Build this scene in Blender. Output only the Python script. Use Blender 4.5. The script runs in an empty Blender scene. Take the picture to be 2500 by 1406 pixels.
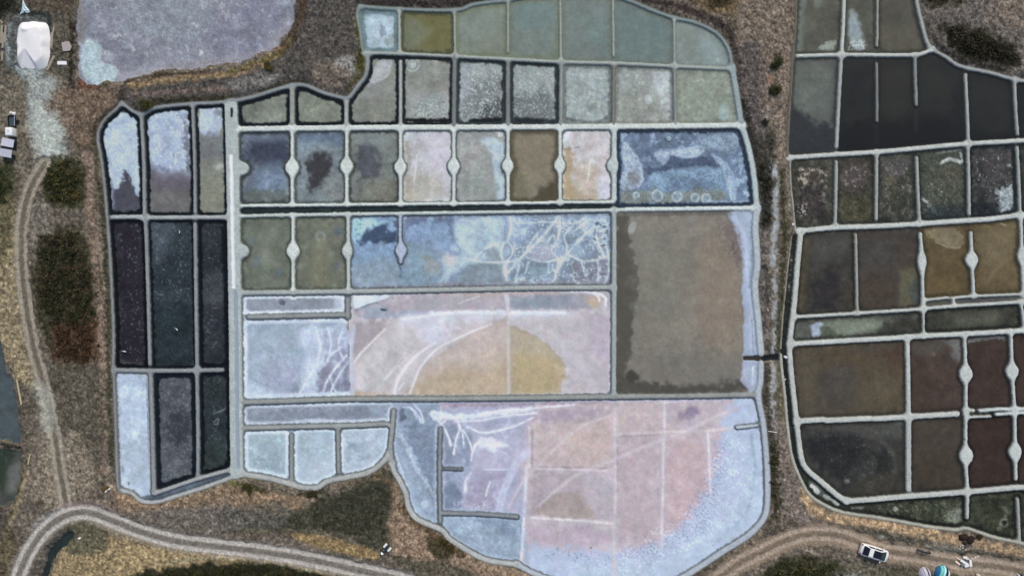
import bpy, bmesh, math, random
import numpy as np

# ------------------------------------------------------------------ camera, sky, sun, exposure
SC = bpy.context.scene
COL = SC.collection
R = math.radians
S = 17.0                       # photo pixels per metre on the ground (car 4.2 m = 72 px)
PCX, PCY = 1250.0, 703.0
CAM_H = 100.0
cam_d = bpy.data.cameras.new('camera'); cam = bpy.data.objects.new('camera', cam_d)
COL.objects.link(cam); cam.location = (0, 0, CAM_H); cam.rotation_euler = (0, 0, 0)
cam_d.sensor_width = 36; cam_d.lens = 36*CAM_H/(2500/S); cam_d.clip_end = 5000
SC.camera = cam
SUN_EL, SUN_AZ = R(48), R(20)        # azimuth clockwise from north (+y, the top of the photo)
world = bpy.data.worlds.new('World'); SC.world = world; world.use_nodes = True
wn = world.node_tree; wn.nodes.clear()
sky = wn.nodes.new('ShaderNodeTexSky'); sky.sky_type = 'NISHITA'; sky.sun_disc = False
sky.sun_elevation = SUN_EL; sky.sun_rotation = SUN_AZ; sky.air_density = 1.0; sky.dust_density = 4.0
bg = wn.nodes.new('ShaderNodeBackground'); bg.inputs['Strength'].default_value = 0.12
wo = wn.nodes.new('ShaderNodeOutputWorld')
wn.links.new(sky.outputs[0], bg.inputs[0]); wn.links.new(bg.outputs[0], wo.inputs[0])
sun_d = bpy.data.lights.new('sun', 'SUN'); sun = bpy.data.objects.new('sun', sun_d); COL.objects.link(sun)
sun_d.energy = 1.3; sun_d.angle = R(14); sun_d.color = (1.0, 0.95, 0.88)
sun.rotation_euler = (math.pi/2 - SUN_EL, 0, math.pi - SUN_AZ)
sun.rotation_euler = (-(math.pi/2 - SUN_EL), 0, -SUN_AZ)
sun.location = (20, 60, 60)
SC.view_settings.view_transform = 'Standard'; SC.view_settings.look = 'None'
SC.view_settings.gamma = 1; SC.view_settings.use_curve_mapping = False
SC.view_settings.exposure = 0.0
# what a white level sheet shows under this light: albedo = wanted linear colour / LIGHT
LIGHT = np.array([0.885, 0.873, 0.923])

def wx(px): return (px-PCX)/S
def wy(py): return (PCY-py)/S

# ------------------------------------------------------------------ terrain raster (in photo pixels of ground)
G = 2.05
def coarse(n, first): return np.cumsum(first*1.28**np.arange(n))
_fx = np.arange(-130, 2631, G); _fy = np.arange(-110, 1517, G)
_c = coarse(24, 8.0)
xs = np.concatenate([_fx[0]-_c[::-1], _fx, _fx[-1]+_c]).astype(np.float32)
ys = np.concatenate([_fy[0]-_c[::-1], _fy, _fy[-1]+_c]).astype(np.float32)
NX, NY = len(xs), len(ys)
XX, YY = np.meshgrid(xs, ys)

def perlin(X, Y, sc, seed, ang):
    rng = np.random.default_rng(seed)
    th = rng.random((256, 256)).astype(np.float32)*2*np.pi
    gx, gy = np.cos(th), np.sin(th)
    ca, sa = math.cos(ang), math.sin(ang)
    u = (X*ca - Y*sa)/sc + 37.3; v = (X*sa + Y*ca)/sc + 11.7
    i = np.floor(u).astype(np.int32); j = np.floor(v).astype(np.int32)
    fu = u-i; fv = v-j
    wu = fu*fu*fu*(fu*(fu*6-15)+10); wv = fv*fv*fv*(fv*(fv*6-15)+10)
    i0 = i & 255; i1 = (i+1) & 255; j0 = j & 255; j1 = (j+1) & 255
    def g(a, b, x, y): return gx[a, b]*x + gy[a, b]*y
    n0 = g(i0, j0, fu, fv)*(1-wu) + g(i1, j0, fu-1, fv)*wu
    n1 = g(i0, j1, fu, fv-1)*(1-wu) + g(i1, j1, fu-1, fv-1)*wu
    return (n0*(1-wv) + n1*wv)*1.6
def fbm(sc, octv, seed):
    out = 0; a = 1.0; t = 0
    for k in range(octv):
        out = out + a*perlin(XX, YY, sc/2**k, seed*17+k, 0.5+seed+1.1*k); t += a; a *= 0.55
    return (out/t*1.35).astype(np.float32)
N5 = fbm(6, 1, 1); N5b = fbm(5.5, 1, 21); N9 = fbm(11, 2, 2); N18 = fbm(20, 2, 3); N18b = fbm(22, 2, 4)
N35 = fbm(40, 3, 5); N35b = fbm(44, 3, 6); N70 = fbm(85, 4, 7); N70b = fbm(95, 4, 8); N150 = fbm(190, 4, 9)
rng0 = np.random.default_rng(5)
WHT = rng0.normal(0, 1, (NY, NX)).astype(np.float32)

def sst(a, b, x):
    t = np.clip((x-a)/(b-a), 0, 1); return t*t*(3-2*t)
def window(pts, m):
    p = np.asarray(pts, np.float32)
    i0, i1 = np.searchsorted(xs, [p[:, 0].min()-m, p[:, 0].max()+m])
    j0, j1 = np.searchsorted(ys, [p[:, 1].min()-m, p[:, 1].max()+m])
    return (slice(j0, j1), slice(i0, i1))
def seg_dist(sl, pts):
    X, Y = XX[sl], YY[sl]; best = np.full(X.shape, 1e9, np.float32)
    for (ax, ay), (bx, by) in zip(pts[:-1], pts[1:]):
        dx, dy = bx-ax, by-ay; L = dx*dx+dy*dy+1e-9
        t = np.clip(((X-ax)*dx+(Y-ay)*dy)/L, 0, 1)
        best = np.minimum(best, (X-ax-t*dx)**2+(Y-ay-t*dy)**2)
    return np.sqrt(best)
def inside(sl, pts):
    X, Y = XX[sl], YY[sl]; ins = np.zeros(X.shape, bool)
    n = len(pts)
    for k in range(n):
        (ax, ay), (bx, by) = pts[k], pts[(k+1) % n]
        if ay == by: continue
        c = ((ay > Y) != (by > Y)) & (X < (bx-ax)*(Y-ay)/(by-ay)+ax)
        ins ^= c
    return ins
def poly_sd(sl, pts):
    d = seg_dist(sl, list(pts)+[pts[0]]); return np.where(inside(sl, pts), -d, d)
def smooth_line(pts, n=4):
    """Catmull-Rom through the points, so banks and tracks bend like earth and not like rulers."""
    if len(pts) < 3: return list(pts)
    P = [np.array(p, float) for p in pts]; P = [2*P[0]-P[1]]+P+[2*P[-1]-P[-2]]; out = []
    for k in range(1, len(P)-2):
        a, b, c, d = P[k-1:k+3]
        for t in np.arange(n)/n:
            out.append(tuple(0.5*(2*b+(c-a)*t+(2*a-5*b+4*c-d)*t*t+(3*b-a-3*c+d)*t**3)))
    out.append(tuple(P[-2])); return out

# ------------------------------------------------------------------ clay dikes: label, width, polyline(s), options
GREY = (130, 133, 134); PALE = (183, 190, 184); MID = (158, 163, 159); DULL = (132, 136, 131); TEAL = (124, 135, 131)
RB = (169, 172, 165)
DIKES = []
def dike(label, w, pts, col=MID, discs=(), top=0.22, edge=0.5):
    runs = pts if isinstance(pts[0], list) else [pts]
    DIKES.append(dict(label=label, w=w, runs=runs, col=col, discs=list(discs), top=top, edge=edge))
# west block
dike('thin grey clay bank curving down the outer west side of the dark ponds', 7, [(300,252),(283,270),(258,292),(243,320),(241,345),(249,390),(256,450),(263,530),(270,620),(275,720),(279,820),(278,900),(281,960),(284,1050),(287,1130),(290,1188),(300,1200)], (128,128,128))
dike('grey clay bank along the top of the three salt-topped west ponds', 9, [(300,254),(325,272),(348,280),(384,264),(468,255),(520,253),(562,249)], GREY)
dike('grey clay dike between the finger-stained pond and the violet-footed pond', 10, [(346,285),(352,400),(354,531)], GREY)
dike('grey clay dike between the violet-footed pond and the narrow olive-footed pond', 9, [(471,262),(476,400),(477,518)], GREY)
dike('grey clay dike running across below the three salt-topped west ponds', 11, [(276,531),(340,530),(356,532),(560,531)], (150,153,153))
dike('long grey clay dike between the two left black ponds, free at its foot', 10, [(356,531),(362,700),(367,888)], GREY)
dike('long grey clay dike between the two right black ponds, free at its head', 10, [(477,548),(479,700),(482,903)], GREY)
dike('grey clay dike running across below the three long black ponds', 11, [(279,903),(400,905),(543,903)], GREY)
dike('grey clay dike between the white salt strip pond and the slate pond', 11, [(369,915),(373,1050),(377,1200)], GREY)
dike('thin grey clay dike between the slate pond and the small black pond', 10, [(481,903),(484,1050),(484,1158)], GREY)
dike('slanting grey clay dike at the foot of the slate and black ponds', 10, [(377,1202),(392,1199),(480,1169),(566,1145)], (150,152,152))
dike('pale bank edging the dry grass below the slanting dike', 9, [(300,1196),(325,1204),(347,1222),(384,1224),(428,1211),(500,1188),(575,1161)], (158,160,160))
dike('wide clay causeway running down between the black west ponds and the middle ponds', 33, [(565,262),(569,420),(572,600),(575,800),(577,1000),(579,1150)], (158,165,163), [(593,412,16,16),(593,614,16,16)], 0.24)
# middle block
dike('winding clay bank above the small olive ponds, below the brown scrub', 10, [(562,249),(610,240),(670,222),(714,210),(747,210),(787,227),(824,237),(851,240),(874,212),(892,188),(898,160),(897,136)], (130,134,134))
dike('short thin bank left of the frosted corner pond at the top', 7, [(897,136),(886,125),(880,80),(873,37),(880,18)], (125,132,130))
dike('long arched bank round the top of the grey-green ponds', 9, [(880,18),(975,24),(1110,27),(1160,12),(1240,2),(1300,-8),(1400,-14),(1495,-8),(1540,5),(1600,30),(1645,45),(1700,58),(1750,84),(1778,122),(1786,165)], (122,132,130))
dike('pale bank at the right end of the two top rows of ponds', 14, [(1786,165),(1796,220),(1809,305)], (140,151,152))
dike('pale bank right of the big slate-blue pond', 14, [(1808,305),(1822,345),(1838,420),(1847,510)], (165,175,175))
dike('broad grey bank right of the big brown pond', 16, [(1847,510),(1843,560),(1848,640),(1842,700),(1850,780),(1857,862)], (160,167,172))
dike('broad pale bank curving round the right of the pink pond', 14, [(1857,886),(1856,930),(1850,965),(1862,1030),(1868,1090),(1872,1150),(1872,1230),(1860,1270),(1820,1310),(1760,1347),(1700,1387),(1640,1422)], (160,166,174))
for lab, w, p in [
    ('narrow clay strip between the frosted corner pond and the mustard pond', 8, [(975,26),(976,128)]),
    ('thin clay strip right of the mustard pond', 6, [(1109,28),(1111,138)]),
    ('thin clay strip second to the right of the mustard pond', 6, [(1240,5),(1240,128)]),
    ('thin clay strip third to the right of the mustard pond', 6, [(1367,-12),(1369,148)]),
    ('thin clay strip fourth to the right of the mustard pond, free at its foot', 6, [(1496,-8),(1497,138)]),
    ('thin clay strip left of the arched end pond in the top row', 6, [(1645,48),(1646,160)])]:
    dike(lab, w, p, (150,157,145))
dike('grey clay dike running between the two top rows of ponds', 9, [(890,131),(980,133),(1110,139),(1240,146),(1370,153),(1500,156),(1640,163),(1788,170)], (146,153,146))
for lab, w, p, c in [
    ('stubby clay dike between the two small olive ponds', 13, [(714,214),(714,300)], (140,142,132)),
    ('stubby clay dike between the small olive pond and the curved-side pond', 11, [(846,250),(846,312)], (150,152,145)),
    ('clay dike between the curved-side pond and the ring-marked pond', 9, [(978,152),(978,312)], (155,158,152)),
    ('dark clay dike between the ring-marked pond and the crusty black-footed pond', 11, [(1110,139),(1108,312)], (112,115,115)),
    ('dark clay dike between the crusty black-footed pond and the crusty grey pond', 11, [(1240,155),(1240,312)], (116,119,117)),
    ('clay dike between the crusty grey pond and the swirled pale pond', 10, [(1370,153),(1369,312)], (132,138,134)),
    ('dull brown clay dike between the swirled pale pond and the half-bare pond', 9, [(1498,166),(1497,312)], (112,112,104)),
    ('clay dike between the half-bare pond and the tapering end pond', 8, [(1646,163),(1648,308)], (128,134,128))]:
    dike(lab, w, p, c)
dike('bright clay dike running across above the crystallising pans, left of the gap', 14, [(580,316),(850,313),(1110,312),(1344,311)], PALE)
dike('bright clay dike running above the ochre-edged pan and the big slate-blue pond', 14, [(1357,311),(1500,310),(1650,309),(1812,307)], PALE)
for lab, x, r, cy in [
    ('clay dike with round platform between the blue-grey pan and the black-blotched pan', 714, 17, 410),
    ('clay dike with round platform between the black-blotched pan and the olive smudged pan', 847, 16, 407),
    ('clay dike with round platform left of the pinkish white pan', 978, 15, 409),
    ('clay dike with round platform between the pinkish pan and the blue-edged pan', 1108, 15, 407),
    ('clay dike with round platform left of the brown cloudy pan', 1240, 14, 406),
    ('clay dike with round platform right of the brown cloudy pan', 1367, 14, 405)]:
    dike(lab, 9, [(x, 314), (x, 498)], PALE, [(x-0.5, cy, r, r)])
for lab, a, b in [('first length of bright kerb above the black feeder channel, from the causeway', (592,503), (681,502)),
    ('second length of bright kerb above the black feeder channel', (691,502), (810,501)),
    ('short third length of bright kerb above the black feeder channel', (818,501), (874,500)),
    ('fourth length of bright kerb above the black feeder channel', (884,500), (1070,498)),
    ('long fifth length of bright kerb above the black feeder channel', (1079,498), (1335,496)),
    ('last length of bright kerb above the black feeder channel, below the ochre-edged pan', (1343,495), (1494,494))]:
    dike(lab, 8, [a, b], (190,197,190))
for lab, p in [('first length of kerb below the black feeder channel, beside the causeway', [(592,528),(682,526)]),
    ('second length of kerb below the black feeder channel', [(691,526),(813,524)]),
    ('short third length of kerb below the black feeder channel', [(821,524),(874,523)]),
    ('long last length of kerb between the black channel and the veined blue pond', [(884,523),(1100,520),(1300,517),(1520,513)])]:
    dike(lab, 9, p, (172,180,175))
dike('bright clay dike left of the big slate-blue pond', 13, [(1499,312),(1499,488)], (170,178,176), [(1494,405,13,14)])
dike('long grey clay dike left of the big brown pond', 12, [(1499,513),(1499,700),(1498,965)], (150,156,154))
dike('bright clay dike between the slate-blue pond and the big brown pond', 11, [(1530,512),(1700,510),(1847,508)], (185,192,190))
dike('clay dike with round platform between the two green-olive pans', 9, [(716,526),(716,712)], PALE, [(716,613,16,16)])
dike('clay dike with half platform left of the veined blue pond', 9, [(850,524),(851,712)], (170,177,172), [(847,613,12,14)])
dike('bluish half-drowned dike with diamond platform inside the veined blue pond', 8, [(977,528),(977,580),(979,612),(978,640)], (158,168,188), [(979,612,13,14)], 0.14)
dike('grey clay dike running across above the salt-rimmed ponds', 12, [(588,715),(850,712),(1110,707),(1300,703),(1499,702)], (150,155,152))
dike('dark T-ended dike inside the salt-rimmed grey ponds', 11, [[(608,774),(700,772),(835,769),(850,770)], [(849,732),(849,774)]], (132,136,134), (), 0.2)
dike('grey clay dike running across between the tan pool and the pink pond', 12, [(588,982),(700,979),(850,974),(1100,973),(1300,971),(1499,968),(1700,966),(1848,963)], (136,139,134))
dike('grey forked dike between the long grey strip and the three white salt ponds', 11, [[(590,1045),(700,1042),(870,1038),(940,1035),(956,1042)], [(961,1003),(958,1040),(953,1095),(957,1128)]], (140,143,139))
dike('short dark dike between the first two white salt ponds', 9, [(712,1062),(712,1172)], (134,138,134))
dike('short dark dike between the last two white salt ponds', 9, [(825,1044),(827,1152)], (134,138,134))
dike('scalloped bank below the three white salt ponds', 12, [(579,1150),(600,1157),(650,1165),(700,1177),(740,1189),(775,1189),(800,1174),(850,1163),(900,1152),(932,1130),(950,1105)], (158,160,156))
dike('curving pale bank left of the pink pond, above the dry brown grass', 12, [(957,1128),(963,1150),(976,1172),(991,1203),(998,1237),(1021,1267),(1078,1292),(1103,1318),(1185,1364),(1263,1376)], (162,164,162))
dike('pale bank at the bottom of the pink pond', 12, [(1263,1376),(1307,1399),(1400,1427),(1550,1432),(1640,1422)], (160,166,172))
dike('dark inner dike in the left corner of the pink pond with a salted arm', 9, [[(1075,1046),(1073,1160),(1075,1272)], [(1076,1252),(1180,1255),(1262,1261)]], (128,131,136), (), 0.16)
dike('short stub dike reaching into the pink pond from its right bank', 8, [(1799,1043),(1846,1038)], (168,174,180), (), 0.16)
dike('tiny dark stub dike in the lilac corner of the pink pond', 7, [(1089,1144),(1126,1145)], (108,110,118), (), 0.1)
# east block
dike('brown bank along the left of the two dark north-east pond rows', 6, [(1945,-90),(1942,60),(1935,140),(1930,230),(1923,330),(1922,384)], (108,101,88))
for lab, w, p, c in [
    ('clay dike between the two top olive ponds of the east block', 10, [(2062,-90),(2058,60),(2053,137)], RB),
    ('thin clay dike right of the white-streaked olive pond', 7, [(2142,-90),(2141,60),(2140,113)], (150,150,138)),
    ('pale bank winding along the upper right scrub', 9, [(2230,-90),(2236,0),(2248,55),(2262,105),(2280,125),(2310,142),(2335,160),(2370,170),(2420,180),(2465,193),(2520,202),(2620,215)], (150,152,148)),
    ('clay dike running across below the top olive ponds of the east block', 10, [(1947,138),(2055,135),(2160,136),(2235,135),(2262,128),(2275,121)], RB),
    ('clay dike between the cloudy grey pond and the black-green pond, free at its foot', 10, [(2053,137),(2047,250),(2041,360)], (150,152,150)),
    ('short drowned dike in the black-green ponds', 8, [(2139,157),(2140,220),(2140,296)], (118,120,116)),
    ('short dike hanging from the upper bank, drowned at its foot', 9, [(2233,136),(2234,200),(2236,256)], (128,131,127)),
    ('clay dike right of the deep black corner pond, free at its head', 9, [(2356,184),(2360,270),(2363,350)], (152,154,150)),
    ('clay dike hanging from the upper bank near the right edge', 9, [(2475,193),(2478,260),(2483,328)], (148,150,146)),
    ('long clay dike running across below the deep black ponds', 12, [(1925,386),(2040,378),(2140,372),(2250,362),(2360,352),(2480,345),(2620,335)], (172,175,168)),
    ('clay dike between the pink-crusted pond and the dark violet pond', 9, [(2041,397),(2040,470),(2038,553)], (150,153,145)),
    ('clay dike between the dark violet pond and the mottled pond, free at its foot', 9, [(2139,372),(2139,450),(2138,535)], (150,153,145)),
    ('clay dike between the mottled pond and the pond with a white squiggle', 9, [(2237,386),(2240,470),(2244,548)], (150,153,145)),
    ('clay dike between the white squiggle pond and the white-cornered pond', 9, [(2362,352),(2364,440),(2365,522)], (155,158,150)),
    ('clay dike right of the white-cornered pond', 9, [(2482,362),(2486,440),(2489,528)], (150,153,145)),
    ('thin pale edge bank left of the pink-crusted pond', 5, [(1928,386),(1930,450),(1937,520),(1940,562)], (150,148,135)),
    ('clay dike running across above the four ochre and brown ponds', 13, [(1950,565),(2038,556),(2140,553),(2244,547),(2330,541),(2420,535),(2490,526),(2620,518)], (172,176,170)),
    ('long winding clay dike beside the green ditch', 14, [(1954,566),(1946,650),(1938,745),(1930,810),(1927,850),(1932,920),(1942,1010),(1950,1080),(1957,1122),(1972,1148),(2010,1180),(2048,1212),(2066,1222)], RB),
    ('thin clay dike between the two dark brown ponds', 8, [(2088,574),(2090,660),(2092,764)], (150,148,138)),
    ('clay dike running across below the four ochre and brown ponds', 9, [(1940,774),(2090,765),(2200,758),(2253,754),(2330,747),(2420,742),(2620,728)], RB),
    ('short thin kerb below the first ochre pan', 7, [(2255,733),(2312,727)], RB),
    ('long thin kerb below the second ochre pan', 7, [[(2323,728),(2376,723),(2500,718),(2620,708)], [(2326,728),(2328,745)]], RB),
    ('short clay dike between the milky green strip pond and the olive strip pond', 7, [(2253,754),(2254,822)], RB),
    ('short clay dike at the right end of the olive strip pond', 8, [(2492,736),(2500,806)], (170,175,172)),
    ('clay dike running across above the large umber pond and the red-brown ponds', 13, [(1928,840),(2060,832),(2200,824),(2254,820),(2360,815),(2480,808),(2620,800)], (172,176,170)),
    ('clay dike between the large umber pond and the frost-cornered red-brown pond', 12, [(2214,826),(2216,920),(2217,1018)], RB),
    ('short thick length of dike below the large umber pond, beside the ditch', 14, [(1945,1028),(2007,1024)], RB),
    ('long thick length of dike in the middle below the large umber pond', 14, [(2019,1026),(2123,1021)], RB),
    ('thick length of dike crossing below the umber and red-brown ponds', 14, [(2137,1022),(2217,1017),(2336,1010)], RB),
    ('stub of kerb at the foot of the red-brown pans', 9, [(2357,1000),(2375,1002)], RB),
    ('pair of joined kerbs with a slot, near the right edge', 9, [[(2391,1002),(2440,998),(2480,998),(2620,990)], [(2432,1011),(2480,1008),(2620,1002)]], (176,182,180)),
    ('short kerb below the slotted kerbs', 7, [(2360,1018),(2416,1016)], RB),
    ('thick clay dike right of the charcoal corner pond, free at its foot', 14, [(2217,1018),(2217,1110),(2217,1193)], (160,163,158)),
    ('long clay dike running across the bottom of the east ponds', 14, [(2066,1222),(2120,1219),(2200,1212),(2360,1200),(2470,1190),(2520,1188),(2620,1182)], RB),
    ('short clay dike between the two mossy bottom ponds', 9, [(2361,1203),(2360,1262)], RB),
    ('clay dike right of the ring-scarred mossy pond', 9, [(2483,1218),(2487,1314)], (150,152,142)),
    ('thin pale line of bank on the left of the green ditch', 4, [(1932,578),(1922,660),(1912,760),(1905,850)], (150,146,128)),
    ('pale bank between the green ditch and the golden grass', 8, [(1905,866),(1908,900),(1915,960),(1922,1040),(1932,1110),(1950,1160),(1975,1205),(2010,1230),(2060,1250),(2150,1263),(2260,1283),(2330,1291),(2360,1288),(2420,1308),(2500,1326),(2620,1352)], (158,156,142))]:
    dike(lab, w, p, c)
for lab, p, d in [
    ('clay dike with slim platform between the brown pond and the first ochre pan', [(2246,572),(2250,640),(2253,757)], (2250,639,10,18)),
    ('clay dike with round platform between the two ochre pans', [(2369,570),(2372,636),(2376,724)], (2371,635,16,16)),
    ('clay dike with round platform at the right edge beside the second ochre pan', [(2491,530),(2494,625),(2498,722)], (2499,626,16,16)),
    ('clay dike with round platform between the frost-cornered pond and the frost-topped pan', [(2354,818),(2357,915),(2357,1003)], (2357,913,17,18)),
    ('clay dike with round platform right of the frost-topped red-brown pan', [(2467,812),(2470,905),(2476,1000)], (2470,906,16,17)),
    ('clay dike with round platform between the two dark red-brown bottom ponds', [(2357,1003),(2357,1115),(2361,1200)], (2358,1112,17,19)),
    ('clay dike with round platform right of the darkest red-brown pan', [(2476,1005),(2478,1105),(2479,1168)], (2477,1103,16,18))]:
    dike(lab, 9, p, (172,177,172), [d])

DD = np.full((NY, NX), 200, np.float32)      # smooth distance to the nearest dike edge, photo px
DRAW = np.full((NY, NX), 200, np.float32)
DID = np.zeros((NY, NX), np.int16); DDISC = np.zeros((NY, NX), bool)
for k, d in enumerate(DIKES):
    allp = [p for r in d['runs'] for p in r] + [(x, y) for x, y, a, b in d['discs']]
    sl = window(allp, 70)
    raw = np.full(XX[sl].shape, 1e3, np.float32)
    for r in d['runs']:
        raw = np.minimum(raw, seg_dist(sl, smooth_line(r)) - d['w']/2)
    sm = raw; dmask = np.zeros(raw.shape, bool)
    for (cx, cy, rx, ry) in d['discs']:
        q = (np.hypot((XX[sl]-cx)/rx, (YY[sl]-cy)/ry)-1)*min(rx, ry)
        dmask |= (q < raw) & (q < 3)
        h = np.clip(14-np.abs(sm-q), 0, None)/14
        sm = np.minimum(sm, q) - h*h*14/4
        raw = np.minimum(raw, q)
    a = DD[sl]; h = np.clip(10-np.abs(a-sm), 0, None)/10
    DD[sl] = np.minimum(a, sm) - h*h*10/4
    b = raw < DRAW[sl]
    DID[sl] = np.where(b, k+1, DID[sl]); DDISC[sl] = np.where(b, dmask, DDISC[sl]); DRAW[sl] = np.minimum(raw, DRAW[sl])
DD += 0.9*N9 + 0.5*N5

# ------------------------------------------------------------------ ponds: key, label, outline, colours
PONDS = {}; PID = np.zeros((NY, NX), np.int16)
BLK = (20, 25, 28); NAVY = (36, 47, 62)
def pond(key, label, pts, base, alt=None, edge=None, water=None, salt=0, depth=0.10, n=None, cat='salt pond', name='salt_pond', grain=0.02):
    if len(pts) == 2:
        (a, b), (c, d) = pts; pts = [(a, b), (c, b), (c, d), (a, d)]
    PONDS[key] = dict(i=len(PONDS)+1, label=label, pts=pts, base=base, alt=alt or tuple(c*0.86 for c in base), edge=edge,
                      water=water, salt=salt, depth=depth, n=n, cat=cat, name=name, grain=grain)
CLR = ((120, 130, 130), 0.0)      # clear shallow water: no turbidity of its own
def turbid(c, a=0.35): return (c, a)
pond('M', 'wide violet-grey mud flat at the upper left', [(188,-130),(190,60),(194,190),(215,205),(240,207),(300,197),(400,172),(500,166),(600,146),(680,112),(716,60),(724,0),(722,-130)], (116,115,122), (132,130,136), None, None, 0, -0.05, 'N70', 'mud flat', 'mud_flat', 0.05)
pond('L1', 'curved west pond of white salt with a dark finger stain at its foot', [(300,258),(325,272),(346,281),(352,400),(354,531),(264,531),(256,450),(249,390),(241,345),(243,320),(258,292),(283,270)], (72,71,78), (88,87,95), (BLK,9,2,1), CLR, 0)
pond('L2', 'west pond of white salt fading to violet brown mud', [(346,281),(384,264),(470,258),(476,400),(477,531),(354,531),(352,400)], (104,98,97), (92,86,88), (BLK,8,2,1), CLR)
pond('L3', 'narrow west pond with salt at its head and an olive foot', [(470,258),(568,252),(571,531),(477,531)], (121,118,103), (108,107,98), (BLK,7,2,1), CLR)
pond('LA', 'leftmost of the three long black ponds, violet black', [(265,531),(356,531),(362,700),(368,904),(279,904),(279,820),(275,720),(270,620)], (46,43,48), (58,55,60), ((14,17,20),9,2,1), CLR, grain=.05)
pond('LB', 'middle one of the three long black ponds, slate black', [(356,531),(477,531),(479,700),(482,904),(368,904),(362,700)], (47,52,56), (60,66,70), ((16,20,23),6,2,1), CLR, grain=.05)
pond('LC', 'rightmost of the three long black ponds, beside the wide causeway', [(477,531),(571,531),(576,904),(482,904),(479,700)], (50,51,55), (42,46,48), ((14,19,24),10,2,1), CLR, grain=.05)
pond('LD', 'white salt strip pond at the lower left corner', [(279,904),(368,904),(373,1050),(378,1208),(345,1216),(325,1204),(300,1197),(290,1188),(287,1130),(284,1050)], (182,193,207), (168,178,192), ((175,178,184),6,3,1), None, 1, .03)
pond('LE', 'slate pond with a wide black rim at the lower left', [(368,904),(482,904),(484,1050),(485,1168),(392,1198),(378,1200),(373,1050)], (76,77,81), (90,90,94), ((24,28,32),12,2,1), CLR, grain=.05)
pond('LF', 'small black pond with pale scratches beside the causeway foot', [(482,904),(576,904),(579,1145),(565,1145),(485,1168)], (46,51,52), (60,64,66), ((18,23,26),9,2,1), CLR, grain=.05)
pond('LG', 'grey slanting channel at the foot of the west ponds', [(345,1212),(378,1206),(392,1199),(480,1169),(565,1146),(579,1152),(575,1161),(500,1188),(428,1211),(384,1224),(352,1224)], (84,90,98), (100,108,116), None, CLR, cat='channel', name='water_channel')
# top row
OLF = ((108,112,70), 9, 6, 0.7)
pond('T1', 'frosted pale blue corner pond at the top', [(880,18),(975,24),(976,133),(890,131),(880,80),(873,37)], (146,160,166), (120,132,136), ((92,108,108),10,3,.9), None, 1, .05, 'N35')
pond('T2', 'mustard and grey-green pond at the top', [(975,24),(1110,27),(1111,139),(976,133)], (112,112,78), (118,124,98), ((62,66,48),7,3,.9), turbid((112,112,72),.3))
pond('T3', 'grey-green pond right of the mustard pond', [(1110,27),(1160,12),(1240,2),(1240,146),(1111,139)], (136,146,132), (122,132,118), OLF, turbid((130,140,124)))
pond('T4', 'grey-green pond third from the frosted corner pond', [(1240,2),(1300,-8),(1367,-12),(1369,153),(1240,146)], (126,138,132), (116,128,124), OLF, turbid((122,136,128)))
pond('T5', 'grey-green pond fourth from the frosted corner pond, cut by the top edge', [(1367,-12),(1400,-14),(1496,-8),(1498,156),(1369,153)], (120,132,126), (110,124,122), ((106,112,82),8,5,.6), turbid((118,130,124)))
pond('T6', 'wide blue-green pond in the top row with a sloping upper edge', [(1496,-8),(1540,5),(1600,30),(1645,47),(1646,163),(1498,156)], (116,129,126), (106,120,120), ((100,110,92),8,5,.6), turbid((112,126,122)))
pond('T7', 'arched end pond of the top row, pale blue-grey', [(1645,47),(1700,58),(1750,84),(1778,122),(1787,169),(1646,163)], (143,154,152), (130,140,130), ((112,122,116),6,3,.7), turbid((140,150,146)))
# second row
pond('Ua', 'small olive pond with a sloping top beside the causeway', [(575,247),(610,240),(670,222),(714,210),(714,314),(575,316)], (118,120,102), (104,106,90), (BLK,9,2,1), CLR)
pond('Ub', 'small olive pond with a drooping top edge', [(714,210),(747,210),(787,227),(824,237),(846,241),(846,313),(714,314)], (120,122,101), (108,110,92), (BLK,9,2,1), CLR)
pond('Uc', 'olive pond with a curved side and a pale tongue of salt', [(851,240),(874,212),(892,188),(898,160),(897,133),(978,133),(978,312),(846,313),(846,241)], (124,122,106), (114,112,98), (BLK,8,2,1), CLR)
pond('U1', 'tan pond with a ring mark above and a crusty foot', [(978,133),(1111,139),(1108,312),(978,312)], (134,131,119), (124,121,108), ((24,29,30),7,2,1), CLR)
pond('U2', 'crusty pale pond with a black lower corner', [(1111,139),(1240,146),(1240,312),(1108,312)], (148,151,142), (130,133,124), ((40,47,48),8,3,1), None, 0, .06, 'N18')
pond('U3', 'crusty grey-green pond with a dusky foot', [(1240,146),(1369,153),(1369,311),(1240,312)], (141,147,138), (126,132,124), ((34,40,42),8,3,.95), None, 0, .06, 'N18')
pond('U4', 'swirled pale pond below the second thin strip', [(1369,153),(1498,156),(1498,310),(1369,311)], (152,160,150), (136,144,134), ((92,96,88),8,3,.8), None, 0, .06, 'N35')
pond('U5', 'pond half crusted and half smooth pale grey', [(1498,156),(1646,163),(1648,309),(1498,310)], (143,146,132), (130,132,120), ((104,104,92),8,4,.8), None, 0, .06, 'N35')
pond('U6', 'tapering sage green end pond of the second row', [(1646,163),(1787,169),(1796,220),(1808,307),(1648,309)], (146,151,134), (134,140,122), ((116,122,106),8,5,.7), turbid((144,150,132),.2))
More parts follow.
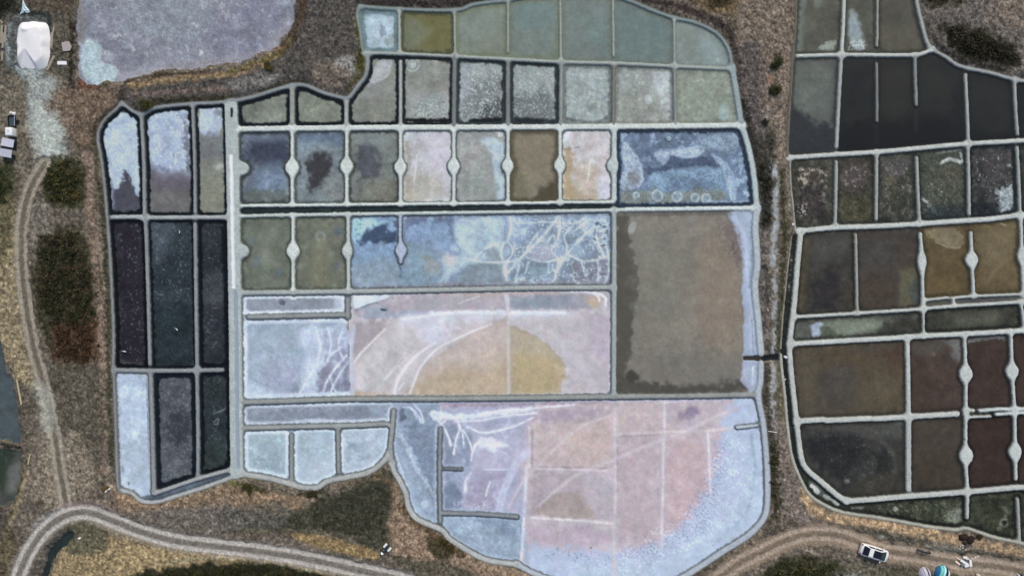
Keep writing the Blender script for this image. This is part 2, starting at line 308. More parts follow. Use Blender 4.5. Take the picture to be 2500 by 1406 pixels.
# crystallising pans
vb = [585,714,847,978,1108,1240,1367,1500]
pond('V1', 'blue-grey pan with violet clouds, first from the causeway', [(585,314),(714,502)], (96,101,110), (112,118,124), ((58,62,60),7,3,.8), CLR, n='N35')
pond('V2', 'grey pan with a big black blotch', [(714,314),(847,502)], (116,121,121), (102,108,112), ((66,72,72),6,3,.8), CLR, n='N35')
pond('V3', 'olive grey pan with a soft dark smudge', [(847,314),(978,500)], (114,117,107), (104,108,100), ((62,66,58),6,3,.8), CLR, n='N35')
pond('V4', 'pinkish white pan with a tan foot', [(978,314),(1108,499)], (188,183,184), (172,166,164), ((160,160,160),4,2,.5), None, 1, .05, 'N35')
pond('V5', 'greyish tan pan with a blue-white right edge', [(1108,314),(1240,498)], (150,147,140), (140,138,132), ((110,114,112),5,3,.6), CLR, n='N35')
pond('V6', 'brown cloudy pan with dark olive rims', [(1240,314),(1367,497)], (136,124,100), (128,119,94), ((60,58,38),9,7,.9), turbid((134,122,98),.25))
pond('V7', 'pink-white pan with an ochre stain down its left side', [(1367,314),(1500,496)], (199,188,184), (186,170,162), ((170,160,150),4,2,.4), None, 1, .05, 'N35')
pond('V8', 'big slate-blue pond with crust rings along its foot', [(1500,310),(1808,306),(1822,345),(1838,420),(1847,508),(1500,512)], (100,113,132), (118,131,150), (NAVY,9,3,.95), CLR, n='N35', grain=.05)
pond('CH', 'straight black feeder channel between the two rows of pans', [(585,503),(1070,498),(1500,494),(1500,514),(1100,520),(585,528)], (38,46,46), (48,56,56), ((28,34,34),3,2,.8), CLR, cat='channel', name='water_channel')
pond('W1', 'green-olive pan with blue-grey flecks beside the causeway', [(585,527),(716,713)], (104,107,86), (94,99,82), ((70,76,62),6,3,.8), CLR, n='N35')
pond('W2', 'green-olive pan with a pale star mark', [(716,525),(850,712)], (108,107,83), (98,101,82), ((72,78,62),6,3,.8), CLR, n='N35')
pond('Wb', 'long blue pond crossed by white salt veins', [(850,524),(1100,520),(1500,514),(1499,702),(1110,707),(850,712)], (128,137,150), (140,148,160), ((112,114,124),5,3,.7), CLR, n='N35')
pond('W8', 'big brown pond with a white salt shore on its right', [(1500,512),(1847,509),(1843,560),(1848,640),(1842,700),(1850,780),(1857,866),(1857,884),(1856,930),(1850,964),(1499,968)], (136,125,110), (130,121,106), None, turbid((136,125,110),.2), n='N150')
pond('X1', 'narrow grey strip pond with a bright salt rim', [(585,715),(849,712),(849,772),(590,774)], (138,141,146), (124,127,132), ((208,213,222),9,3,1), None, 0, .05)
pond('X2', 'salt-rimmed grey pond with white streaks on its right', [(588,774),(849,772),(855,974),(588,982)], (158,166,178), (148,156,168), ((205,212,224),12,4,1), None, 1, .05)
pond('XB', 'wide pale pond with a tan pool in its middle', [(849,712),(1110,707),(1499,702),(1499,968),(1100,973),(855,974)], (192,178,178), (186,170,168), ((200,196,200),4,3,.8), None, 1, .05, 'N70', grain=.012)
pond('YA', 'long grey strip pond above the three white salt ponds', [(588,982),(850,974),(962,974),(960,1036),(870,1038),(590,1045)], (138,141,148), (126,130,138), ((196,202,212),9,4,.9), None, 0, .05)
pond('Y1', 'first of the three white salt ponds, beside the causeway', [(590,1045),(712,1042),(712,1180),(650,1166),(580,1152)], (162,175,180), (154,166,172), ((205,214,224),11,3,1), None, 1, .05)
pond('Y2', 'middle one of the three white salt ponds', [(712,1042),(825,1040),(826,1168),(800,1172),(775,1188),(740,1188),(712,1180)], (168,180,188), (176,186,194), ((205,214,224),9,3,1), None, 1, .05)
pond('Y3', 'last of the three white salt ponds, with a curved corner', [(825,1040),(940,1034),(956,1040),(952,1100),(932,1132),(900,1152),(850,1163),(826,1168)], (178,187,197), (166,175,184), ((206,214,224),8,3,1), None, 1, .05)
pond('PW', 'lilac-grey wedge pond left of the pink pond', [(960,974),(1075,973),(1075,1042),(1073,1160),(1075,1290),(1021,1267),(998,1237),(991,1203),(974,1170),(961,1136),(955,1100),(960,1036)], (142,151,166), (126,134,148), ((170,178,192),9,4,.8), None, 1, .05, 'N35')
pond('PS', 'small ice-blue pond at the foot of the dark inner dike', [(1075,1252),(1180,1254),(1275,1260),(1268,1376),(1185,1364),(1103,1317),(1078,1290)], (156,168,182), (142,154,168), ((172,182,196),7,4,.8), None, 1, .05, 'N35')
pond('P', 'large pink pond edged with blue-white salt', [(1075,973),(1499,968),(1850,964),(1862,1030),(1868,1090),(1872,1230),(1860,1270),(1820,1310),(1760,1347),(1700,1387),(1640,1422),(1550,1432),(1400,1427),(1307,1399),(1268,1376),(1275,1260),(1180,1254),(1075,1252),(1073,1160),(1075,1042)], (196,171,172), (188,166,170), ((176,184,202),6,4,.8), None, 0, .05, 'N70', grain=.012)
# east block
pond('R1a', 'olive pond with a pale left side at the top of the east block', [(1944,-90),(2062,-90),(2053,137),(1938,139),(1942,60)], (84,85,70), (94,96,80), ((50,54,44),6,4,.8), CLR)
pond('R1b', 'olive pond with a white streak at the top of the east block', [(2062,-90),(2142,-90),(2140,136),(2053,137)], (86,88,74), (78,80,66), ((52,56,46),6,4,.8), CLR)
pond('R1c', 'brown-olive pond below the upper right scrub', [(2142,-90),(2230,-90),(2236,0),(2248,55),(2262,105),(2272,120),(2262,128),(2235,135),(2140,136)], (84,81,66), (76,74,60), ((48,48,42),7,5,.8), CLR)
pond('R2a', 'cloudy grey-green pond darkening to black at its foot', [(1936,140),(2053,137),(2041,378),(1924,386),(1930,230)], (80,87,82), (88,94,88), ((54,58,54),6,4,.8), CLR)
pond('R2b', 'black-green pond second from the brown bank', [(2053,137),(2140,136),(2140,372),(2041,378)], (36,40,40), (31,35,38), ((28,32,34),7,4,.8), CLR)
pond('R2c', 'black-green pond third from the brown bank', [(2140,136),(2234,136),(2236,365),(2140,372)], (38,41,38), (33,37,36), ((28,32,33),7,4,.8), CLR)
pond('R2d', 'deep black pond with a slanting upper bank', [(2234,136),(2275,120),(2310,142),(2335,160),(2358,168),(2363,352),(2236,365)], (37,41,39), (32,36,36), ((30,34,34),7,4,.8), CLR)
pond('R2e', 'black-green pond below the winding upper bank', [(2358,168),(2420,180),(2475,195),(2484,345),(2363,352)], (37,41,39), (32,36,36), ((26,30,30),7,4,.8), CLR)
pond('R2f', 'black pond cut by the right edge of the photo, upper row', [(2475,195),(2620,215),(2620,335),(2484,345)], (34,38,38), (29,33,33), ((26,30,32),7,4,.8), CLR)
MO = dict(n='N18', grain=.09)
pond('R3a', 'dark pond with a pink-tan crust ring', [(1928,386),(2041,378),(2038,556),(1945,563),(1937,520),(1930,450)], (66,65,52), (78,74,60), ((52,56,44),6,4,.8), CLR, **MO)
pond('R3b', 'dark violet and moss pond', [(2041,378),(2139,372),(2138,553),(2038,556)], (68,64,50), (80,72,62), ((44,48,40),7,4,.8), CLR, **MO)
pond('R3c', 'mottled dark moss pond', [(2139,372),(2237,363),(2244,547),(2138,553)], (66,67,54), (78,76,66), ((44,48,42),7,4,.8), CLR, **MO)
pond('R3d', 'moss pond with a white squiggle of salt at its head', [(2237,363),(2363,352),(2366,540),(2244,547)], (70,74,60), (62,66,56), ((36,42,42),7,4,.8), CLR, **MO)
pond('R3e', 'dark pond with a white salt corner', [(2363,352),(2482,345),(2489,527),(2366,540)], (58,58,55), (72,70,68), ((28,34,38),8,3,.9), CLR, **MO)
pond('R3f', 'dark pond cut by the right edge, moss row', [(2482,345),(2620,335),(2620,518),(2489,527)], (56,58,52), (66,66,60), ((30,35,36),7,4,.8), CLR, **MO)
pond('R4a', 'dark brown pond with an ochre left rim', [(1954,566),(2088,555),(2092,765),(1938,774),(1946,650)], (66,62,53), (74,70,60), ((46,46,36),6,4,.8), CLR)
pond('R4b', 'brown pond with an olive right side', [(2088,555),(2246,547),(2253,755),(2092,765)], (76,67,56), (70,63,56), ((48,46,40),6,4,.7), CLR)
pond('R4c', 'first ochre pan, with a pale fan at its head', [(2246,547),(2369,539),(2377,724),(2254,733)], (106,84,44), (98,78,40), ((68,56,30),7,5,.8), CLR)
pond('R4d', 'second ochre pan, lighter and plain', [(2369,539),(2490,527),(2499,718),(2377,724)], (116,94,52), (108,86,46), ((72,60,34),7,5,.8), CLR)
pond('R4e', 'ochre pan cut by the right edge', [(2490,527),(2620,518),(2620,708),(2499,718)], (112,92,54), (104,84,46), ((70,60,36),7,5,.8), CLR)
pond('R4f', 'narrow violet-grey slot channel below the ochre pans', [(2254,733),(2620,708),(2620,728),(2254,754)], (84,82,82), (92,92,82), None, CLR, cat='channel', name='water_channel')
pond('R5a', 'milky green strip pond with a white salt block', [(1938,774),(2253,755),(2254,820),(2060,832),(1928,840)], (84,86,72), (98,104,86), ((46,48,40),7,4,.8), CLR)
pond('R5b', 'olive strip pond with a misty middle', [(2253,755),(2490,738),(2500,808),(2254,820)], (70,71,54), (60,60,46), ((36,38,28),8,4,.9), CLR)
pond('R5c', 'olive strip pond cut by the right edge', [(2490,738),(2620,728),(2620,800),(2500,808)], (70,71,54), (60,60,46), ((36,38,28),8,4,.9), CLR)
pond('R6a', 'large umber pond beside the green ditch', [(1928,840),(2214,824),(2217,1018),(1944,1030),(1932,920)], (90,76,55), (84,74,60), ((56,50,36),6,4,.8), CLR)
pond('R6b', 'red-brown pond with a frosted upper corner', [(2214,824),(2354,817),(2357,1005),(2217,1018)], (86,65,53), (80,60,46), ((50,42,34),6,4,.8), CLR)
pond('R6c', 'frost-topped red-brown pan between two round-platform dikes', [(2354,817),(2468,810),(2476,1000),(2357,1005)], (78,56,44), (72,52,40), ((46,38,34),7,4,.8), CLR)
pond('R6d', 'red-brown pan cut by the right edge, upper one', [(2468,810),(2620,800),(2620,990),(2476,1000)], (76,54,44), (70,50,40), ((44,36,32),7,4,.8), CLR)
pond('R7a', 'charcoal corner pond with a chopped-off lower left corner', [(1944,1030),(2217,1018),(2217,1212),(2066,1222),(2048,1212),(2010,1180),(1972,1148),(1957,1122),(1950,1080)], (66,64,57), (60,59,56), ((50,50,40),7,5,.8), CLR)
pond('R7b', 'plain dull brown pond right of the charcoal pond', [(2217,1018),(2357,1005),(2361,1200),(2217,1212)], (78,64,48), (70,60,48), ((50,46,38),7,4,.8), CLR)
pond('R7c', 'darkest red-brown pan in the bottom row', [(2357,1005),(2478,1005),(2480,1190),(2361,1200)], (70,50,38), (64,46,34), ((38,30,26),7,4,.8), CLR)
pond('R7d', 'red-brown pan cut by the right edge, lower one', [(2478,1005),(2620,995),(2620,1182),(2480,1190)], (70,50,38), (64,46,34), ((38,30,26),7,4,.8), CLR)
pond('R8a', 'mossy green wedge pond below the long bottom dike', [(2100,1258),(2118,1220),(2361,1202),(2360,1288),(2330,1291),(2260,1283),(2150,1263)], (72,76,52), (58,62,44), ((32,34,26),8,4,.9), CLR, n='N35', grain=.08)
pond('R8b', 'mossy green pond with a pale ring scar', [(2361,1202),(2484,1190),(2487,1322),(2420,1308),(2360,1288)], (66,70,46), (54,58,40), ((34,36,26),7,4,.9), CLR, n='N35', grain=.08)
pond('R8c', 'mossy green pond cut by the right edge', [(2484,1190),(2620,1182),(2620,1352),(2487,1322)], (64,68,46), (54,58,40), ((34,36,26),7,4,.9), CLR, n='N35', grain=.08)
pond('D', 'dark green ditch winding along the east block', [(1954,566),(1932,578),(1922,660),(1912,760),(1905,850),(1906,870),(1908,900),(1915,960),(1922,1040),(1932,1110),(1950,1160),(1975,1205),(2010,1230),(2060,1250),(2100,1258),(2118,1220),(2066,1222),(2048,1212),(2010,1180),(1972,1148),(1957,1122),(1950,1080),(1942,1010),(1932,920),(1927,850),(1930,810),(1938,745),(1946,650)], (52,55,40), (44,48,36), ((30,32,26),4,3,.8), CLR, cat='ditch', name='ditch')
pond('XC', 'thin black cross channel cutting through the right bank of the brown pond', [(1815,869),(1857,867),(1906,864),(1906,878),(1857,881),(1815,878)], (34,36,36), (28,30,30), None, CLR, cat='channel', name='water_channel')
pond('B1', 'dark slate pond at the left edge of the photo', [(-130,800),(-5,815),(12,880),(30,940),(44,1010),(54,1085),(0,1072),(-130,1066)], (66,73,76), (58,64,66), None, CLR, n='N70')
pond('B2', 'murky green pond at the left edge below the slate pond', [(-130,1092),(0,1094),(52,1098),(54,1150),(38,1215),(10,1235),(-130,1245)], (72,74,62), (50,58,44), None, CLR, n='N70')
pond('B3', 'dark crescent puddle inside the bend of the dirt road', [(188,1300),(176,1318),(140,1350),(118,1400),(110,1440),(92,1440),(104,1400),(122,1340),(150,1308),(172,1294)], (44,50,48), (38,44,42), None, CLR, cat='puddle', name='puddle')
for p in PONDS.values():
    sl = window(p['pts'], 6)
    if p['name'] in ('mud_flat', 'puddle') or p['label'].startswith(('dark slate', 'murky')):      # no dike: a ragged natural shore
        sl = window(p['pts'], 30); PID[sl] = np.where(poly_sd(sl, p['pts']) + (7*N35[sl] + 4*N18[sl] + 2*N9[sl])*(.5 if p['name'] == 'puddle' else 1) < 0, p['i'], PID[sl])
    else: PID[sl] = np.where(inside(sl, p['pts']), p['i'], PID[sl])
LAND = PID == 0

# ------------------------------------------------------------------ surface colours (as wanted on a level lit sheet), relief and salt
C = np.zeros((NY, NX, 3), np.float32); SALT = np.zeros((NY, NX), np.float32); DH = np.zeros((NY, NX), np.float32)
NF = dict(N18=N18, N35=N35, N70=N70, N150=N150)
def rgb(c): return np.array(c, np.float32)/255
FULL = (slice(0, NY), slice(0, NX))
def put(sl, m, col, salt=None, dh=0):
    C[sl] += m[..., None]*(rgb(col)-C[sl])
    if salt is not None: SALT[sl] += m*(salt-SALT[sl])
    if dh: DH[sl] += m*dh
def clip_mask(sl, on):
    if on is None: return (PID[sl] > 0).astype(np.float32)
    if on == 'land': return LAND[sl].astype(np.float32)
    return np.isin(PID[sl], [PONDS[k]['i'] for k in on.split()]).astype(np.float32)
def patch(pts, col, soft=5, warp=6, a=1.0, on=None, salt=None, dh=0, f=N18):
    pts = smooth_line(list(pts)+[pts[0]], 3)[:-1] if len(pts) > 3 else pts
    sl = window(pts, soft+warp*1.5+4)
    sd = poly_sd(sl, pts) + warp*f[sl] + 0.3*warp*N9[sl]
    put(sl, sst(soft, -soft, sd)*a*clip_mask(sl, on), col, salt, dh)
def blob(cx, cy, rx, ry, col, rot=0, **k):
    t = np.arange(12)*math.pi/6; c, s = math.cos(R(rot)), math.sin(R(rot))
    patch([(cx+rx*math.cos(q)*c-ry*math.sin(q)*s, cy+rx*math.cos(q)*s+ry*math.sin(q)*c) for q in t], col, **k)
def stroke(pts, w, col, soft=2, warp=2, a=1.0, on=None, salt=None, dh=0, f=N18, smooth=True):
    pts = smooth_line(pts) if smooth else pts
    sl = window(pts, w+soft+warp*2+4)
    d = seg_dist(sl, pts) - w/2 + warp*f[sl] + 0.4*warp*N5[sl]
    put(sl, sst(soft, -soft, d)*a*clip_mask(sl, on), col, salt, dh)
def ring(cx, cy, r, w, col, **k):
    stroke([(cx+r*math.cos(q), cy+r*math.sin(q)) for q in np.arange(13)*math.pi/6], w, col, smooth=False, **k)
def specks(pts, col, thr=.45, soft=.15, a=1.0, on=None, f=N5, feather=14, salt=None, dh=0):
    sl = window(pts, 4)
    q = .72*f[sl] + .34*N18b[sl] + .22*N35b[sl] + .10*WHT[sl]      # grains gather in drifts
    m = sst(thr-soft, thr+soft, q)*sst(0, -feather, poly_sd(sl, pts))*a*clip_mask(sl, on)
    put(sl, m, col, salt, dh)

# land base: dry scrub, mixed from brown, tan and olive
C[:] = rgb((108,96,82))
put(FULL, sst(-.1, .7, N70)*.8, (126,110,93)); put(FULL, sst(0, .8, N70b)*.7, (84,76,60))
put(FULL, sst(.1, .9, N35)*.6, (76,70,50)); put(FULL, sst(.25, .9, N35b)*.6, (142,122,100))
# --- land colours
def lp(pts, col, soft=12, warp=14, a=.85, f=N35): patch(pts, col, soft, warp, a, 'land', f=f)
def ls(pts, w, col, soft=6, warp=6, a=.85, f=N18): stroke(pts, w, col, soft, warp, a, 'land', f=f)
# west
lp([(-130,-110),(185,-110),(188,170),(120,170),(60,185),(-130,220)], (84,80,68), a=.7)
lp([(0,-60),(45,-60),(44,30),(20,40),(-40,30)], (46,48,40)); lp([(62,-30),(180,-30),(180,40),(100,22),(66,24)], (92,78,62))
ls([(181,60),(180,120),(176,190),(184,215)], 10, (44,36,28), 5, 4, .9)
lp([(38,40),(110,40),(122,70),(118,160),(80,180),(30,170),(22,80)], (92,98,98), 6, 5); ls([(55,32),(112,38),(122,56),(116,130)], 12, (48,54,54), 4, 3)
ls([(26,60),(22,110),(28,160)], 9, (130,140,144), 4, 4); lp([(40,165),(110,165),(112,195),(60,200)], (142,152,152), 8, 6)
lp([(70,190),(130,185),(168,250),(172,330),(165,395),(112,420),(80,360),(66,290)], (152,160,155), 16, 14, .9)
lp([(88,260),(140,270),(150,340),(135,395),(100,380)], (172,182,172), 14, 12, .8)
lp([(-20,200),(60,200),(66,330),(70,400),(30,420),(-20,420)], (116,106,88))
lp([(140,215),(290,215),(300,250),(250,300),(230,360),(190,360),(160,300),(120,260)], (118,94,74))
lp([(195,190),(230,195),(250,215),(200,215)], (110,66,50), 6, 6)
lp([(120,395),(180,382),(216,430),(205,505),(120,500),(108,450)], (60,60,36), 10, 14); lp([(0,400),(30,400),(44,470),(20,500),(-60,500),(-60,420)], (58,62,34))
lp([(96,560),(200,555),(240,650),(246,780),(205,885),(130,870),(92,760),(84,640)], (62,58,38), 12, 18); lp([(130,790),(240,770),(244,880),(150,892)], (94,66,46), 12, 14)
ls([(222,380),(228,520),(238,650),(248,780),(254,930),(250,1060),(250,1150)], 22, (138,112,92), 8, 10); ls([(252,480),(262,640),(268,800),(268,900),(272,1000),(276,1130)], 9, (62,62,44), 4, 5)
ls([(238,330),(240,420),(250,500)], 9, (72,68,48), 4, 4); ls([(262,280),(236,306),(232,350)], 10, (66,60,46), 4, 4)
lp([(-60,500),(36,500),(48,650),(58,800),(88,930),(50,930),(10,860),(-60,800)], (152,132,92), 10, 14)
lp([(0,480),(30,480),(40,560),(20,640),(-20,640)], (98,90,60)); ls([(40,600),(52,740),(78,880)], 8, (150,134,96), 5, 5, .6)
lp([(70,500),(120,480),(130,560),(90,640)], (122,112,98)); lp([(130,890),(250,890),(262,1040),(230,1180),(170,1180),(140,1000)], (94,86,70)); lp([(105,1050),(200,1060),(230,1180),(180,1220),(90,1220)], (134,119,98), a=.9)
ls([(20,900),(30,960),(46,1030)], 6, (128,138,138), 3, 5); ls([(50,1090),(60,1140),(40,1230),(10,1300),(-20,1360)], 16, (100,88,58), 7, 7); ls([(70,1150),(44,1240),(12,1320)], 8, (148,130,90), 4, 5)
ls([(0,1082),(54,1092)], 6, (44,46,42), 3, 3); ls([(0,1222),(24,1228)], 14, (62,64,62), 4, 4); ls([(2,1226),(18,1228)], 4, (140,142,140), 2, 2)
lp([(-60,1250),(20,1240),(20,1300),(-60,1400)], (84,76,66)); lp([(-10,1330),(36,1290),(30,1410),(-10,1440)], (96,84,58))
# bottom
lp([(150,1320),(230,1296),(330,1310),(460,1340),(700,1372),(860,1420),(860,1500),(60,1500),(110,1440),(130,1370)], (156,130,82)); lp([(190,1270),(270,1290),(250,1340),(170,1350),(160,1300)], (96,92,68))
lp([(130,1300),(170,1290),(140,1360),(100,1440),(80,1440),(100,1370)], (92,86,78)); lp([(300,1330),(460,1350),(500,1400),(300,1430)], (164,136,88), a=.7)
lp([(330,1395),(480,1375),(620,1368),(780,1392),(900,1420),(900,1500),(330,1500)], (42,44,27), 8, 10, .95); ls([(380,1372),(560,1358),(700,1374),(820,1402)], 6, (150,136,100), 4, 4)
lp([(285,1200),(420,1215),(560,1180),(700,1205),(760,1240),(660,1258),(560,1240),(420,1240),(300,1245)], (142,112,82)); lp([(320,1250),(560,1232),(580,1290),(480,1300),(360,1278)], (112,102,92))
lp([(690,1250),(780,1225),(880,1185),(952,1146),(962,1200),(960,1300),(930,1335),(820,1300),(700,1292),(600,1292),(640,1272)], (70,69,52), 14, 14, .92); lp([(540,1240),(700,1228),(700,1280),(560,1294)], (96,92,82), 12, 12, .8); lp([(760,1230),(940,1150),(955,1240),(900,1300),(780,1290)], (60,60,45), a=.6)
ls([(600,1188),(650,1196)], 14, (66,64,36), 5, 6); ls([(560,1178),(600,1180)], 12, (98,92,48), 5, 5); ls([(735,1206),(790,1198)], 14, (62,58,40), 5, 5); ls([(620,1205),(700,1214),(770,1215)], 10, (146,116,86), 5, 6)
ls([(920,1160),(958,1180),(968,1240)], 14, (112,92,66), 6, 6)
lp([(705,1296),(800,1305),(880,1330),(932,1352),(905,1362),(800,1336),(720,1310)], (152,120,66), 5, 6); ls([(560,1296),(700,1292),(800,1300)], 5, (100,92,66), 4, 4)
lp([(965,1180),(985,1240),(1060,1300),(1130,1350),(1260,1392),(1330,1420),(1330,1500),(1150,1500),(1020,1390),(960,1340),(955,1260)], (150,120,92), 10, 12, .9); lp([(1040,1310),(1080,1310),(1110,1345),(1080,1360),(1050,1345)], (70,62,38), 7, 8); ls([(985,1240),(1030,1285),(1090,1320),(1130,1352)], 12, (84,64,42), 6, 7); lp([(960,1355),(1060,1365),(1200,1410),(1020,1400)], (86,80,64), 8, 8)
# between mud flat and middle block
lp([(722,-60),(870,-60),(876,60),(882,150),(872,205),(845,232),(790,222),(745,205),(660,218),(560,244),(380,256),(325,262),(310,215),(500,190),(640,150),(700,110)], (84,79,74), a=.9)
ls([(735,-20),(738,40),(715,95),(680,135)], 22, (84,62,48), 8, 8); ls([(325,212),(450,192),(560,184),(640,158),(690,128)], 16, (148,116,74), 6, 8); ls([(310,200),(380,188),(500,178)], 6, (62,48,36), 4, 4)
ls([(560,178),(620,162),(690,130),(712,100)], 10, (104,92,46), 5, 6); ls([(330,235),(440,225),(560,220)], 12, (118,96,86), 6, 7); lp([(560,200),(640,180),(680,200),(600,225)], (122,118,112))
ls([(340,258),(380,250),(460,244),(560,240)], 12, (68,64,44), 5, 6); ls([(640,224),(710,204),(740,203)], 9, (70,66,46), 4, 5); ls([(872,60),(882,120),(880,170),(852,222)], 13, (84,82,42), 5, 6)
lp([(818,150),(868,140),(868,180),(830,190)], (150,146,140), 8, 10, .7); lp([(760,150),(850,170),(840,215),(780,215)], (124,106,90), a=.7); ls([(297,215),(300,245)], 12, (70,54,48), 5, 4); ls([(300,200),(290,230)], 5, (138,126,118), 4, 3)
lp([(160,40),(700,-80),(720,40),(200,60)], (106,96,90), a=.0)
# top strip and east strip
ls([(880,4),(1100,8),(1200,-8),(1500,-30)], 22, (62,54,52), 6, 5); ls([(1500,-24),(1600,4),(1700,34),(1770,72),(1800,130),(1806,200)], 16, (62,50,48), 6, 6); lp([(880,-110),(1700,-110),(1640,-10),(1500,-50),(1240,-30),(880,-20)], (98,82,64))
lp([(1640,-60),(1790,-60),(1800,40),(1740,30),(1680,8)], (118,92,60)); lp([(1720,-60),(1790,-60),(1780,12),(1730,8)], (66,56,34))
lp([(1800,-60),(1925,-60),(1925,120),(1905,300),(1830,300),(1800,140)], (128,110,92), a=.8); lp([(1795,120),(1850,110),(1860,240),(1850,330),(1830,330),(1812,220)], (92,82,80), a=.85); ls([(1915,120),(1908,250),(1900,380)], 16, (132,112,96), 6, 6)
ls([(1812,250),(1830,330),(1845,390),(1858,450)], 14, (46,46,42), 6, 7); lp([(1835,330),(1890,330),(1885,400),(1880,540),(1858,540),(1850,430)], (66,62,54), 10, 12, .9); ls([(1866,470),(1872,550)], 16, (52,52,46), 5, 7)
ls([(1880,400),(1896,450),(1890,490),(1893,540),(1886,600),(1888,680),(1892,780),(1884,860)], 13, (158,163,168), 5, 8, .9); ls([(1884,880),(1888,920),(1880,980),(1884,1040)], 13, (160,162,164), 5, 8, .9); ls([(1872,270),(1860,340)], 10, (130,124,124), 5, 7, .6)
ls([(1905,420),(1908,500),(1912,560),(1906,700),(1898,800),(1900,870)], 13, (66,64,42), 5, 6); ls([(1868,560),(1862,640),(1866,740),(1868,840)], 14, (112,102,98), 6, 8); ls([(1864,650),(1872,720),(1864,800)], 9, (70,66,60), 5, 7, .8)
ls([(1872,890),(1868,950),(1876,1010),(1882,1080),(1882,1200)], 12, (72,66,58), 5, 7); ls([(1896,890),(1904,960),(1912,1040)], 9, (98,94,64), 4, 5); lp([(1890,1020),(1915,1040),(1935,1130),(1970,1220),(2010,1280),(1930,1290),(1890,1250),(1888,1140)], (122,106,96)); ls([(1886,1080),(1890,1180),(1894,1260)], 18, (66,64,46), 6, 8)
lp([(1700,1400),(1800,1345),(1880,1290),(1950,1270),(1900,1310),(1800,1370),(1740,1420)], (88,78,64))
# south-east
ls([(1962,1205),(1985,1243),(2030,1263),(2100,1270),(2200,1288),(2335,1314)], 24, (166,132,92), 6, 7, .95); ls([(2385,1326),(2440,1336),(2520,1352),(2620,1370)], 22, (164,130,92), 6, 7, .95)
ls([(2030,1288),(2130,1300),(2220,1320),(2330,1342),(2420,1352),(2520,1376)], 10, (78,76,64), 5, 7); ls([(2010,1290),(2080,1302),(2150,1312)], 10, (134,136,128), 5, 8, .7); ls([(2260,1330),(2330,1344),(2380,1362),(2500,1380)], 12, (142,144,138), 6, 7, .7)
lp([(1840,1420),(1890,1372),(1960,1350),(2040,1372),(2090,1410),(2100,1480),(1830,1480)], (58,58,36), 10, 12, .95); lp([(2060,1370),(2200,1385),(2330,1400),(2330,1500),(2100,1500)], (100,94,74)); lp([(2030,1390),(2080,1392),(2090,1420),(2040,1420)], (138,138,130), 8, 9, .7)
lp([(2160,1380),(2240,1375),(2250,1406),(2170,1420)], (84,76,58), a=.6); lp([(2400,1390),(2520,1390),(2620,1500),(2400,1500)], (88,84,64))
# north-east
lp([(2240,-110),(2640,-110),(2640,215),(2480,190),(2400,172),(2335,155),(2290,125),(2262,90)], (106,97,90), a=.9); lp([(2286,62),(2370,70),(2470,110),(2485,165),(2400,160),(2320,130)], (50,48,36), 12, 14, .95); lp([(2240,-20),(2330,-20),(2340,10),(2270,22)], (62,58,42)); lp([(2400,0),(2520,0),(2520,60),(2420,60)], (134,114,94), a=.6)
ls([(2262,60),(2290,115),(2340,148),(2420,168)], 8, (62,58,54), 5, 5)

WV = (208, 216, 228)
def ridge(f, lo, hi): return sst(lo, hi, 1-np.abs(f))
def network(pts, col, f, lo=.86, hi=.97, a=.9, on=None, feather=14, salt=1, dh=.02):
    """A net of crystal veins along the zero lines of a noise field, gathered in drifts."""
    sl = window(pts, 4)
    m = ridge(f[sl], lo, hi)*sst(0, -feather, poly_sd(sl, pts))*np.clip(.65+.7*N35b[sl]+.3*N70[sl], 0, 1)*a*clip_mask(sl, on)
    put(sl, m, col, salt, dh)
def streak(pts, w, col=WV, a=.9, on='Wb', halo=3.0, ha=.32, salt=1, dh=.025):
    """A salt streak: misty skirt, ragged bright core of uneven width."""
    stroke(pts, w*halo, col, w*1.2, w*.7, ha, on, None, 0, N18)
    P = smooth_line(pts, 6); sl = window(P, w*2+8)
    d = seg_dist(sl, P) - w/2*(1+.75*N35[sl]+.5*N18b[sl]) + .45*w*N9[sl] + .5*N5[sl]
    put(sl, sst(1.5, -1.1, d)*a*np.clip(1+.5*N18[sl], .35, 1)*clip_mask(sl, on), col, salt, dh)
# --- ponds: base, mottling and rims
for key, p in PONDS.items():
    sl = window(p['pts'], 4); m = (PID[sl] == p['i']).astype(np.float32)
    C[sl] += m[..., None]*(rgb(p['base'])-C[sl]); SALT[sl] = np.where(m > 0, p['salt'], SALT[sl])
    f = NF.get(p['n'] or 'N70')[sl]
    put(sl, m*sst(-.15, .6, f), p['alt'])
def rims(keys=None):
    for key, p in PONDS.items():
        if not p['edge'] or (keys and key not in keys): continue
        c, w, s, a = p['edge']; sl = window(p['pts'], 4); m = (PID[sl] == p['i']).astype(np.float32)
        d = DD[sl] + 1.6*N18[sl] + 1.2*N9[sl]
        e = sst(w+s, w-s, d)*a*m; dark = sum(c) < 200
        put(sl, e, c, 0 if dark else None, -0.05 if dark else (0.02 if p['salt'] else 0))
W_ = (205, 212, 222)
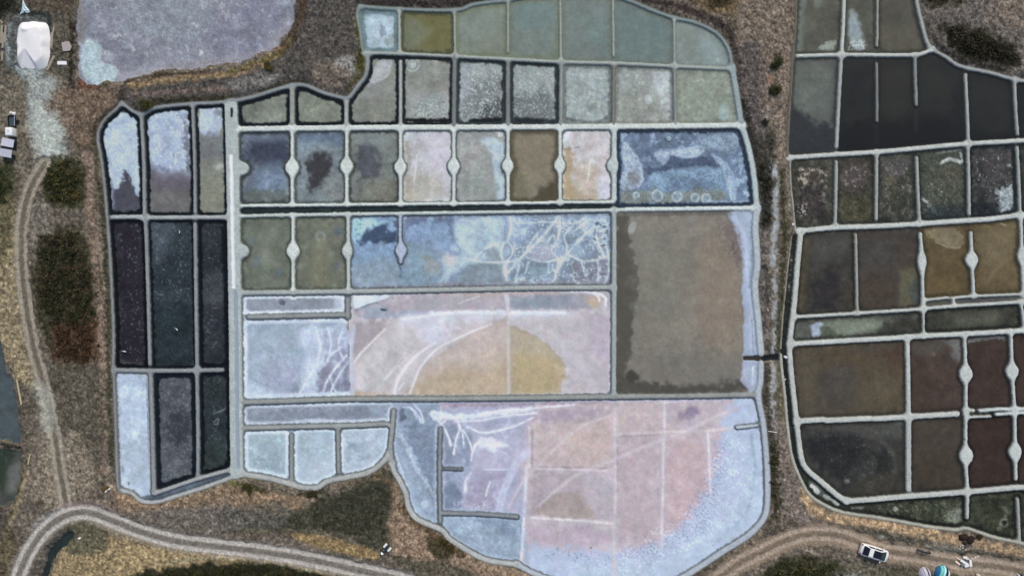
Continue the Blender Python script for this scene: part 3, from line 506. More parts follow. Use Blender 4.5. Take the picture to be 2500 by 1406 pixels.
# mud flat
patch([(196,105),(215,95),(240,105),(250,130),(246,150),(285,165),(285,190),(262,203),(236,208),(212,195),(196,160)], (172,184,186), 4, 6, on='M', salt=1)
specks([(200,0),(700,-40),(690,120),(400,165),(240,190)], (158,154,158), .5, .3, .7, 'M', N18b, 30); specks([(200,-60),(720,-60),(690,120),(300,195)], (168,164,166), .62, .15, .7, 'M', N9, 20)
stroke([(300,190),(420,165),(560,150),(650,120),(700,60)], 18, (150,142,142), 10, 10, .6, 'M'); patch([(500,60),(620,0),(700,30),(640,120),(560,130)], (112,110,122), 20, 20, .6, 'M', f=N35); stroke([(196,10),(200,100)], 16, (116,102,96), 8, 5, .6, 'M'); patch([(300,-20),(480,-20),(520,40),(420,110),(300,60)], (128,132,134), 24, 24, .55, 'M', f=N35); blob(703, 58, 10, 8, (176,172,178), on='M', a=.7); blob(690, 6, 16, 10, (156,160,168), on='M', a=.7)
# west ponds
SW = (172,180,196)
patch([(240,250),(350,250),(352,460),(330,470),(318,430),(304,418),(296,450),(286,462),(270,450),(250,400)], SW, 4, 7, on='L1', salt=1, dh=.03); specks([(250,270),(345,270),(345,450),(270,450)], (160,166,182), .4, .3, .5, 'L1', N9, 10)
specks([(250,270),(345,270),(345,450),(270,450)], (196,203,216), .45, .2, .7, 'L1', N5, 10); patch([(262,440),(274,440),(278,505),(268,505)], (150,150,164), 5, 5, .7, 'L1')
patch([(350,250),(480,250),(478,440),(440,420),(400,436),(370,410),(350,380)], (164,171,187), 14, 12, on='L2', salt=1, dh=.03); stroke([(452,300),(458,360),(462,430)], 12, (100,100,108), 4, 6, .8, 'L2', salt=0); blob(445, 285, 16, 8, (138,144,158), on='L2', a=.8)
specks([(360,270),(460,270),(460,420),(360,420)], (200,205,216), .4, .25, .6, 'L2', N5, 10); patch([(365,410),(470,430),(470,470),(365,450)], (92,86,96), 10, 10, .6, 'L2'); patch([(365,470),(470,470),(470,520),(365,520)], (106,100,92), 10, 8, .6, 'L2')
patch([(480,260),(555,260),(548,300),(535,330),(510,335),(485,325)], (176,182,194), 6, 9, on='L3', salt=1, dh=.03); blob(534, 274, 10, 8, (110,118,118), on='L3', a=.8); patch([(485,330),(548,330),(548,380),(485,380)], (108,108,110), 12, 9, .7, 'L3'); patch([(488,440),(545,440),(545,516),(488,516)], (128,124,98), 14, 8, .8, 'L3'); blob(535, 406, 11, 9, (160,160,148), on='L3', a=.8, soft=4)
patch([(290,560),(340,560),(345,900),(300,900)], (42,37,43), 14, 12, .7, 'LA'); specks([(280,540),(350,540),(360,890),(285,890)], (96,96,104), .62, .12, .6, 'LA', N5); patch([(282,870),(300,880),(350,890),(330,900),(285,900)], (92,88,88), 6, 5, .6, 'LA')
patch([(366,545),(420,545),(400,620),(380,640),(368,600)], (84,90,96), 14, 14, .7, 'LB'); specks([(366,540),(470,540),(470,890),(374,890)], (100,106,110), .6, .15, .6, 'LB', N5); patch([(375,740),(470,740),(475,890),(380,890)], (40,48,50), 24, 16, .7, 'LB')
specks([(490,540),(550,540),(550,890),(490,890)], (92,94,98), .6, .15, .55, 'LC', N5); patch([(490,680),(548,660),(548,740),(495,740)], (70,72,74), 14, 12, .6, 'LC'); stroke([(545,560),(550,700),(553,880)], 12, (18,24,30), 4, 3, .9, 'LC')
stroke([(362,915),(365,1050),(371,1195)], 9, (44,54,62), 2, 1.5, 1, 'LD', salt=0); specks([(285,920),(360,920),(365,1200),(292,1190)], (205,213,224), .4, .25, .6, 'LD', N9); patch([(300,1080),(360,1060),(366,1180),(310,1170)], (162,170,178), 22, 14, .6, 'LD'); stroke([(288,930),(290,1050),(293,1150)], 4, (150,152,164), 2, 3, .6, 'LD'); blob(311, 1180, 6, 5, (60,74,74), on='LD', soft=2, warp=2, salt=0); blob(299, 1148, 4, 12, (130,130,142), rot=-20, on='LD', soft=3); patch([(286,1160),(310,1165),(312,1190),(292,1192)], (200,206,214), 4, 4, .8, 'LD')
specks([(385,920),(470,920),(470,1170),(392,1180)], (112,112,118), .5, .2, .5, 'LE', N5); blob(432, 1128, 10, 8, (118,120,126), on='LE', a=.7); patch([(400,1020),(450,1000),(460,1060),(420,1080)], (56,57,62), 14, 12, .7, 'LE')
for q in ([(520,1010),(545,1000),(553,990)],[(522,1030),(532,1022),(530,1035),(520,1035)],[(526,972),(534,980)]): stroke(q, 2, (120,126,132), 2, 2, .7, 'LF')
specks([(492,915),(550,915),(550,1130),(492,1150)], (88,92,94), .58, .15, .5, 'LF', N5); patch([(492,1080),(550,1080),(550,1140),(492,1155)], (50,58,54), 14, 10, .7, 'LF')
stroke([(352,1218),(384,1218),(428,1204),(500,1181),(572,1154)], 5, (62,68,78), 3, 2, .8, 'LG')
# top row
patch([(895,40),(925,35),(965,45),(968,115),(900,115)], (176,188,194), 8, 12, .8, 'T1', salt=1, f=N18); blob(934, 78, 9, 14, (120,128,136), rot=30, on='T1', a=.7); ring(921, 88, 5, 3, (186,194,196), on='T1', a=.9, warp=1); blob(955, 100, 14, 16, (140,150,140), on='T1', a=.7)
patch([(1000,35),(1100,35),(1105,130),(1060,125),(1015,118),(1040,80)], (122,110,46), 16, 12, .9, 'T2'); patch([(990,50),(1020,55),(1050,75),(1020,110),(990,118)], (120,130,108), 16, 10, .8, 'T2'); patch([(1005,110),(1060,80),(1055,65),(1030,80)], (146,138,96), 10, 6, .6, 'T2'); blob(1096,128,10,8,(54,52,48),on='T2',a=.8)
patch([(1120,40),(1220,20),(1225,90),(1130,100)], (144,155,148), 24, 16, .7, 'T3', f=N35); patch([(1150,90),(1230,90),(1228,130),(1150,130)], (134,134,118), 18, 10, .7, 'T3')
patch([(1255,0),(1350,0),(1345,60),(1260,70)], (114,130,134), 24, 16, .6, 'T4', f=N35); patch([(1250,80),(1330,80),(1330,130),(1255,130)], (130,136,124), 20, 12, .6, 'T4'); stroke([(1356,100),(1354,135),(1300,136)], 8, (118,120,66), 5, 4, .7, 'T4'); stroke([(1232,100),(1230,130),(1190,132)], 7, (120,120,72), 5, 4, .6, 'T3')
patch([(1380,20),(1480,20),(1480,90),(1385,90)], (126,142,136), 26, 16, .6, 'T5', f=N35); patch([(1510,40),(1600,40),(1635,70),(1630,110),(1520,110)], (108,124,124), 24, 16, .6, 'T6', f=N35); patch([(1680,80),(1740,95),(1768,130),(1765,160),(1720,140)], (158,168,170), 14, 10, .7, 'T7'); patch([(1660,80),(1700,80),(1700,140),(1665,150)], (122,132,116), 16, 10, .7, 'T7'); blob(1754,146,4,5,(182,190,192),on='T7',soft=3,warp=1)
# second row
patch([(912,165),(930,148),(955,148),(956,170),(945,190),(915,205),(895,215),(906,190)], (170,168,168), 3, 4, .95, 'Uc', salt=1); patch([(868,235),(900,215),(950,200),(965,180),(965,220),(900,240)], (140,137,130), 12, 8, .7, 'Uc'); specks([(870,240),(965,240),(965,300),(870,300)], (92,92,74), .5, .2, .6, 'Uc', N9)
specks([(595,255),(700,245),(700,300),(595,300)], (136,138,122), .45, .25, .5, 'Ua', N9); specks([(730,240),(830,250),(830,300),(730,300)], (134,138,112), .45, .25, .6, 'Ub', N9)
ring(1006,157,17,4,(166,170,162),on='U1',warp=1); ring(1006,157,9,3,(166,170,164),on='U1',warp=1); blob(1007,157,6,6,(178,184,180),on='U1',soft=3); patch([(1000,240),(1090,225),(1095,285),(1000,290)], (158,160,154), 12, 12, .8, 'U1', salt=1); specks([(995,240),(1095,230),(1095,295),(1000,295)], (70,72,70), .42, .25, .55, 'U1', N5); specks([(995,240),(1095,230),(1095,295),(1000,295)], (186,190,184), .4, .2, .8, 'U1', N5b); stroke([(985,293),(1095,295)], 10, (20,24,26), 3, 3, 1, 'U1')
patch([(1120,240),(1225,180),(1230,230),(1225,285),(1130,290)], (108,112,108), 18, 16, .8, 'U2'); patch([(1180,255),(1230,240),(1230,290),(1170,290)], (66,70,68), 10, 10, .8, 'U2'); specks([(1120,165),(1230,165),(1230,295),(1120,295)], (184,188,178), .3, .25, .7, 'U2', N5b); specks([(1120,180),(1230,180),(1230,295),(1120,295)], (74,78,76), .42, .25, .55, 'U2', N5); stroke([(1150,298),(1235,294)], 13, (20,24,26), 3, 3, 1, 'U2'); stroke([(1230,200),(1230,290)], 9, (28,34,36), 3, 3, .9, 'U2'); patch([(1122,160),(1150,160),(1140,240),(1122,250)], (146,146,152), 12, 10, .5, 'U2')
patch([(1255,235),(1355,230),(1355,295),(1255,295)], (96,100,98), 16, 14, .8, 'U3'); specks([(1250,170),(1360,170),(1360,295),(1250,295)], (170,175,165), .3, .25, .6, 'U3', N5b); specks([(1250,220),(1360,210),(1360,295),(1250,295)], (74,78,76), .45, .25, .5, 'U3', N5); stroke([(1300,170),(1335,195),(1350,240)], 7, (172,178,170), 5, 4, .6, 'U3'); stroke([(1260,292),(1350,296)], 12, (28,33,36), 4, 3, .9, 'U3'); stroke([(1356,170),(1358,290)], 6, (30,36,36), 3, 2, .8, 'U3')
for k in range(7): stroke([(1395+9*k,185+(k%3)*9),(1430+6*k,200+5*k),(1428+8*k,240),(1400+8*k,280-6*k)], 5, (172,178,170) if k%2 else (126,138,138), 4, 5, .55, 'U4')
specks([(1385,170),(1485,170),(1485,290),(1385,290)], (178,184,174), .4, .25, .5, 'U4', N9); stroke([(1385,290),(1450,300),(1490,280)], 7, (62,68,64), 4, 3, .8, 'U4')
patch([(1590,168),(1644,168),(1642,285),(1620,280),(1602,230)], (176,180,176), 7, 6, .95, 'U5'); patch([(1510,230),(1600,225),(1620,290),(1520,295)], (138,136,116), 16, 12, .7, 'U5'); specks([(1510,175),(1590,175),(1610,250),(1510,260)], (170,174,166), .4, .25, .6, 'U5', N9); blob(1585,243,9,8,(178,184,180),on='U5',soft=4); blob(1768,275,12,22,(170,184,192),on='U6',a=.8)
specks([(1660,180),(1790,180),(1790,290),(1660,290)], (164,168,152), .4, .25, .5, 'U6', N9); stroke([(1660,298),(1780,298)], 6, (98,104,86), 3, 3, .7, 'U6'); stroke([(1792,240),(1800,298)], 10, (150,164,166), 5, 4, .8, 'U6')
# pans
patch([(598,328),(700,328),(698,400),(650,420),(600,390)], (60,63,76), 14, 14, .9, 'V1', f=N35); patch([(620,420),(690,400),(695,470),(630,485)], (118,130,148), 16, 12, .7, 'V1'); patch([(600,465),(700,470),(700,495),(600,495)], (92,97,86), 9, 8, .8, 'V1'); patch([(598,325),(700,325),(700,345),(600,345)], (122,130,142), 8, 9, .5, 'V1')
patch([(725,325),(835,325),(835,360),(790,350),(740,365)], (92,104,124), 10, 10, .7, 'V2'); patch([(760,370),(785,362),(808,385),(806,420),(790,440),(775,462),(752,460),(756,430),(748,400)], (60,58,60), 9, 10, .95, 'V2'); patch([(730,350),(770,345),(800,365),(765,370),(735,385)], (142,150,154), 8, 9, .7, 'V2'); patch([(790,440),(838,420),(838,490),(795,490)], (126,128,118), 14, 10, .6, 'V2')
patch([(875,355),(905,345),(925,380),(922,430),(880,430),(870,390)], (78,78,84), 9, 11, .9, 'V3'); patch([(862,325),(930,330),(960,350),(880,350)], (130,138,136), 10, 10, .6, 'V3'); patch([(900,440),(965,440),(965,492),(870,492)], (110,102,80), 16, 10, .6, 'V3'); blob(880,450,9,9,(92,92,90),on='V3',a=.6)
patch([(990,420),(1060,430),(1090,460),(1060,492),(990,492)], (176,164,142), 12, 12, .8, 'V4', salt=0); patch([(1040,330),(1095,330),(1098,420),(1060,420)], (200,194,200), 18, 12, .7, 'V4'); stroke([(990,350),(1000,400),(990,440)], 10, (152,142,118), 4, 5, .8, 'V4'); stroke([(1018,380),(1014,420),(1010,446)], 3, (220,214,210), 2, 2, .8, 'V4'); blob(986,368,6,8,(110,112,92),on='V4',a=.7,soft=4); stroke([(1000,494),(1090,492)], 6, (204,198,190), 3, 4, .7, 'V4'); patch([(985,450),(1010,470),(1000,495),(985,495)], (172,158,120), 8, 6, .7, 'V4')
patch([(1165,345),(1190,335),(1232,360),(1232,490),(1212,490),(1205,420),(1195,370)], (176,186,197), 5, 7, .9, 'V5', salt=1); blob(1222,326,8,6,(214,220,226),on='V5',soft=3,salt=1); patch([(1118,330),(1170,330),(1180,400),(1120,420)], (156,150,142), 18, 12, .6, 'V5'); patch([(1130,430),(1200,420),(1208,490),(1130,490)], (138,140,130), 16, 12, .6, 'V5'); specks([(1120,330),(1200,330),(1200,480),(1120,480)], (178,180,176), .55, .2, .5, 'V5', N9)
patch([(1260,340),(1345,340),(1335,480),(1270,480)], (146,130,104), 20, 12, .7, 'V6'); patch([(1310,470),(1360,440),(1362,492),(1320,492)], (44,46,34), 9, 7, .9, 'V6'); patch([(1248,395),(1275,405),(1285,480),(1250,480)], (112,106,72), 14, 8, .6, 'V6')
patch([(1376,365),(1392,362),(1402,400),(1392,440),(1430,470),(1460,470),(1462,492),(1376,492)], (176,142,88), 8, 9, .95, 'V7', salt=0); patch([(1400,400),(1450,400),(1462,480),(1410,480)], (190,166,138), 14, 12, .8, 'V7'); patch([(1376,320),(1396,318),(1386,338),(1376,346)], (214,218,224), 3, 4, .9, 'V7'); stroke([(1442,390),(1438,420),(1434,445)], 4, (214,204,186), 2, 2, .9, 'V7'); patch([(1460,430),(1490,430),(1490,490),(1462,490)], (200,200,208), 6, 5, .8, 'V7'); stroke([(1380,366),(1412,360)], 2.5, (130,120,104), 2, 2, .7, 'V7')
# slate-blue pond
V8A = [(1512,320),(1820,318),(1840,495),(1512,500)]
specks(V8A, (82,94,116), .10, .4, .8, 'V8', N35, 10); specks([(1560,322),(1720,322),(1700,390),(1580,400)], (146,156,172), .22, .25, .75, 'V8', N18, 10, 1); specks([(1540,325),(1715,325),(1700,375),(1560,390)], (74,84,106), .36, .2, .8, 'V8', N9)
patch([(1584,420),(1640,407),(1765,413),(1770,459),(1702,460),(1584,460)], (122,142,162), 10, 9, .9, 'V8', f=N35); patch([(1640,440),(1720,432),(1740,462),(1640,462)], (92,106,128), 10, 9, .7, 'V8')
patch([(1568,412),(1628,402),(1637,380),(1665,386),(1711,381),(1739,388),(1760,406),(1720,405),(1683,406),(1646,413),(1609,420),(1578,424)], (70,82,104), 4, 5, .92, 'V8')
patch([(1706,333),(1798,326),(1806,340),(1790,372),(1757,366),(1712,360)], (138,149,160), 8, 8, .85, 'V8'); patch([(1785,372),(1830,372),(1838,490),(1796,488)], (106,122,146), 8, 9, .7, 'V8'); specks([(1785,370),(1832,370),(1840,492),(1790,490)], (150,164,182), .15, .3, .7, 'V8', N18, 8, 1)
patch([(1522,346),(1534,348),(1543,361),(1556,383),(1567,404),(1572,420),(1570,446),(1554,460),(1517,466),(1512,440),(1523,411),(1521,389),(1519,368)], (164,172,186), 3, 5, .95, 'V8', salt=1); patch([(1545,416),(1560,428),(1562,446),(1540,452),(1530,436)], (120,120,120), 7, 7, .8, 'V8')
patch([(1639,365),(1665,363),(1683,359),(1706,355),(1722,366),(1708,381),(1680,387),(1656,382),(1639,375)], (168,179,198), 3, 3, .95, 'V8', salt=1); patch([(1598,374),(1617,367),(1635,369),(1636,381),(1627,394),(1619,404),(1608,393)], (160,171,188), 3, 6, .9, 'V8', salt=1)
patch([(1739,376),(1759,386),(1778,403),(1793,430),(1796,467),(1798,488),(1782,488),(1775,457),(1768,430),(1763,411)], (158,170,190), 4, 5, .92, 'V8', salt=1)
patch([(1514,466),(1570,466),(1600,462),(1640,470),(1700,462),(1765,464),(1778,484),(1730,490),(1600,498),(1514,498)], (116,120,110), 6, 6, .9, 'V8'); patch([(1516,326),(1540,320),(1526,336),(1514,346)], (150,156,166), 3, 3, .8, 'V8')
for cx, cy, r in ((1553,477,7),(1605,478,13),(1653,480,12),(1697,483,10),(1724,484,11)):
    blob(cx, cy, r+1, r+1, (150,158,164), on='V8', soft=2, warp=2, a=.85, salt=1, dh=.04); ring(cx, cy, r, 3, (172,180,188), on='V8', soft=1.5, warp=1.2, salt=1); blob(cx, cy, r*.55, r*.55, (120,128,134), on='V8', soft=3, warp=3, a=.6)
ring(1633,338,8,3,(72,84,104),on='V8',warp=1); blob(1633,338,6,6,(148,156,158),on='V8',soft=2,warp=1); stroke([(1730,492),(1790,494),(1828,490)], 5, (172,184,194), 3, 4, .8, 'V8')
# green-olive pans
for cx, cy, rx, ry, rot in ((612,588,6,10,0),(625,640,9,14,20),(678,664,8,9,0),(602,616,5,14,0)): blob(cx,cy,rx,ry,(98,106,118),rot,on='W1',soft=4,a=.7)
patch([(640,590),(670,560),(660,620),(680,650),(640,640)], (128,128,106), 12, 10, .6, 'W1'); blob(825,562,11,12,(92,98,108),on='W2',soft=4,a=.8); blob(823,648,6,9,(92,98,104),rot=20,on='W2',soft=3,a=.8); ring(782,577,10,5,(136,138,128),on='W2',soft=4,a=.8); patch([(770,590),(790,590),(800,690),(760,690)], (122,116,80), 12, 9, .7, 'W2')
specks([(600,540),(840,540),(840,700),(600,700)], (80,86,78), .5, .2, .4, 'W1 W2', N9)
# long blue pond
patch([(855,530),(985,526),(985,600),(960,640),(860,650)], (126,147,172), 12, 10, .9, 'Wb'); patch([(856,532),(905,532),(940,540),(920,555),(895,570),(880,590),(858,590)], (170,200,218), 6, 12, .9, 'Wb', salt=1); patch([(872,590),(895,565),(930,548),(960,560),(970,545),(974,600),(950,588),(900,595)], (60,76,104), 6, 10, .95, 'Wb'); patch([(862,640),(940,630),(975,660),(970,690),(865,690)], (140,149,156), 14, 12, .8, 'Wb'); specks([(858,530),(900,530),(890,580),(858,600)], (86,122,144), .4, .2, .7, 'Wb', N5)
stroke([(968,540),(972,590),(964,615),(976,650),(980,675)], 5, (74,86,114), 3, 3, .85, 'Wb'); stroke([(988,545),(988,585),(994,612),(984,640)], 4, (78,90,118), 3, 3, .8, 'Wb'); blob(944,566,5,3,(166,182,198),-20,on='Wb',soft=2)
patch([(990,535),(1100,530),(1100,620),(1060,605),(1010,590),(990,590)], (132,151,178), 10, 10, .9, 'Wb'); patch([(985,545),(1000,530),(1100,530),(1100,545),(1040,538),(1000,555)], (92,102,130), 6, 8, .8, 'Wb'); patch([(988,592),(1004,590),(1045,608),(1075,632),(1086,660),(1075,672),(1074,700),(985,700)], (124,138,148), 4, 4, .9, 'Wb'); patch([(1030,620),(1074,640),(1070,670),(1040,660)], (160,148,136), 14, 8, .5, 'Wb'); stroke([(1102,535),(1104,575),(1110,590)], 8, (98,108,136), 4, 5, .8, 'Wb')
patch([(1110,535),(1225,528),(1228,575),(1230,630),(1180,640),(1120,660),(1090,690),(1074,690),(1084,660),(1078,630),(1110,620)], (176,186,195), 7, 10, .9, 'Wb', salt=1); patch([(1085,615),(1110,625),(1100,650),(1085,640)], (204,190,184), 8, 6, .6, 'Wb'); ring(1110,610,12,5,(124,134,158),on='Wb',soft=3,a=.7); blob(1110,607,9,9,(164,174,194),on='Wb',soft=3)
patch([(1150,650),(1235,640),(1240,692),(1120,692)], (128,134,138), 9, 9, .85, 'Wb'); patch([(1180,615),(1205,600),(1225,632),(1190,638)], (136,144,146), 6, 8, .7, 'Wb'); patch([(1242,525),(1488,522),(1490,695),(1250,695)], (118,126,136), 8, 6, .85, 'Wb', f=N9); patch([(1240,530),(1300,530),(1290,580),(1245,590)], (150,164,186), 9, 10, .8, 'Wb', salt=1)
patch([(1400,640),(1490,630),(1490,695),(1390,695)], (112,104,110), 14, 8, .6, 'Wb'); patch([(1290,655),(1345,652),(1340,672),(1310,680),(1288,668)], (140,152,160), 3, 4, .8, 'Wb', salt=1)
WV = (208, 216, 228)
def vein(pts, w, a=.95, col=WV, on='Wb'): stroke(pts, w, col, 1.6, 1.6, a, on, 1, .03, N9)
AREA = [(1245,528),(1488,524),(1490,692),(1250,694)]
network(AREA, (170,182,198), N70, .80, .97, .55, 'Wb', 10, None, 0); network(AREA, (196,206,220), N35, .88, .98, .75, 'Wb', 8)
network([(1410,526),(1490,524),(1488,630),(1430,600)], (210,218,230), N18b, .70, .95, .8, 'Wb', 6)
for pts, w in (([(1238,668),(1262,640),(1300,602),(1335,566),(1364,528)],5),([(1364,656),(1384,622),(1412,590),(1450,552)],4.5),([(1130,630),(1180,640),(1230,640),(1264,636)],2.6),([(1284,628),(1310,636),(1335,639),(1362,634)],3),([(1388,620),(1421,637),(1450,636),(1480,627)],3),([(1224,612),(1230,594),(1242,594),(1252,610),(1246,628),(1232,640),(1222,622)],2.6),([(1270,634),(1266,655),(1259,680)],3.2),([(1340,640),(1338,664)],2),([(1458,636),(1462,660),(1458,688)],2),([(1262,546),(1300,544),(1340,542),(1400,546),(1430,534)],2.4),([(1238,642),(1232,656),(1238,684)],5),([(1363,638),(1358,668),(1350,692)],5),([(1352,598),(1346,612),(1356,624),(1368,630),(1384,614),(1382,598)],2.6),([(1398,552),(1378,576),(1386,604)],2.4),([(1368,534),(1364,572),(1358,600)],5),([(1244,528),(1248,556),(1240,588)],4.5),([(1400,566),(1440,538),(1484,540)],4.5),([(1462,536),(1454,575),(1466,606),(1476,630)],4),([(1484,540),(1472,580),(1484,612),(1487,660),(1478,690)],3.4),([(1300,691),(1400,693),(1478,690)],2.2),([(1330,606),(1350,574),(1358,604)],3.4),([(1160,632),(1186,606),(1212,596)],2.4),([(1290,640),(1282,668)],2),([(1420,640),(1426,664)],1.8),([(1322,560),(1300,586),(1286,610)],2)): streak(pts, w)
patch([(1310,600),(1345,598),(1352,628),(1300,634)], (178,176,186), 5, 7, .8, 'Wb', salt=1); patch([(1395,598),(1412,590),(1430,620),(1405,632)], (158,170,182), 6, 6, .8, 'Wb', salt=1); blob(1238,612,10,14,(150,160,168),on='Wb',soft=3); blob(1368,610,11,14,(150,162,176),on='Wb',soft=3)
patch([(1425,525),(1490,522),(1488,560),(1450,556),(1430,545)], (172,184,204), 6, 9, .7, 'Wb', salt=1, f=N9); specks([(1244,530),(1488,526),(1488,692),(1250,692)], (206,213,224), .60, .12, .8, 'Wb', N5, 6, 1, .02); specks([(1440,530),(1488,530),(1486,610),(1450,600)], (70,80,96), .3, .15, .9, 'Wb', N9, 4, 0)
stroke([(870,704),(1000,700),(1250,692),(1480,690)], 8, (138,130,134), 4, 4, .7, 'Wb'); stroke([(985,530),(1100,526),(1250,522),(1480,519)], 6, (104,106,118), 3, 4, .7, 'Wb')
# brown pond
patch([(1505,525),(1535,530),(1540,600),(1556,660),(1558,720),(1545,780),(1540,860),(1530,900),(1520,960),(1502,960)], (66,69,61), 5, 7, .95, 'W8'); patch([(1540,560),(1640,560),(1640,760),(1560,760),(1556,660)], (126,122,106), 30, 24, .7, 'W8', f=N35); patch([(1720,560),(1800,580),(1815,700),(1812,860),(1740,880),(1700,760)], (150,124,100), 34, 26, .8, 'W8', f=N35); patch([(1560,850),(1800,850),(1810,950),(1540,950)], (116,110,100), 26, 20, .6, 'W8')
patch([(1510,915),(1560,930),(1700,940),(1810,930),(1832,955),(1520,965)], (56,59,58), 9, 9, .9, 'W8'); blob(1546,918,14,14,(44,46,46),on='W8',soft=6); blob(1543,557,9,16,(172,168,164),25,on='W8',soft=2,warp=2,salt=1,dh=.06); blob(1690,533,7,7,(140,136,128),on='W8',soft=3)
patch([(1775,522),(1850,515),(1850,960),(1822,950),(1808,920),(1812,880),(1815,780),(1810,700),(1812,640),(1800,580),(1785,545)], (160,168,184), 4, 6, .97, 'W8', salt=1, dh=.16); patch([(1755,540),(1790,550),(1806,600),(1812,650),(1795,640),(1770,590)], (118,100,98), 9, 12, .8, 'W8', f=N9); stroke([(1792,530),(1818,580),(1822,640),(1826,700),(1834,760),(1836,850)], 10, (184,191,206), 6, 5, .7, 'W8', salt=1); stroke([(1510,524),(1640,522),(1780,520)], 10, (84,84,80), 5, 3, .7, 'W8'); stroke([(1836,540),(1836,640),(1830,700)], 6, (118,128,144), 3, 3, .7, 'W8')
stroke([(1816,900),(1818,930),(1830,945)], 7, (172,166,178), 3, 4, .8, 'W8'); stroke([(1838,895),(1836,940)], 4, (198,206,214), 2, 2, .9, 'W8'); stroke([(1835,780),(1838,860)], 3, (100,110,118), 2, 2, .6, 'W8'); specks([(1770,560),(1812,600),(1812,680),(1780,620)], (72,62,60), .3, .2, .7, 'W8', N5)
# salt-rimmed ponds
specks([(605,725),(840,725),(840,760),(605,765)], (112,114,122), .2, .3, .7, 'X1', N18, 8); blob(688,738,9,8,(84,86,92),on='X1',soft=4,warp=3); patch([(815,725),(845,725),(845,762),(820,762)], (196,202,214), 6, 6, .8, 'X1', salt=1)
patch([(730,810),(760,795),(800,800),(845,785),(846,900),(800,960),(740,960),(735,900),(745,860),(728,840)], (190,197,212), 6, 10, .85, 'X2', salt=1); patch([(790,880),(846,850),(848,970),(790,968),(770,960)], (112,108,122), 10, 11, .85, 'X2', salt=0); patch([(790,810),(840,820),(838,870),(800,900)], (156,156,172), 10, 10, .6, 'X2')
X2ST = (([(846,868),(818,900),(797,934),(786,964)],3.4),([(848,884),(822,926),(802,966)],2.6),([(772,812),(782,850),(766,900),(748,930),(728,966)],4),([(834,846),(806,868),(792,892)],2.4),([(806,922),(815,948),(828,966)],2.2),([(800,800),(808,840),(800,880)],2.4),([(838,800),(826,840),(838,880)],2.2))
blob(723,948,10,14,(118,126,132),on='X2',soft=6,a=.8); patch([(620,800),(720,795),(715,900),(640,930)], (158,168,176), 24, 18, .6, 'X2', f=N35); patch([(605,930),(640,945),(720,965),(700,972),(605,972)], (200,208,222), 8, 8, .7, 'X2'); patch([(640,880),(720,880),(720,950),(650,940)], (164,164,184), 20, 14, .5, 'X2')
# wide pale pond
patch([(862,722),(1490,712),(1490,752),(1300,758),(1000,762),(870,770)], (168,158,162), 8, 7, .9, 'XB', salt=0); stroke([(1080,722),(1250,715),(1420,712)], 10, (196,160,144), 5, 4, .7, 'XB'); patch([(862,722),(942,718),(944,728),(900,742),(880,752),(864,752)], (216,224,230), 2, 2, .97, 'XB', salt=1, dh=.05); stroke([(866,758),(880,752),(920,740),(945,756)], 3, (104,110,118), 2, 2, .8, 'XB'); patch([(872,756),(930,745),(944,760),(900,765)], (150,160,172), 5, 5, .7, 'XB'); blob(936,756,8,3,(60,66,74),10,on='XB',soft=2,warp=1)
patch([(1248,728),(1380,722),(1385,752),(1250,756)], (134,142,150), 8, 9, .8, 'XB', salt=0); patch([(1380,722),(1440,718),(1440,750),(1385,752)], (146,144,152), 9, 8, .7, 'XB'); patch([(1430,722),(1470,722),(1465,748),(1440,745)], (206,160,112), 8, 7, .7, 'XB'); patch([(880,765),(1060,758),(1060,768),(890,778)], (150,156,168), 5, 5, .8, 'XB')
patch([(970,790),(1000,770),(1100,766),(1380,762),(1380,772),(1230,778),(1150,805),(1080,840),(990,830)], (206,204,212), 12, 9, .9, 'XB', salt=1, dh=.02); stroke([(1050,766),(1140,764),(1240,764),(1376,764)], 10, (222,226,234), 4, 4, .85, 'XB', salt=1, dh=.03); patch([(864,790),(940,785),(925,820),(890,870),(866,880)], (160,142,144), 9, 8, .85, 'XB', salt=0); patch([(870,880),(950,810),(1010,800),(1030,850),(990,930),(900,945),(868,930)], (199,187,185), 14, 10, .85, 'XB', salt=1)
patch([(900,900),(975,850),(965,930),(900,940)], (180,170,168), 14, 10, .7, 'XB'); patch([(1370,790),(1490,780),(1490,960),(1380,960),(1390,870)], (190,174,178), 20, 14, .7, 'XB'); patch([(1440,770),(1488,770),(1488,880),(1450,860)], (172,162,174), 16, 10, .6, 'XB')
patch([(995,968),(1008,940),(1028,905),(1048,876),(1075,862),(1120,838),(1170,800),(1225,782),(1238,784),(1238,968)], (190,166,148), 4, 4, .97, 'XB', salt=0, dh=-.03); patch([(1238,790),(1262,800),(1310,822),(1345,850),(1372,880),(1382,905),(1370,940),(1358,966),(1238,968)], (181,158,120), 3, 3, .97, 'XB', salt=0, dh=-.03); patch([(1020,940),(1120,880),(1236,850),(1236,966),(1010,966)], (190,158,114), 22, 14, .85, 'XB'); patch([(1260,860),(1340,870),(1370,910),(1350,960),(1260,964)], (184,152,92), 22, 12, .85, 'XB'); patch([(1100,800),(1230,785),(1234,880),(1120,900)], (196,170,158), 24, 14, .6, 'XB')
stroke([(1010,964),(1100,966),(1230,966)], 8, (166,132,74), 5, 5, .6, 'XB'); stroke([(870,962),(960,966)], 10, (190,154,96), 5, 4, .8, 'XB'); stroke([(1240,730),(1240,780),(1241,880),(1242,964)], 8, (206,190,180), 3, 2, .8, 'XB', dh=.05); stroke([(1236,722),(1240,760)], 9, (196,196,204), 3, 3, .8, 'XB', dh=.04)
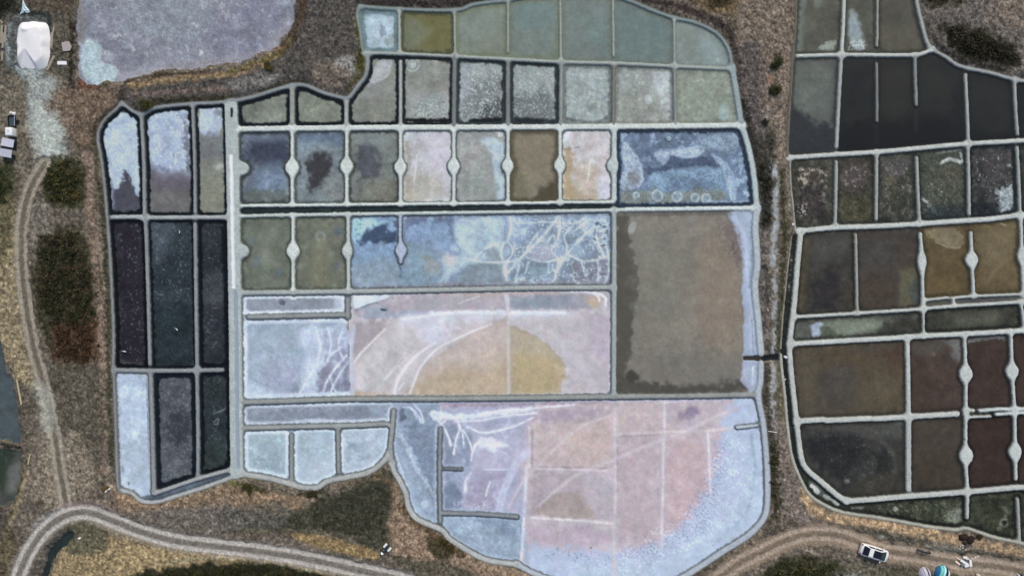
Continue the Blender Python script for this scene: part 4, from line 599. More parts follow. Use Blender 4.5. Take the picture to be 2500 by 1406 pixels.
for q, w, c in (([(864,884),(880,862),(905,838),(938,806)],4,(216,204,196)),([(962,964),(970,930),(1000,885),(1030,858),(1060,838)],6,(220,212,216)),([(1000,960),(1012,930),(1024,900),(1050,868),(1078,845),(1140,815),(1190,795)],4,(220,210,208)),([(975,950),(985,935)],4,(226,222,226)),([(990,860),(960,900),(940,925)],3,(212,204,202)),([(1370,712),(1430,712),(1462,718),(1478,728),(1478,745)],4,(232,234,238)),([(1440,714),(1458,722),(1464,735)],3,(232,232,232)),([(1120,740),(1150,730),(1170,724)],2.5,(214,208,212)),([(1490,968),(1490,940),(1493,925)],4,(226,232,238)),([(1060,968),(1200,969),(1360,967),(1488,966)],4,(214,212,214))): stroke(q, w, c, 2.5, 2, .85, 'XB', salt=1, dh=.02)
stroke([(862,800),(856,850),(858,900),(860,960)], 9, (184,192,206), 4, 5, .9, 'XB X2', salt=1); patch([(866,925),(885,920),(890,945),(870,950)], (214,200,206), 5, 5, .7, 'XB')
for q, w in X2ST: streak(q, w, (218,224,236), .85, 'X2', 3.2, .35)
network([(735,800),(845,790),(848,965),(740,965)], (204,211,224), N70, .82, .98, .5, 'X2', 14, None, 0)
for q, w, c in (([(866,884),(882,862),(905,838),(940,804)],2.6,(222,212,206)),([(962,964),(970,930),(1000,885),(1030,858),(1064,836)],4,(224,218,222)),([(1000,962),(1012,930),(1024,900),(1050,868),(1078,845),(1140,815),(1200,790)],2.6,(224,216,214)),([(1000,868),(970,896),(942,925)],2,(214,206,204)),([(1370,712),(1430,712),(1462,718),(1478,728),(1478,745)],3,(232,234,238)),([(1440,714),(1458,722),(1464,735)],2.2,(232,232,232)),([(980,780),(1060,770),(1150,762)],5,(222,224,232))): streak(q, w, c, .85, 'XB', 3, .3)
# strip and white ponds
patch([(640,1000),(930,990),(930,1022),(650,1030)], (122,126,136), 8, 8, .7, 'YA'); stroke([(700,1034),(780,1026),(860,1030),(940,1024)], 7, (212,219,230), 4, 5, .85, 'YA', salt=1); patch([(900,990),(950,985),(950,1015),(910,1010)], (160,168,182), 8, 8, .7, 'YA', salt=1); stroke([(610,992),(800,988),(945,983)], 4, (196,204,216), 3, 3, .8, 'YA', salt=1)
specks([(605,1100),(690,1100),(690,1150),(605,1150)], (112,128,132), .4, .15, .7, 'Y1', N5); patch([(850,1080),(880,1075),(885,1120),(850,1115)], (146,156,164), 14, 10, .7, 'Y3'); patch([(740,1120),(810,1120),(800,1170),(750,1175)], (186,194,202), 16, 10, .6, 'Y2'); specks([(600,1055),(940,1050),(930,1130),(760,1180),(600,1150)], (196,206,214), .4, .25, .4, 'Y1 Y2 Y3', N9)
# pink pond and its corners
patch([(985,1050),(1060,1050),(1062,1220),(1040,1180),(1010,1120)], (112,121,136), 8, 10, .9, 'PW', salt=0); specks([(985,1050),(1060,1050),(1062,1230),(1010,1150)], (150,160,174), .55, .3, .5, 'PW', N5); stroke([(975,1060),(995,1090),(1010,1130),(1035,1170),(1062,1210)], 10, (186,196,208), 4, 7, .85, 'PW', salt=1); patch([(970,1080),(1000,1140),(1050,1210),(1064,1280),(1020,1258),(995,1200)], (158,170,184), 9, 8, .8, 'PW', salt=1); blob(1038,1227,9,9,(190,200,210),on='PW',soft=5); stroke([(966,1110),(985,1165),(998,1205),(1008,1245),(1030,1268),(1070,1284)], 6, (206,210,218), 3, 2, .85, 'PW', salt=1)
patch([(968,1000),(1000,990),(1040,1010),(1060,1040),(985,1042)], (128,138,152), 8, 8, .8, 'PW'); stroke([(985,1040),(1060,1040)], 7, (110,120,136), 3, 3, .8, 'PW'); patch([(968,1005),(985,1000),(990,1020),(972,1030)], (84,92,108), 4, 4, .8, 'PW'); stroke([(985,992),(1010,1000),(1030,1030)], 5, (208,214,226), 3, 4, .8, 'PW', salt=1); stroke([(968,983),(1020,981),(1060,982)], 7, (158,140,146), 4, 5, .7, 'PW')
patch([(1150,1265),(1240,1265),(1255,1310),(1200,1290)], (126,138,154), 8, 8, .85, 'PS', salt=0); specks([(1085,1260),(1265,1265),(1260,1370),(1150,1340)], (182,192,204), .4, .25, .5, 'PS', N9); specks([(1220,1270),(1268,1270),(1264,1340),(1230,1320)], (92,104,122), .4, .2, .7, 'PS', N9)
patch([(1080,985),(1290,985),(1290,1040),(1270,1100),(1285,1240),(1270,1255),(1080,1250)], (162,163,180), 14, 10, .9, 'P', salt=1); patch([(1082,1045),(1140,1045),(1150,1140),(1085,1140)], (120,128,144), 9, 9, .85, 'P', salt=0); patch([(1085,1155),(1125,1160),(1120,1240),(1085,1245)], (128,138,154), 9, 8, .8, 'P', salt=0); patch([(1085,1190),(1110,1180),(1130,1230),(1085,1245)], (104,112,130), 6, 6, .8, 'P'); patch([(1145,1170),(1240,1150),(1220,1240),(1140,1235)], (156,146,162), 12, 9, .8, 'P', salt=0); specks([(1100,1215),(1215,1215),(1215,1250),(1100,1250)], (186,186,200), .15, .2, .7, 'P', N5)
patch([(1160,1080),(1290,1060),(1280,1130),(1160,1150)], (180,174,190), 14, 9, .8, 'P', salt=1); stroke([(1080,985),(1200,982),(1400,978),(1480,975)], 16, (150,130,138), 6, 7, .8, 'P', salt=0); specks([(1080,978),(1400,974),(1400,1000),(1080,1002)], (118,98,110), .3, .2, .6, 'P', N9, 5)
patch([(1300,1010),(1480,990),(1495,1060),(1480,1140),(1310,1135),(1300,1080)], (196,167,160), 18, 12, .8, 'P', salt=0); patch([(1380,1060),(1490,1030),(1490,1120),(1400,1120)], (202,168,154), 22, 14, .7, 'P'); patch([(1505,985),(1615,980),(1615,1050),(1505,1055)], (196,168,164), 14, 9, .8, 'P'); patch([(1625,985),(1760,985),(1740,1040),(1630,1045)], (186,163,168), 14, 9, .8, 'P'); blob(1685,1008,24,12,(122,110,126),-15,on='P',soft=10,a=.85); patch([(1700,972),(1740,966),(1780,974),(1740,976)], (108,104,118), 4, 3, .8, 'P'); patch([(1280,1010),(1460,995),(1480,1010),(1400,1025),(1290,1030)], (158,146,160), 10, 8, .7, 'P')
patch([(1505,1070),(1612,1070),(1612,1300),(1510,1310)], (188,160,164), 16, 12, .8, 'P'); patch([(1632,1070),(1720,1080),(1735,1200),(1700,1260),(1635,1310)], (202,162,162), 22, 12, .85, 'P'); patch([(1300,1150),(1480,1160),(1480,1260),(1300,1250)], (172,150,154), 14, 10, .8, 'P'); patch([(1420,1160),(1495,1160),(1495,1270),(1450,1250)], (186,170,176), 14, 9, .7, 'P')
patch([(1290,1275),(1490,1288),(1490,1340),(1300,1330)], (178,164,172), 16, 10, .8, 'P', salt=0)
SB = (178,188,208)
patch([(1300,1330),(1480,1345),(1600,1325),(1690,1250),(1745,1150),(1760,1060),(1780,985),(1860,970),(1880,1200),(1850,1290),(1700,1400),(1550,1440),(1400,1436),(1280,1390)], SB, 14, 14, .95, 'P', salt=1, dh=.04)
patch([(1420,1380),(1600,1370),(1740,1290),(1810,1200),(1830,1080),(1860,1080),(1870,1220),(1830,1290),(1700,1380),(1550,1420),(1400,1415)], (180,192,206), 10, 8, .7, 'P'); specks([(1640,1290),(1760,1060),(1800,1080),(1740,1300),(1600,1370),(1320,1370),(1310,1320),(1500,1340)], (138,142,170), .2, .25, .6, 'P', N5, 20); specks([(1500,1340),(1680,1240),(1760,1060),(1830,1060),(1850,1250),(1560,1420),(1330,1390)], (208,214,228), .35, .2, .6, 'P', N5b, 12)
specks([(1310,1330),(1500,1330),(1480,1390),(1310,1380)], (72,84,98), .66, .08, .9, 'P', N9, 8); stroke([(1862,1090),(1858,1180),(1862,1230),(1840,1275),(1790,1310)], 5, (196,206,216), 3, 2, .7, 'P'); stroke([(1835,1060),(1842,1160),(1820,1250),(1740,1330)], 4, (150,162,178), 4, 4, .6, 'P'); stroke([(1280,1300),(1285,1380)], 14, (160,168,182), 6, 6, .8, 'P', salt=1)
GH = (212,196,196)
for q, w, c, a in (([(1292,1042),(1292,1140)],9,GH,.6),([(1286,1140),(1280,1240),(1274,1340),(1270,1374)],9,(208,212,224),.8),([(1310,1144),(1400,1146),(1480,1150)],6,GH,.8),([(1296,1264),(1400,1270),(1495,1278)],7,(216,206,204),.85),([(1500,985),(1500,1100),(1502,1200),(1498,1310),(1500,1400)],8,(204,188,188),.75),([(1622,980),(1622,1060)],7,(212,204,210),.8),([(1620,1075),(1618,1200),(1616,1290),(1614,1340)],7,(214,202,206),.85),([(1728,1056),(1732,1130),(1734,1200)],6,(220,214,222),.85),([(1508,1060),(1620,1055),(1700,1054),(1790,1046)],7,(208,190,184),.7),([(1180,1146),(1240,1146)],3,(206,206,216),.7)): streak(q, w*.55, c, a, 'P', 2.2, .45, None, .05)
stroke([(1299,1050),(1299,1130)], 4, (156,132,134), 3, 2, .6, 'P'); stroke([(1508,1066),(1508,1200)], 3, (160,134,138), 2, 2, .5, 'P'); stroke([(1310,1140),(1480,1142)], 3, (150,128,130), 2, 2, .5, 'P'); stroke([(1510,1066),(1610,1062)], 3, (158,134,134), 2, 2, .5, 'P')
PV = (222,220,232)
streak_p = lambda p, w, a=.9, ha=.3: streak(p, w, (226,226,236), a, 'P PW', 2.6, ha)
network([(1078,985),(1300,982),(1290,1130),(1230,1250),(1085,1246)], (196,198,212), N70, .84, .98, .45, 'P', 20, None, 0); network([(1075,1000),(1250,992),(1260,1110),(1085,1110)], (204,206,220), N35, .88, .98, .5, 'P', 20)
patch([(1046,1010),(1062,1002),(1090,1010),(1150,1012),(1215,1002),(1290,996),(1292,1003),(1220,1012),(1150,1022),(1100,1026),(1066,1026)], (226,230,238), 4, 7, .9, 'P PW', salt=1, dh=.03)
for q, w in (([(1180,1008),(1250,1000),(1330,994),(1400,988)],4),([(1062,1020),(1080,1038),(1092,1060),(1100,1086)],3.4),([(1116,1026),(1122,1046),(1114,1072),(1107,1108)],3),([(1122,1040),(1130,1062),(1132,1092)],3.4),([(1130,1048),(1146,1078),(1152,1100)],2.4),([(1142,1042),(1176,1056),(1210,1052),(1262,1038),(1300,1020)],3.4),([(1112,1028),(1170,1026),(1230,1016),(1310,1008)],3.4),([(1150,1122),(1158,1092),(1176,1070)],4),([(1148,1156),(1137,1174),(1136,1198)],3.6),([(1196,1176),(1190,1194),(1186,1210)],2),([(1100,1016),(1082,1030),(1070,1042)],3),([(1012,990),(1026,1004),(1034,1028)],3),([(996,992),(1010,1004),(1016,1020)],2.4)): streak_p(q, w)
patch([(1160,1085),(1175,1068),(1205,1072),(1240,1086),(1215,1096),(1235,1108),(1200,1098)], (228,228,236), 6, 7, .9, 'P', salt=1)
for q, w, c, a in (([(1218,1245),(1232,1190),(1262,1130),(1288,1104)],20,(196,196,212),.75),([(1240,1240),(1280,1170),(1310,1140),(1360,1090),(1414,1044),(1450,1028),(1492,1014)],5,(212,192,194),.75),([(1310,1110),(1350,1078),(1390,1055)],7,(206,180,178),.6),([(1312,1240),(1360,1195),(1414,1156),(1460,1138),(1500,1122),(1560,1096),(1620,1072),(1680,1050),(1740,1020),(1800,995)],9,(208,188,192),.7),([(1520,1020),(1530,1000),(1548,994),(1556,1002)],5,(212,184,174),.7),([(1520,1030),(1532,1014),(1552,1010),(1560,1022)],6,(214,186,168),.7),([(1380,1088),(1392,1072),(1408,1076)],6,(212,176,160),.7),([(1600,984),(1650,980),(1700,975)],3,(222,206,214),.7)): stroke(q, w, c, 4, 3, a, 'P', dh=.015)
patch([(1314,1240),(1340,1218),(1367,1204),(1414,1201),(1432,1226),(1454,1250),(1437,1266),(1314,1256)], (172,146,132), 4, 4, .85, 'P'); patch([(1470,976),(1500,975),(1510,990),(1480,995)], (178,148,150), 6, 5, .6, 'P')
# east block
stroke([(1960,0),(1952,60),(1950,120)], 18, (112,124,112), 8, 5, .8, 'R1a'); patch([(1995,120),(2030,100),(2045,110),(2030,126)], (150,156,146), 4, 7, .9, 'R1a', salt=1, f=N9); patch([(1985,-20),(2010,-20),(2005,15),(1990,15)], (112,124,110), 6, 5, .7, 'R1a'); patch([(2072,30),(2084,24),(2098,50),(2108,90),(2112,118),(2085,122),(2072,80)], (150,161,168), 6, 6, .9, 'R1b', salt=1); specks([(2070,95),(2115,95),(2115,125),(2070,125)], (182,188,184), .1, .15, .9, 'R1b', N5, 6, 1); patch([(2150,60),(2240,60),(2255,120),(2150,125)], (96,90,70), 16, 12, .7, 'R1c')
patch([(1945,160),(2030,160),(2020,280),(1940,270)], (106,115,104), 16, 10, .7, 'R2a'); patch([(1925,265),(1955,270),(1990,300),(2040,310),(2040,380),(1924,384)], (48,51,56), 16, 11, .95, 'R2a'); patch([(2050,300),(2360,290),(2362,350),(2240,364),(2045,374)], (23,27,29), 20, 12, .9, 'R2b R2c R2d'); patch([(2160,170),(2220,170),(2220,270),(2160,280)], (50,51,44), 20, 10, .6, 'R2c'); patch([(2250,160),(2340,190),(2330,270),(2255,270)], (46,48,44), 20, 10, .6, 'R2d'); patch([(2330,200),(2360,200),(2362,340),(2320,330)], (30,33,38), 14, 8, .7, 'R2d'); patch([(2370,320),(2484,318),(2484,344),(2364,350)], (30,34,34), 8, 6, .7, 'R2e')
patch([(2390,210),(2460,210),(2460,310),(2395,310)], (44,47,43), 18, 10, .6, 'R2e'); stroke([(2140,300),(2140,350)], 9, (40,42,40), 5, 3, .6, 'R2b R2c'); stroke([(2237,255),(2238,320)], 9, (50,54,46), 5, 3, .6, 'R2c R2d')
specks([(1942,405),(2025,405),(2020,500),(1950,500)], (166,148,130), .1, .2, .9, 'R3a', N9, 10); patch([(1965,420),(2000,420),(2010,460),(1990,500),(1965,480)], (92,82,66), 8, 10, .7, 'R3a'); patch([(1955,460),(2010,450),(2010,530),(1955,530)], (64,54,54), 10, 10, .8, 'R3a'); specks([(1945,490),(1975,490),(1975,530),(1945,530)], (170,160,152), .35, .15, .8, 'R3a', N5, 6); patch([(2055,405),(2100,400),(2110,450),(2060,460)], (92,78,76), 10, 12, .7, 'R3b'); specks([(2052,400),(2125,400),(2125,470),(2055,470)], (150,136,130), .45, .15, .6, 'R3b', N9, 10); patch([(2050,480),(2130,480),(2130,540),(2050,540)], (80,76,42), 14, 12, .7, 'R3b')
patch([(2160,390),(2220,390),(2200,430),(2160,430)], (98,90,92), 8, 10, .7, 'R3c'); specks([(2150,390),(2232,385),(2235,530),(2150,530)], (126,120,112), .5, .15, .6, 'R3c', N9, 8); patch([(2160,425),(2190,430),(2185,490),(2160,480)], (92,86,62), 12, 8, .6, 'R3c'); patch([(2260,400),(2345,400),(2350,500),(2260,500)], (86,90,70), 20, 14, .7, 'R3d'); stroke([(2345,372),(2350,382),(2348,395),(2330,392),(2318,388),(2300,396)], 7, (182,192,188), 3, 4, .95, 'R3d', salt=1, dh=.03); stroke([(2290,374),(2330,368),(2356,366),(2360,400)], 6, (140,152,150), 3, 3, .8, 'R3d'); stroke([(2252,485),(2270,500),(2282,515)], 7, (176,186,184), 3, 5, .9, 'R3d', salt=1); specks([(2255,440),(2355,440),(2355,530),(2255,530)], (150,158,156), .78, .1, .7, 'R3d', N5, 8); patch([(2270,500),(2360,500),(2360,535),(2270,538)], (46,54,58), 10, 8, .7, 'R3d'); patch([(2305,415),(2345,410),(2340,440),(2310,440)], (102,92,70), 8, 7, .6, 'R3d')
patch([(2400,380),(2460,370),(2470,400),(2440,440),(2410,430)], (88,82,84), 12, 12, .7, 'R3e'); patch([(2425,468),(2470,452),(2478,480),(2470,515),(2430,520),(2440,490)], (160,170,176), 5, 9, .95, 'R3e', salt=1, f=N9); specks([(2372,380),(2475,370),(2480,520),(2372,520)], (150,150,150), .78, .1, .7, 'R3e', N5, 8); patch([(2370,490),(2440,500),(2430,535),(2370,535)], (32,38,44), 8, 7, .8, 'R3e'); blob(2466,404,6,5,(160,162,168),on='R3e',soft=2)
stroke([(1966,590),(1962,660),(1956,750)], 18, (92,78,46), 7, 6, .8, 'R4a'); patch([(1990,590),(2070,580),(2060,620),(2000,630)], (84,84,78), 16, 12, .7, 'R4a'); patch([(1985,690),(2040,660),(2060,740),(1985,755)], (52,47,48), 16, 12, .8, 'R4a'); patch([(2060,700),(2088,700),(2090,755),(2060,758)], (76,68,48), 8, 6, .6, 'R4a'); patch([(2105,590),(2190,580),(2200,640),(2110,650)], (78,74,70), 18, 12, .7, 'R4b'); patch([(2195,660),(2230,650),(2245,680),(2235,740),(2195,750)], (108,102,66), 12, 9, .85, 'R4b'); patch([(2218,700),(2236,680),(2246,700),(2246,740),(2225,735)], (72,80,76), 5, 5, .8, 'R4b'); patch([(2110,680),(2180,670),(2185,750),(2105,755)], (84,66,50), 16, 10, .7, 'R4b'); patch([(2180,600),(2225,590),(2235,640),(2190,650)], (84,66,52), 14, 9, .6, 'R4b')
patch([(2256,562),(2300,552),(2340,560),(2352,590),(2342,606),(2320,604),(2290,592),(2270,580)], (140,122,84), 5, 7, .9, 'R4c', f=N9); stroke([(2290,592),(2318,604),(2344,604)], 3, (172,154,116), 2, 2, .8, 'R4c'); patch([(2285,680),(2340,650),(2350,720),(2290,722)], (112,86,38), 16, 9, .6, 'R4c'); patch([(2385,570),(2470,560),(2480,620),(2400,650)], (128,108,70), 20, 12, .7, 'R4d'); stroke([(2410,690),(2440,650),(2470,630)], 8, (142,122,84), 6, 4, .5, 'R4d'); stroke([(2445,546),(2456,550)], 4, (182,176,150), 2, 2, .9, 'R4d'); blob(2497,628,5,10,(210,226,234),on='R4d R4e')
patch([(1975,795),(2010,785),(2010,815),(1985,825)], (164,174,190), 3, 3, .95, 'R5a', salt=1, dh=.05); patch([(2010,785),(2140,778),(2180,785),(2150,800),(2080,822),(2020,826)], (134,144,120), 12, 8, .9, 'R5a'); patch([(2000,800),(2020,795),(2050,822),(2005,828)], (88,98,76), 4, 4, .8, 'R5a'); patch([(2160,782),(2245,776),(2246,815),(2150,820)], (58,55,44), 10, 8, .7, 'R5a'); patch([(1945,785),(1975,785),(1980,828),(1940,828)], (92,92,84), 6, 5, .7, 'R5a'); patch([(2330,770),(2430,762),(2430,790),(2340,795)], (98,98,78), 12, 8, .8, 'R5b'); stroke([(2480,750),(2494,762)], 5, (146,148,132), 3, 3, .8, 'R5b'); stroke([(2262,742),(2318,738)], 6, (92,92,62), 3, 2, .9, 'R4f')
patch([(1950,865),(2000,855),(1990,990),(1955,1000)], (98,86,64), 18, 9, .6, 'R6a'); patch([(2010,870),(2180,850),(2200,880),(2080,900)], (98,76,48), 18, 12, .7, 'R6a'); patch([(2160,860),(2205,850),(2208,920),(2170,910)], (84,56,40), 14, 8, .7, 'R6a'); patch([(2020,900),(2090,900),(2085,990),(2000,990)], (86,78,70), 20, 12, .7, 'R6a'); patch([(2100,900),(2200,890),(2200,1005),(2100,1005)], (104,88,58), 24, 12, .6, 'R6a')
patch([(2300,830),(2350,825),(2352,890),(2335,880),(2320,850)], (124,124,122), 9, 9, .85, 'R6b', salt=1); patch([(2230,835),(2310,830),(2300,860),(2235,870)], (88,82,70), 10, 8, .7, 'R6b'); blob(2280,865,6,5,(120,100,84),on='R6b',soft=3,a=.7); stroke([(2362,835),(2372,828),(2400,824),(2440,822),(2462,826)], 12, (126,136,142), 4, 4, .9, 'R6c', salt=1); stroke([(2362,850),(2364,900)], 6, (56,48,48), 4, 3, .6, 'R6c')
patch([(1985,1070),(2080,1050),(2110,1100),(2060,1170),(2010,1140),(1975,1110)], (46,47,47), 14, 12, .9, 'R7a'); patch([(1975,1040),(2130,1035),(2200,1030),(2205,1070),(2080,1060)], (88,87,80), 12, 9, .75, 'R7a'); patch([(2140,1110),(2165,1095),(2175,1150),(2150,1165)], (46,47,45), 9, 8, .8, 'R7a'); stroke([(2110,1060),(2160,1080),(2185,1120),(2180,1160),(2120,1185)], 10, (90,84,76), 6, 6, .6, 'R7a'); patch([(2080,1170),(2200,1150),(2200,1205),(2080,1212)], (74,66,50), 12, 9, .6, 'R7a'); stroke([(2190,1030),(2208,1040),(2208,1090)], 10, (112,118,112), 5, 4, .7, 'R7a'); blob(2071,1174,6,4,(124,122,118),on='R7a',soft=3); specks([(1970,1050),(2200,1040),(2200,1190),(2050,1190)], (98,98,98), .62, .12, .5, 'R7a', N5)
stroke([(2300,1055),(2315,1045)], 5, (112,100,86), 4, 3, .7, 'R7b'); patch([(2235,1030),(2340,1025),(2345,1100),(2240,1100)], (86,74,58), 20, 12, .6, 'R7b'); patch([(2380,1040),(2460,1035),(2460,1080),(2385,1085)], (74,50,38), 16, 10, .6, 'R7c')
specks([(2110,1240),(2360,1215),(2350,1280),(2200,1268)], (102,104,78), .35, .2, .7, 'R8a', N9, 6); patch([(2310,1250),(2348,1240),(2346,1272),(2315,1275)], (136,138,122), 6, 8, .8, 'R8a'); blob(2188,1243,8,4,(176,172,166),15,on='R8a',soft=2); stroke([(2120,1234),(2180,1238)], 6, (70,68,64), 3, 3, .8, 'R8a'); stroke([(2110,1262),(2200,1270),(2340,1288)], 8, (34,34,27), 3, 2, .9, 'R8a'); ring(2452,1276,9,5,(142,140,116),on='R8b',soft=3,a=.8); stroke([(2445,1235),(2460,1250),(2440,1290)], 7, (136,134,110), 5, 6, .7, 'R8b'); blob(2453,1276,5,6,(44,42,34),on='R8b',soft=3); patch([(2400,1220),(2450,1215),(2440,1250),(2405,1255)], (52,54,34), 8, 7, .7, 'R8b')
patch([(1974,1172),(1990,1178),(2020,1208),(2045,1232),(2020,1222),(1985,1198)], (98,100,96), 3, 5, .85, 'D'); stroke([(1982,1186),(1998,1200)], 10, (196,200,198), 2, 3, .95, 'D', salt=1); stroke([(2014,1210),(2046,1230)], 7, (186,190,186), 2, 3, .9, 'D', salt=1); stroke([(2080,1240),(2125,1238)], 6, (140,138,132), 2, 3, .8, 'D'); stroke([(1930,600),(1934,660)], 5, (110,116,104), 3, 4, .5, 'D'); specks([(1925,600),(1945,600),(1930,740),(1915,740)], (140,146,136), .5, .15, .7, 'D', N5, 3)
patch([(0,860),(40,940),(50,1060),(0,1070),(-60,1060)], (82,88,88), 16, 12, .5, 'B1'); patch([(-40,1100),(20,1098),(14,1180),(-40,1200)], (44,58,38), 14, 10, .8, 'B2'); patch([(20,1140),(50,1130),(40,1200),(16,1200)], (110,106,98), 10, 8, .7, 'B2')
rims()
# salt rims after the rims of mud: bright shores in the salt ponds keep a thin dark wet line at the dike foot
for key in 'V4 V5 V7 X1 X2 XB YA Y1 Y2 Y3 P PW PS Wb LD'.split():
    p = PONDS[key]; sl = window(p['pts'], 4); m = (PID[sl] == p['i']).astype(np.float32)
    put(sl, m*sst(4.6, 1.8, DD[sl]+.7*N9[sl])*.85, (70,76,80), 0)

# the colours above were noted by eye in full surroundings; single-colour samples read cooler and greyer, so shift them all together
def tone(c, k_warm, k_cool, gain, shift):
    Y = (c*np.array([.3, .59, .11], np.float32)).sum(-1, keepdims=True); d = c-Y
    k = np.where(d[..., 2:3] > 0, k_cool*np.interp(d[..., 2:3], [0, .05, .11, .2], [1, 1, .74, .62]), k_warm)
    sh = np.clip(Y/.45, .25, 1.2)
    return np.clip(Y*gain(Y) + d*k + np.array(shift, np.float32)*sh, 0, 1)
EAST = np.isin(PID, [p['i'] for k_, p in PONDS.items() if k_[0] in 'RDX' and k_ not in ('X1', 'X2', 'XB')])
gm = lambda Y: np.interp(Y, [0, .12, .22, .36, .48, .62, .75, 1], [1.05, 1.08, 1.10, 1.15, 1.13, 1.05, 1.045, 1.0])
ge = lambda Y: np.interp(Y, [0, .2, .4, 1], [.96, .98, 1.0, 1.0])
gl = lambda Y: np.interp(Y, [0, .2, .35, .6, 1], [.84, .88, .93, 1.0, 1.0])
C = np.where(LAND[..., None], tone(C, .66, 1, gl, (-.006, 0, .008)), np.where(EAST[..., None], tone(C, .60, .9, ge, (-.008, .002, .016)), tone(C, .66, 1.1, gm, (-.017, .003, .029)))).astype(np.float32)

# ------------------------------------------------------------------ dirt tracks (ruts and crown) on the land
TRACKS = [
 ('dirt_track', 'rutted farm track running down the left side past the dark thickets', [(112,400),(78,460),(58,540),(56,640),(66,740),(86,850),(108,930),(126,1000),(140,1080),(152,1160),(165,1230)], 36, 11, (118,111,100), (148,142,132)),
 ('dirt_road', 'pale dirt road bending through the lower left and along the bottom', [(30,1500),(46,1410),(74,1345),(112,1292),(160,1258),(215,1248),(275,1268),(340,1293),(420,1316),(520,1330),(640,1344),(760,1364),(880,1390),(1000,1418),(1150,1480)], 46, 12.5, (132,127,122), (176,173,170)),
 ('dirt_road', 'dirt road curving in at the lower right past the white car', [(1660,1490),(1740,1420),(1800,1374),(1870,1338),(1940,1308),(2000,1300),(2060,1308),(2140,1338),(2230,1352),(2330,1370),(2430,1380),(2520,1398),(2630,1420)], 52, 12, (136,122,108), (158,144,132))]
TID = np.zeros((NY, NX), np.int16); RUT = np.zeros((NY, NX), np.float32)
for k, (nm, lab, pts, w, off, cm, cr) in enumerate(TRACKS):
    pts = smooth_line(pts, 5); sl = window(pts, w)
    d = seg_dist(sl, pts)
    L = LAND[sl] & (DD[sl] > 2)
    m = sst(w/2+6, w/2-6, d+5*N18[sl]+3*N9[sl])*L
    put(sl, m*.8, cm); put(sl, m*sst(.1, .7, N35[sl])*.5, tuple(c*.88 for c in cm))
    r = sst(7, 3, np.abs(d-off)+1.6*N18[sl])*m
    put(sl, r*.9, cr); put(sl, m*sst(7, 2, d+1.8*N9[sl]+2*N18[sl])*.75, tuple(c*.80 for c in cm))
    RUT[sl] = np.maximum(RUT[sl], r); TID[sl] = np.where((m > .5), k+1, TID[sl])
stroke([(100,950),(118,990),(120,1040)], 34, (152,154,148), 10, 10, .75, 'land')
stroke([(80,1290),(110,1262),(150,1240)], 14, (158,160,160), 6, 5, .5, 'land'); stroke([(150,1232),(230,1226),(280,1244)], 10, (140,124,118), 7, 5, .7, 'land')

# fine mottling everywhere (soil, crust and mud are never one tone)
GR = np.zeros((NY, NX), np.float32) + 0.055
for p in PONDS.values():
    sl = window(p['pts'], 2); GR[sl] = np.where(PID[sl] == p['i'], p['grain'], GR[sl])
veg = sst(-.6, .5, N18)*LAND
PW_ = (PID > 0)
MOT = dict(V1=.15, V2=.12, V3=.11, V4=.05, V5=.08, V6=.06, V7=.06, V8=.16, W1=.08, W2=.08, Wb=.09, M=.10, L1=.08, L2=.08, L3=.07, LA=.16, LB=.18, LC=.18, LD=.05, LE=.16, LF=.18,
           T1=.10, Ua=.10, Ub=.10, Uc=.08, U1=.09, U2=.14, U3=.12, U4=.13, U5=.12, U6=.12, X1=.09, X2=.07, YA=.10, Y1=.05, Y2=.05, Y3=.06, PW=.10, PS=.09, P=.035, XB=.03, W8=.035,
           R3a=.28, R3b=.26, R3c=.26, R3d=.24, R3e=.30, R8a=.26, R8b=.26, R8c=.26, D=.16, R5a=.14, R5b=.16, R4a=.13, R4b=.11, R4c=.10, R4d=.08, R6a=.09, R6b=.09, R6c=.08, R7a=.16, R7b=.09, R7c=.09, R1a=.09, R1b=.10)
MA = np.zeros((NY, NX), np.float32)
for k_, p in PONDS.items():
    sl = window(p['pts'], 2); MA[sl] = np.where(PID[sl] == p['i'], MOT.get(k_, .06), MA[sl])
CLOUD = .42*N35b + .45*N18 + .40*N9 + .28*N5b + .14*WHT
C *= (1 + MA*CLOUD)[..., None]
C *= (1 + GR*(0.9*WHT + .8*N5 + 0.5*N9))[..., None]
C *= (1 + PW_*(.045*N35b + .035*N18 + .03*N70b))[..., None]
C *= 1 + PW_[..., None]*(.012*N35[..., None]*np.array([1, 0, -1], np.float32) + .016*N18b[..., None]*np.array([-.6, 1, -.3], np.float32))
soft_ = 1 - .7*sst(.46, .60, C.mean(2))*sst(.14, .04, C[..., 0]-C[..., 2])      # trodden bare earth is smoother than scrub
C *= (1 + LAND*soft_*(TID == 0)*(.22*N9 + .16*N5 + .13*N18b + .07*WHT))[..., None]
C *= (1 + (TID > 0)*(.05*N9 + .05*N18 + .04*WHT))[..., None]
C = np.clip(C, .02, 1)

# dikes over everything
DM = sst(1.3, -1.3, DD)
DC = np.zeros((len(DIKES)+1, 3), np.float32); DTOP = np.zeros(len(DIKES)+1, np.float32)
for k, d in enumerate(DIKES): DC[k+1] = rgb(d['col']); DTOP[k+1] = d['top'] + 0.0017*(k % 7)
dc = tone(DC, .75, 1, lambda Y: np.interp(Y, [0, .5, .75, 1], [1, 1.02, 1.05, 1]), (-.008, .002, .016))[DID]*(1 + .05*N35 + .05*N9 + .035*WHT)[..., None]
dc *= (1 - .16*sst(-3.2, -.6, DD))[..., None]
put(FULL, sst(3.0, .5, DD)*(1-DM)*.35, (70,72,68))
C += DM[..., None]*(dc-C)
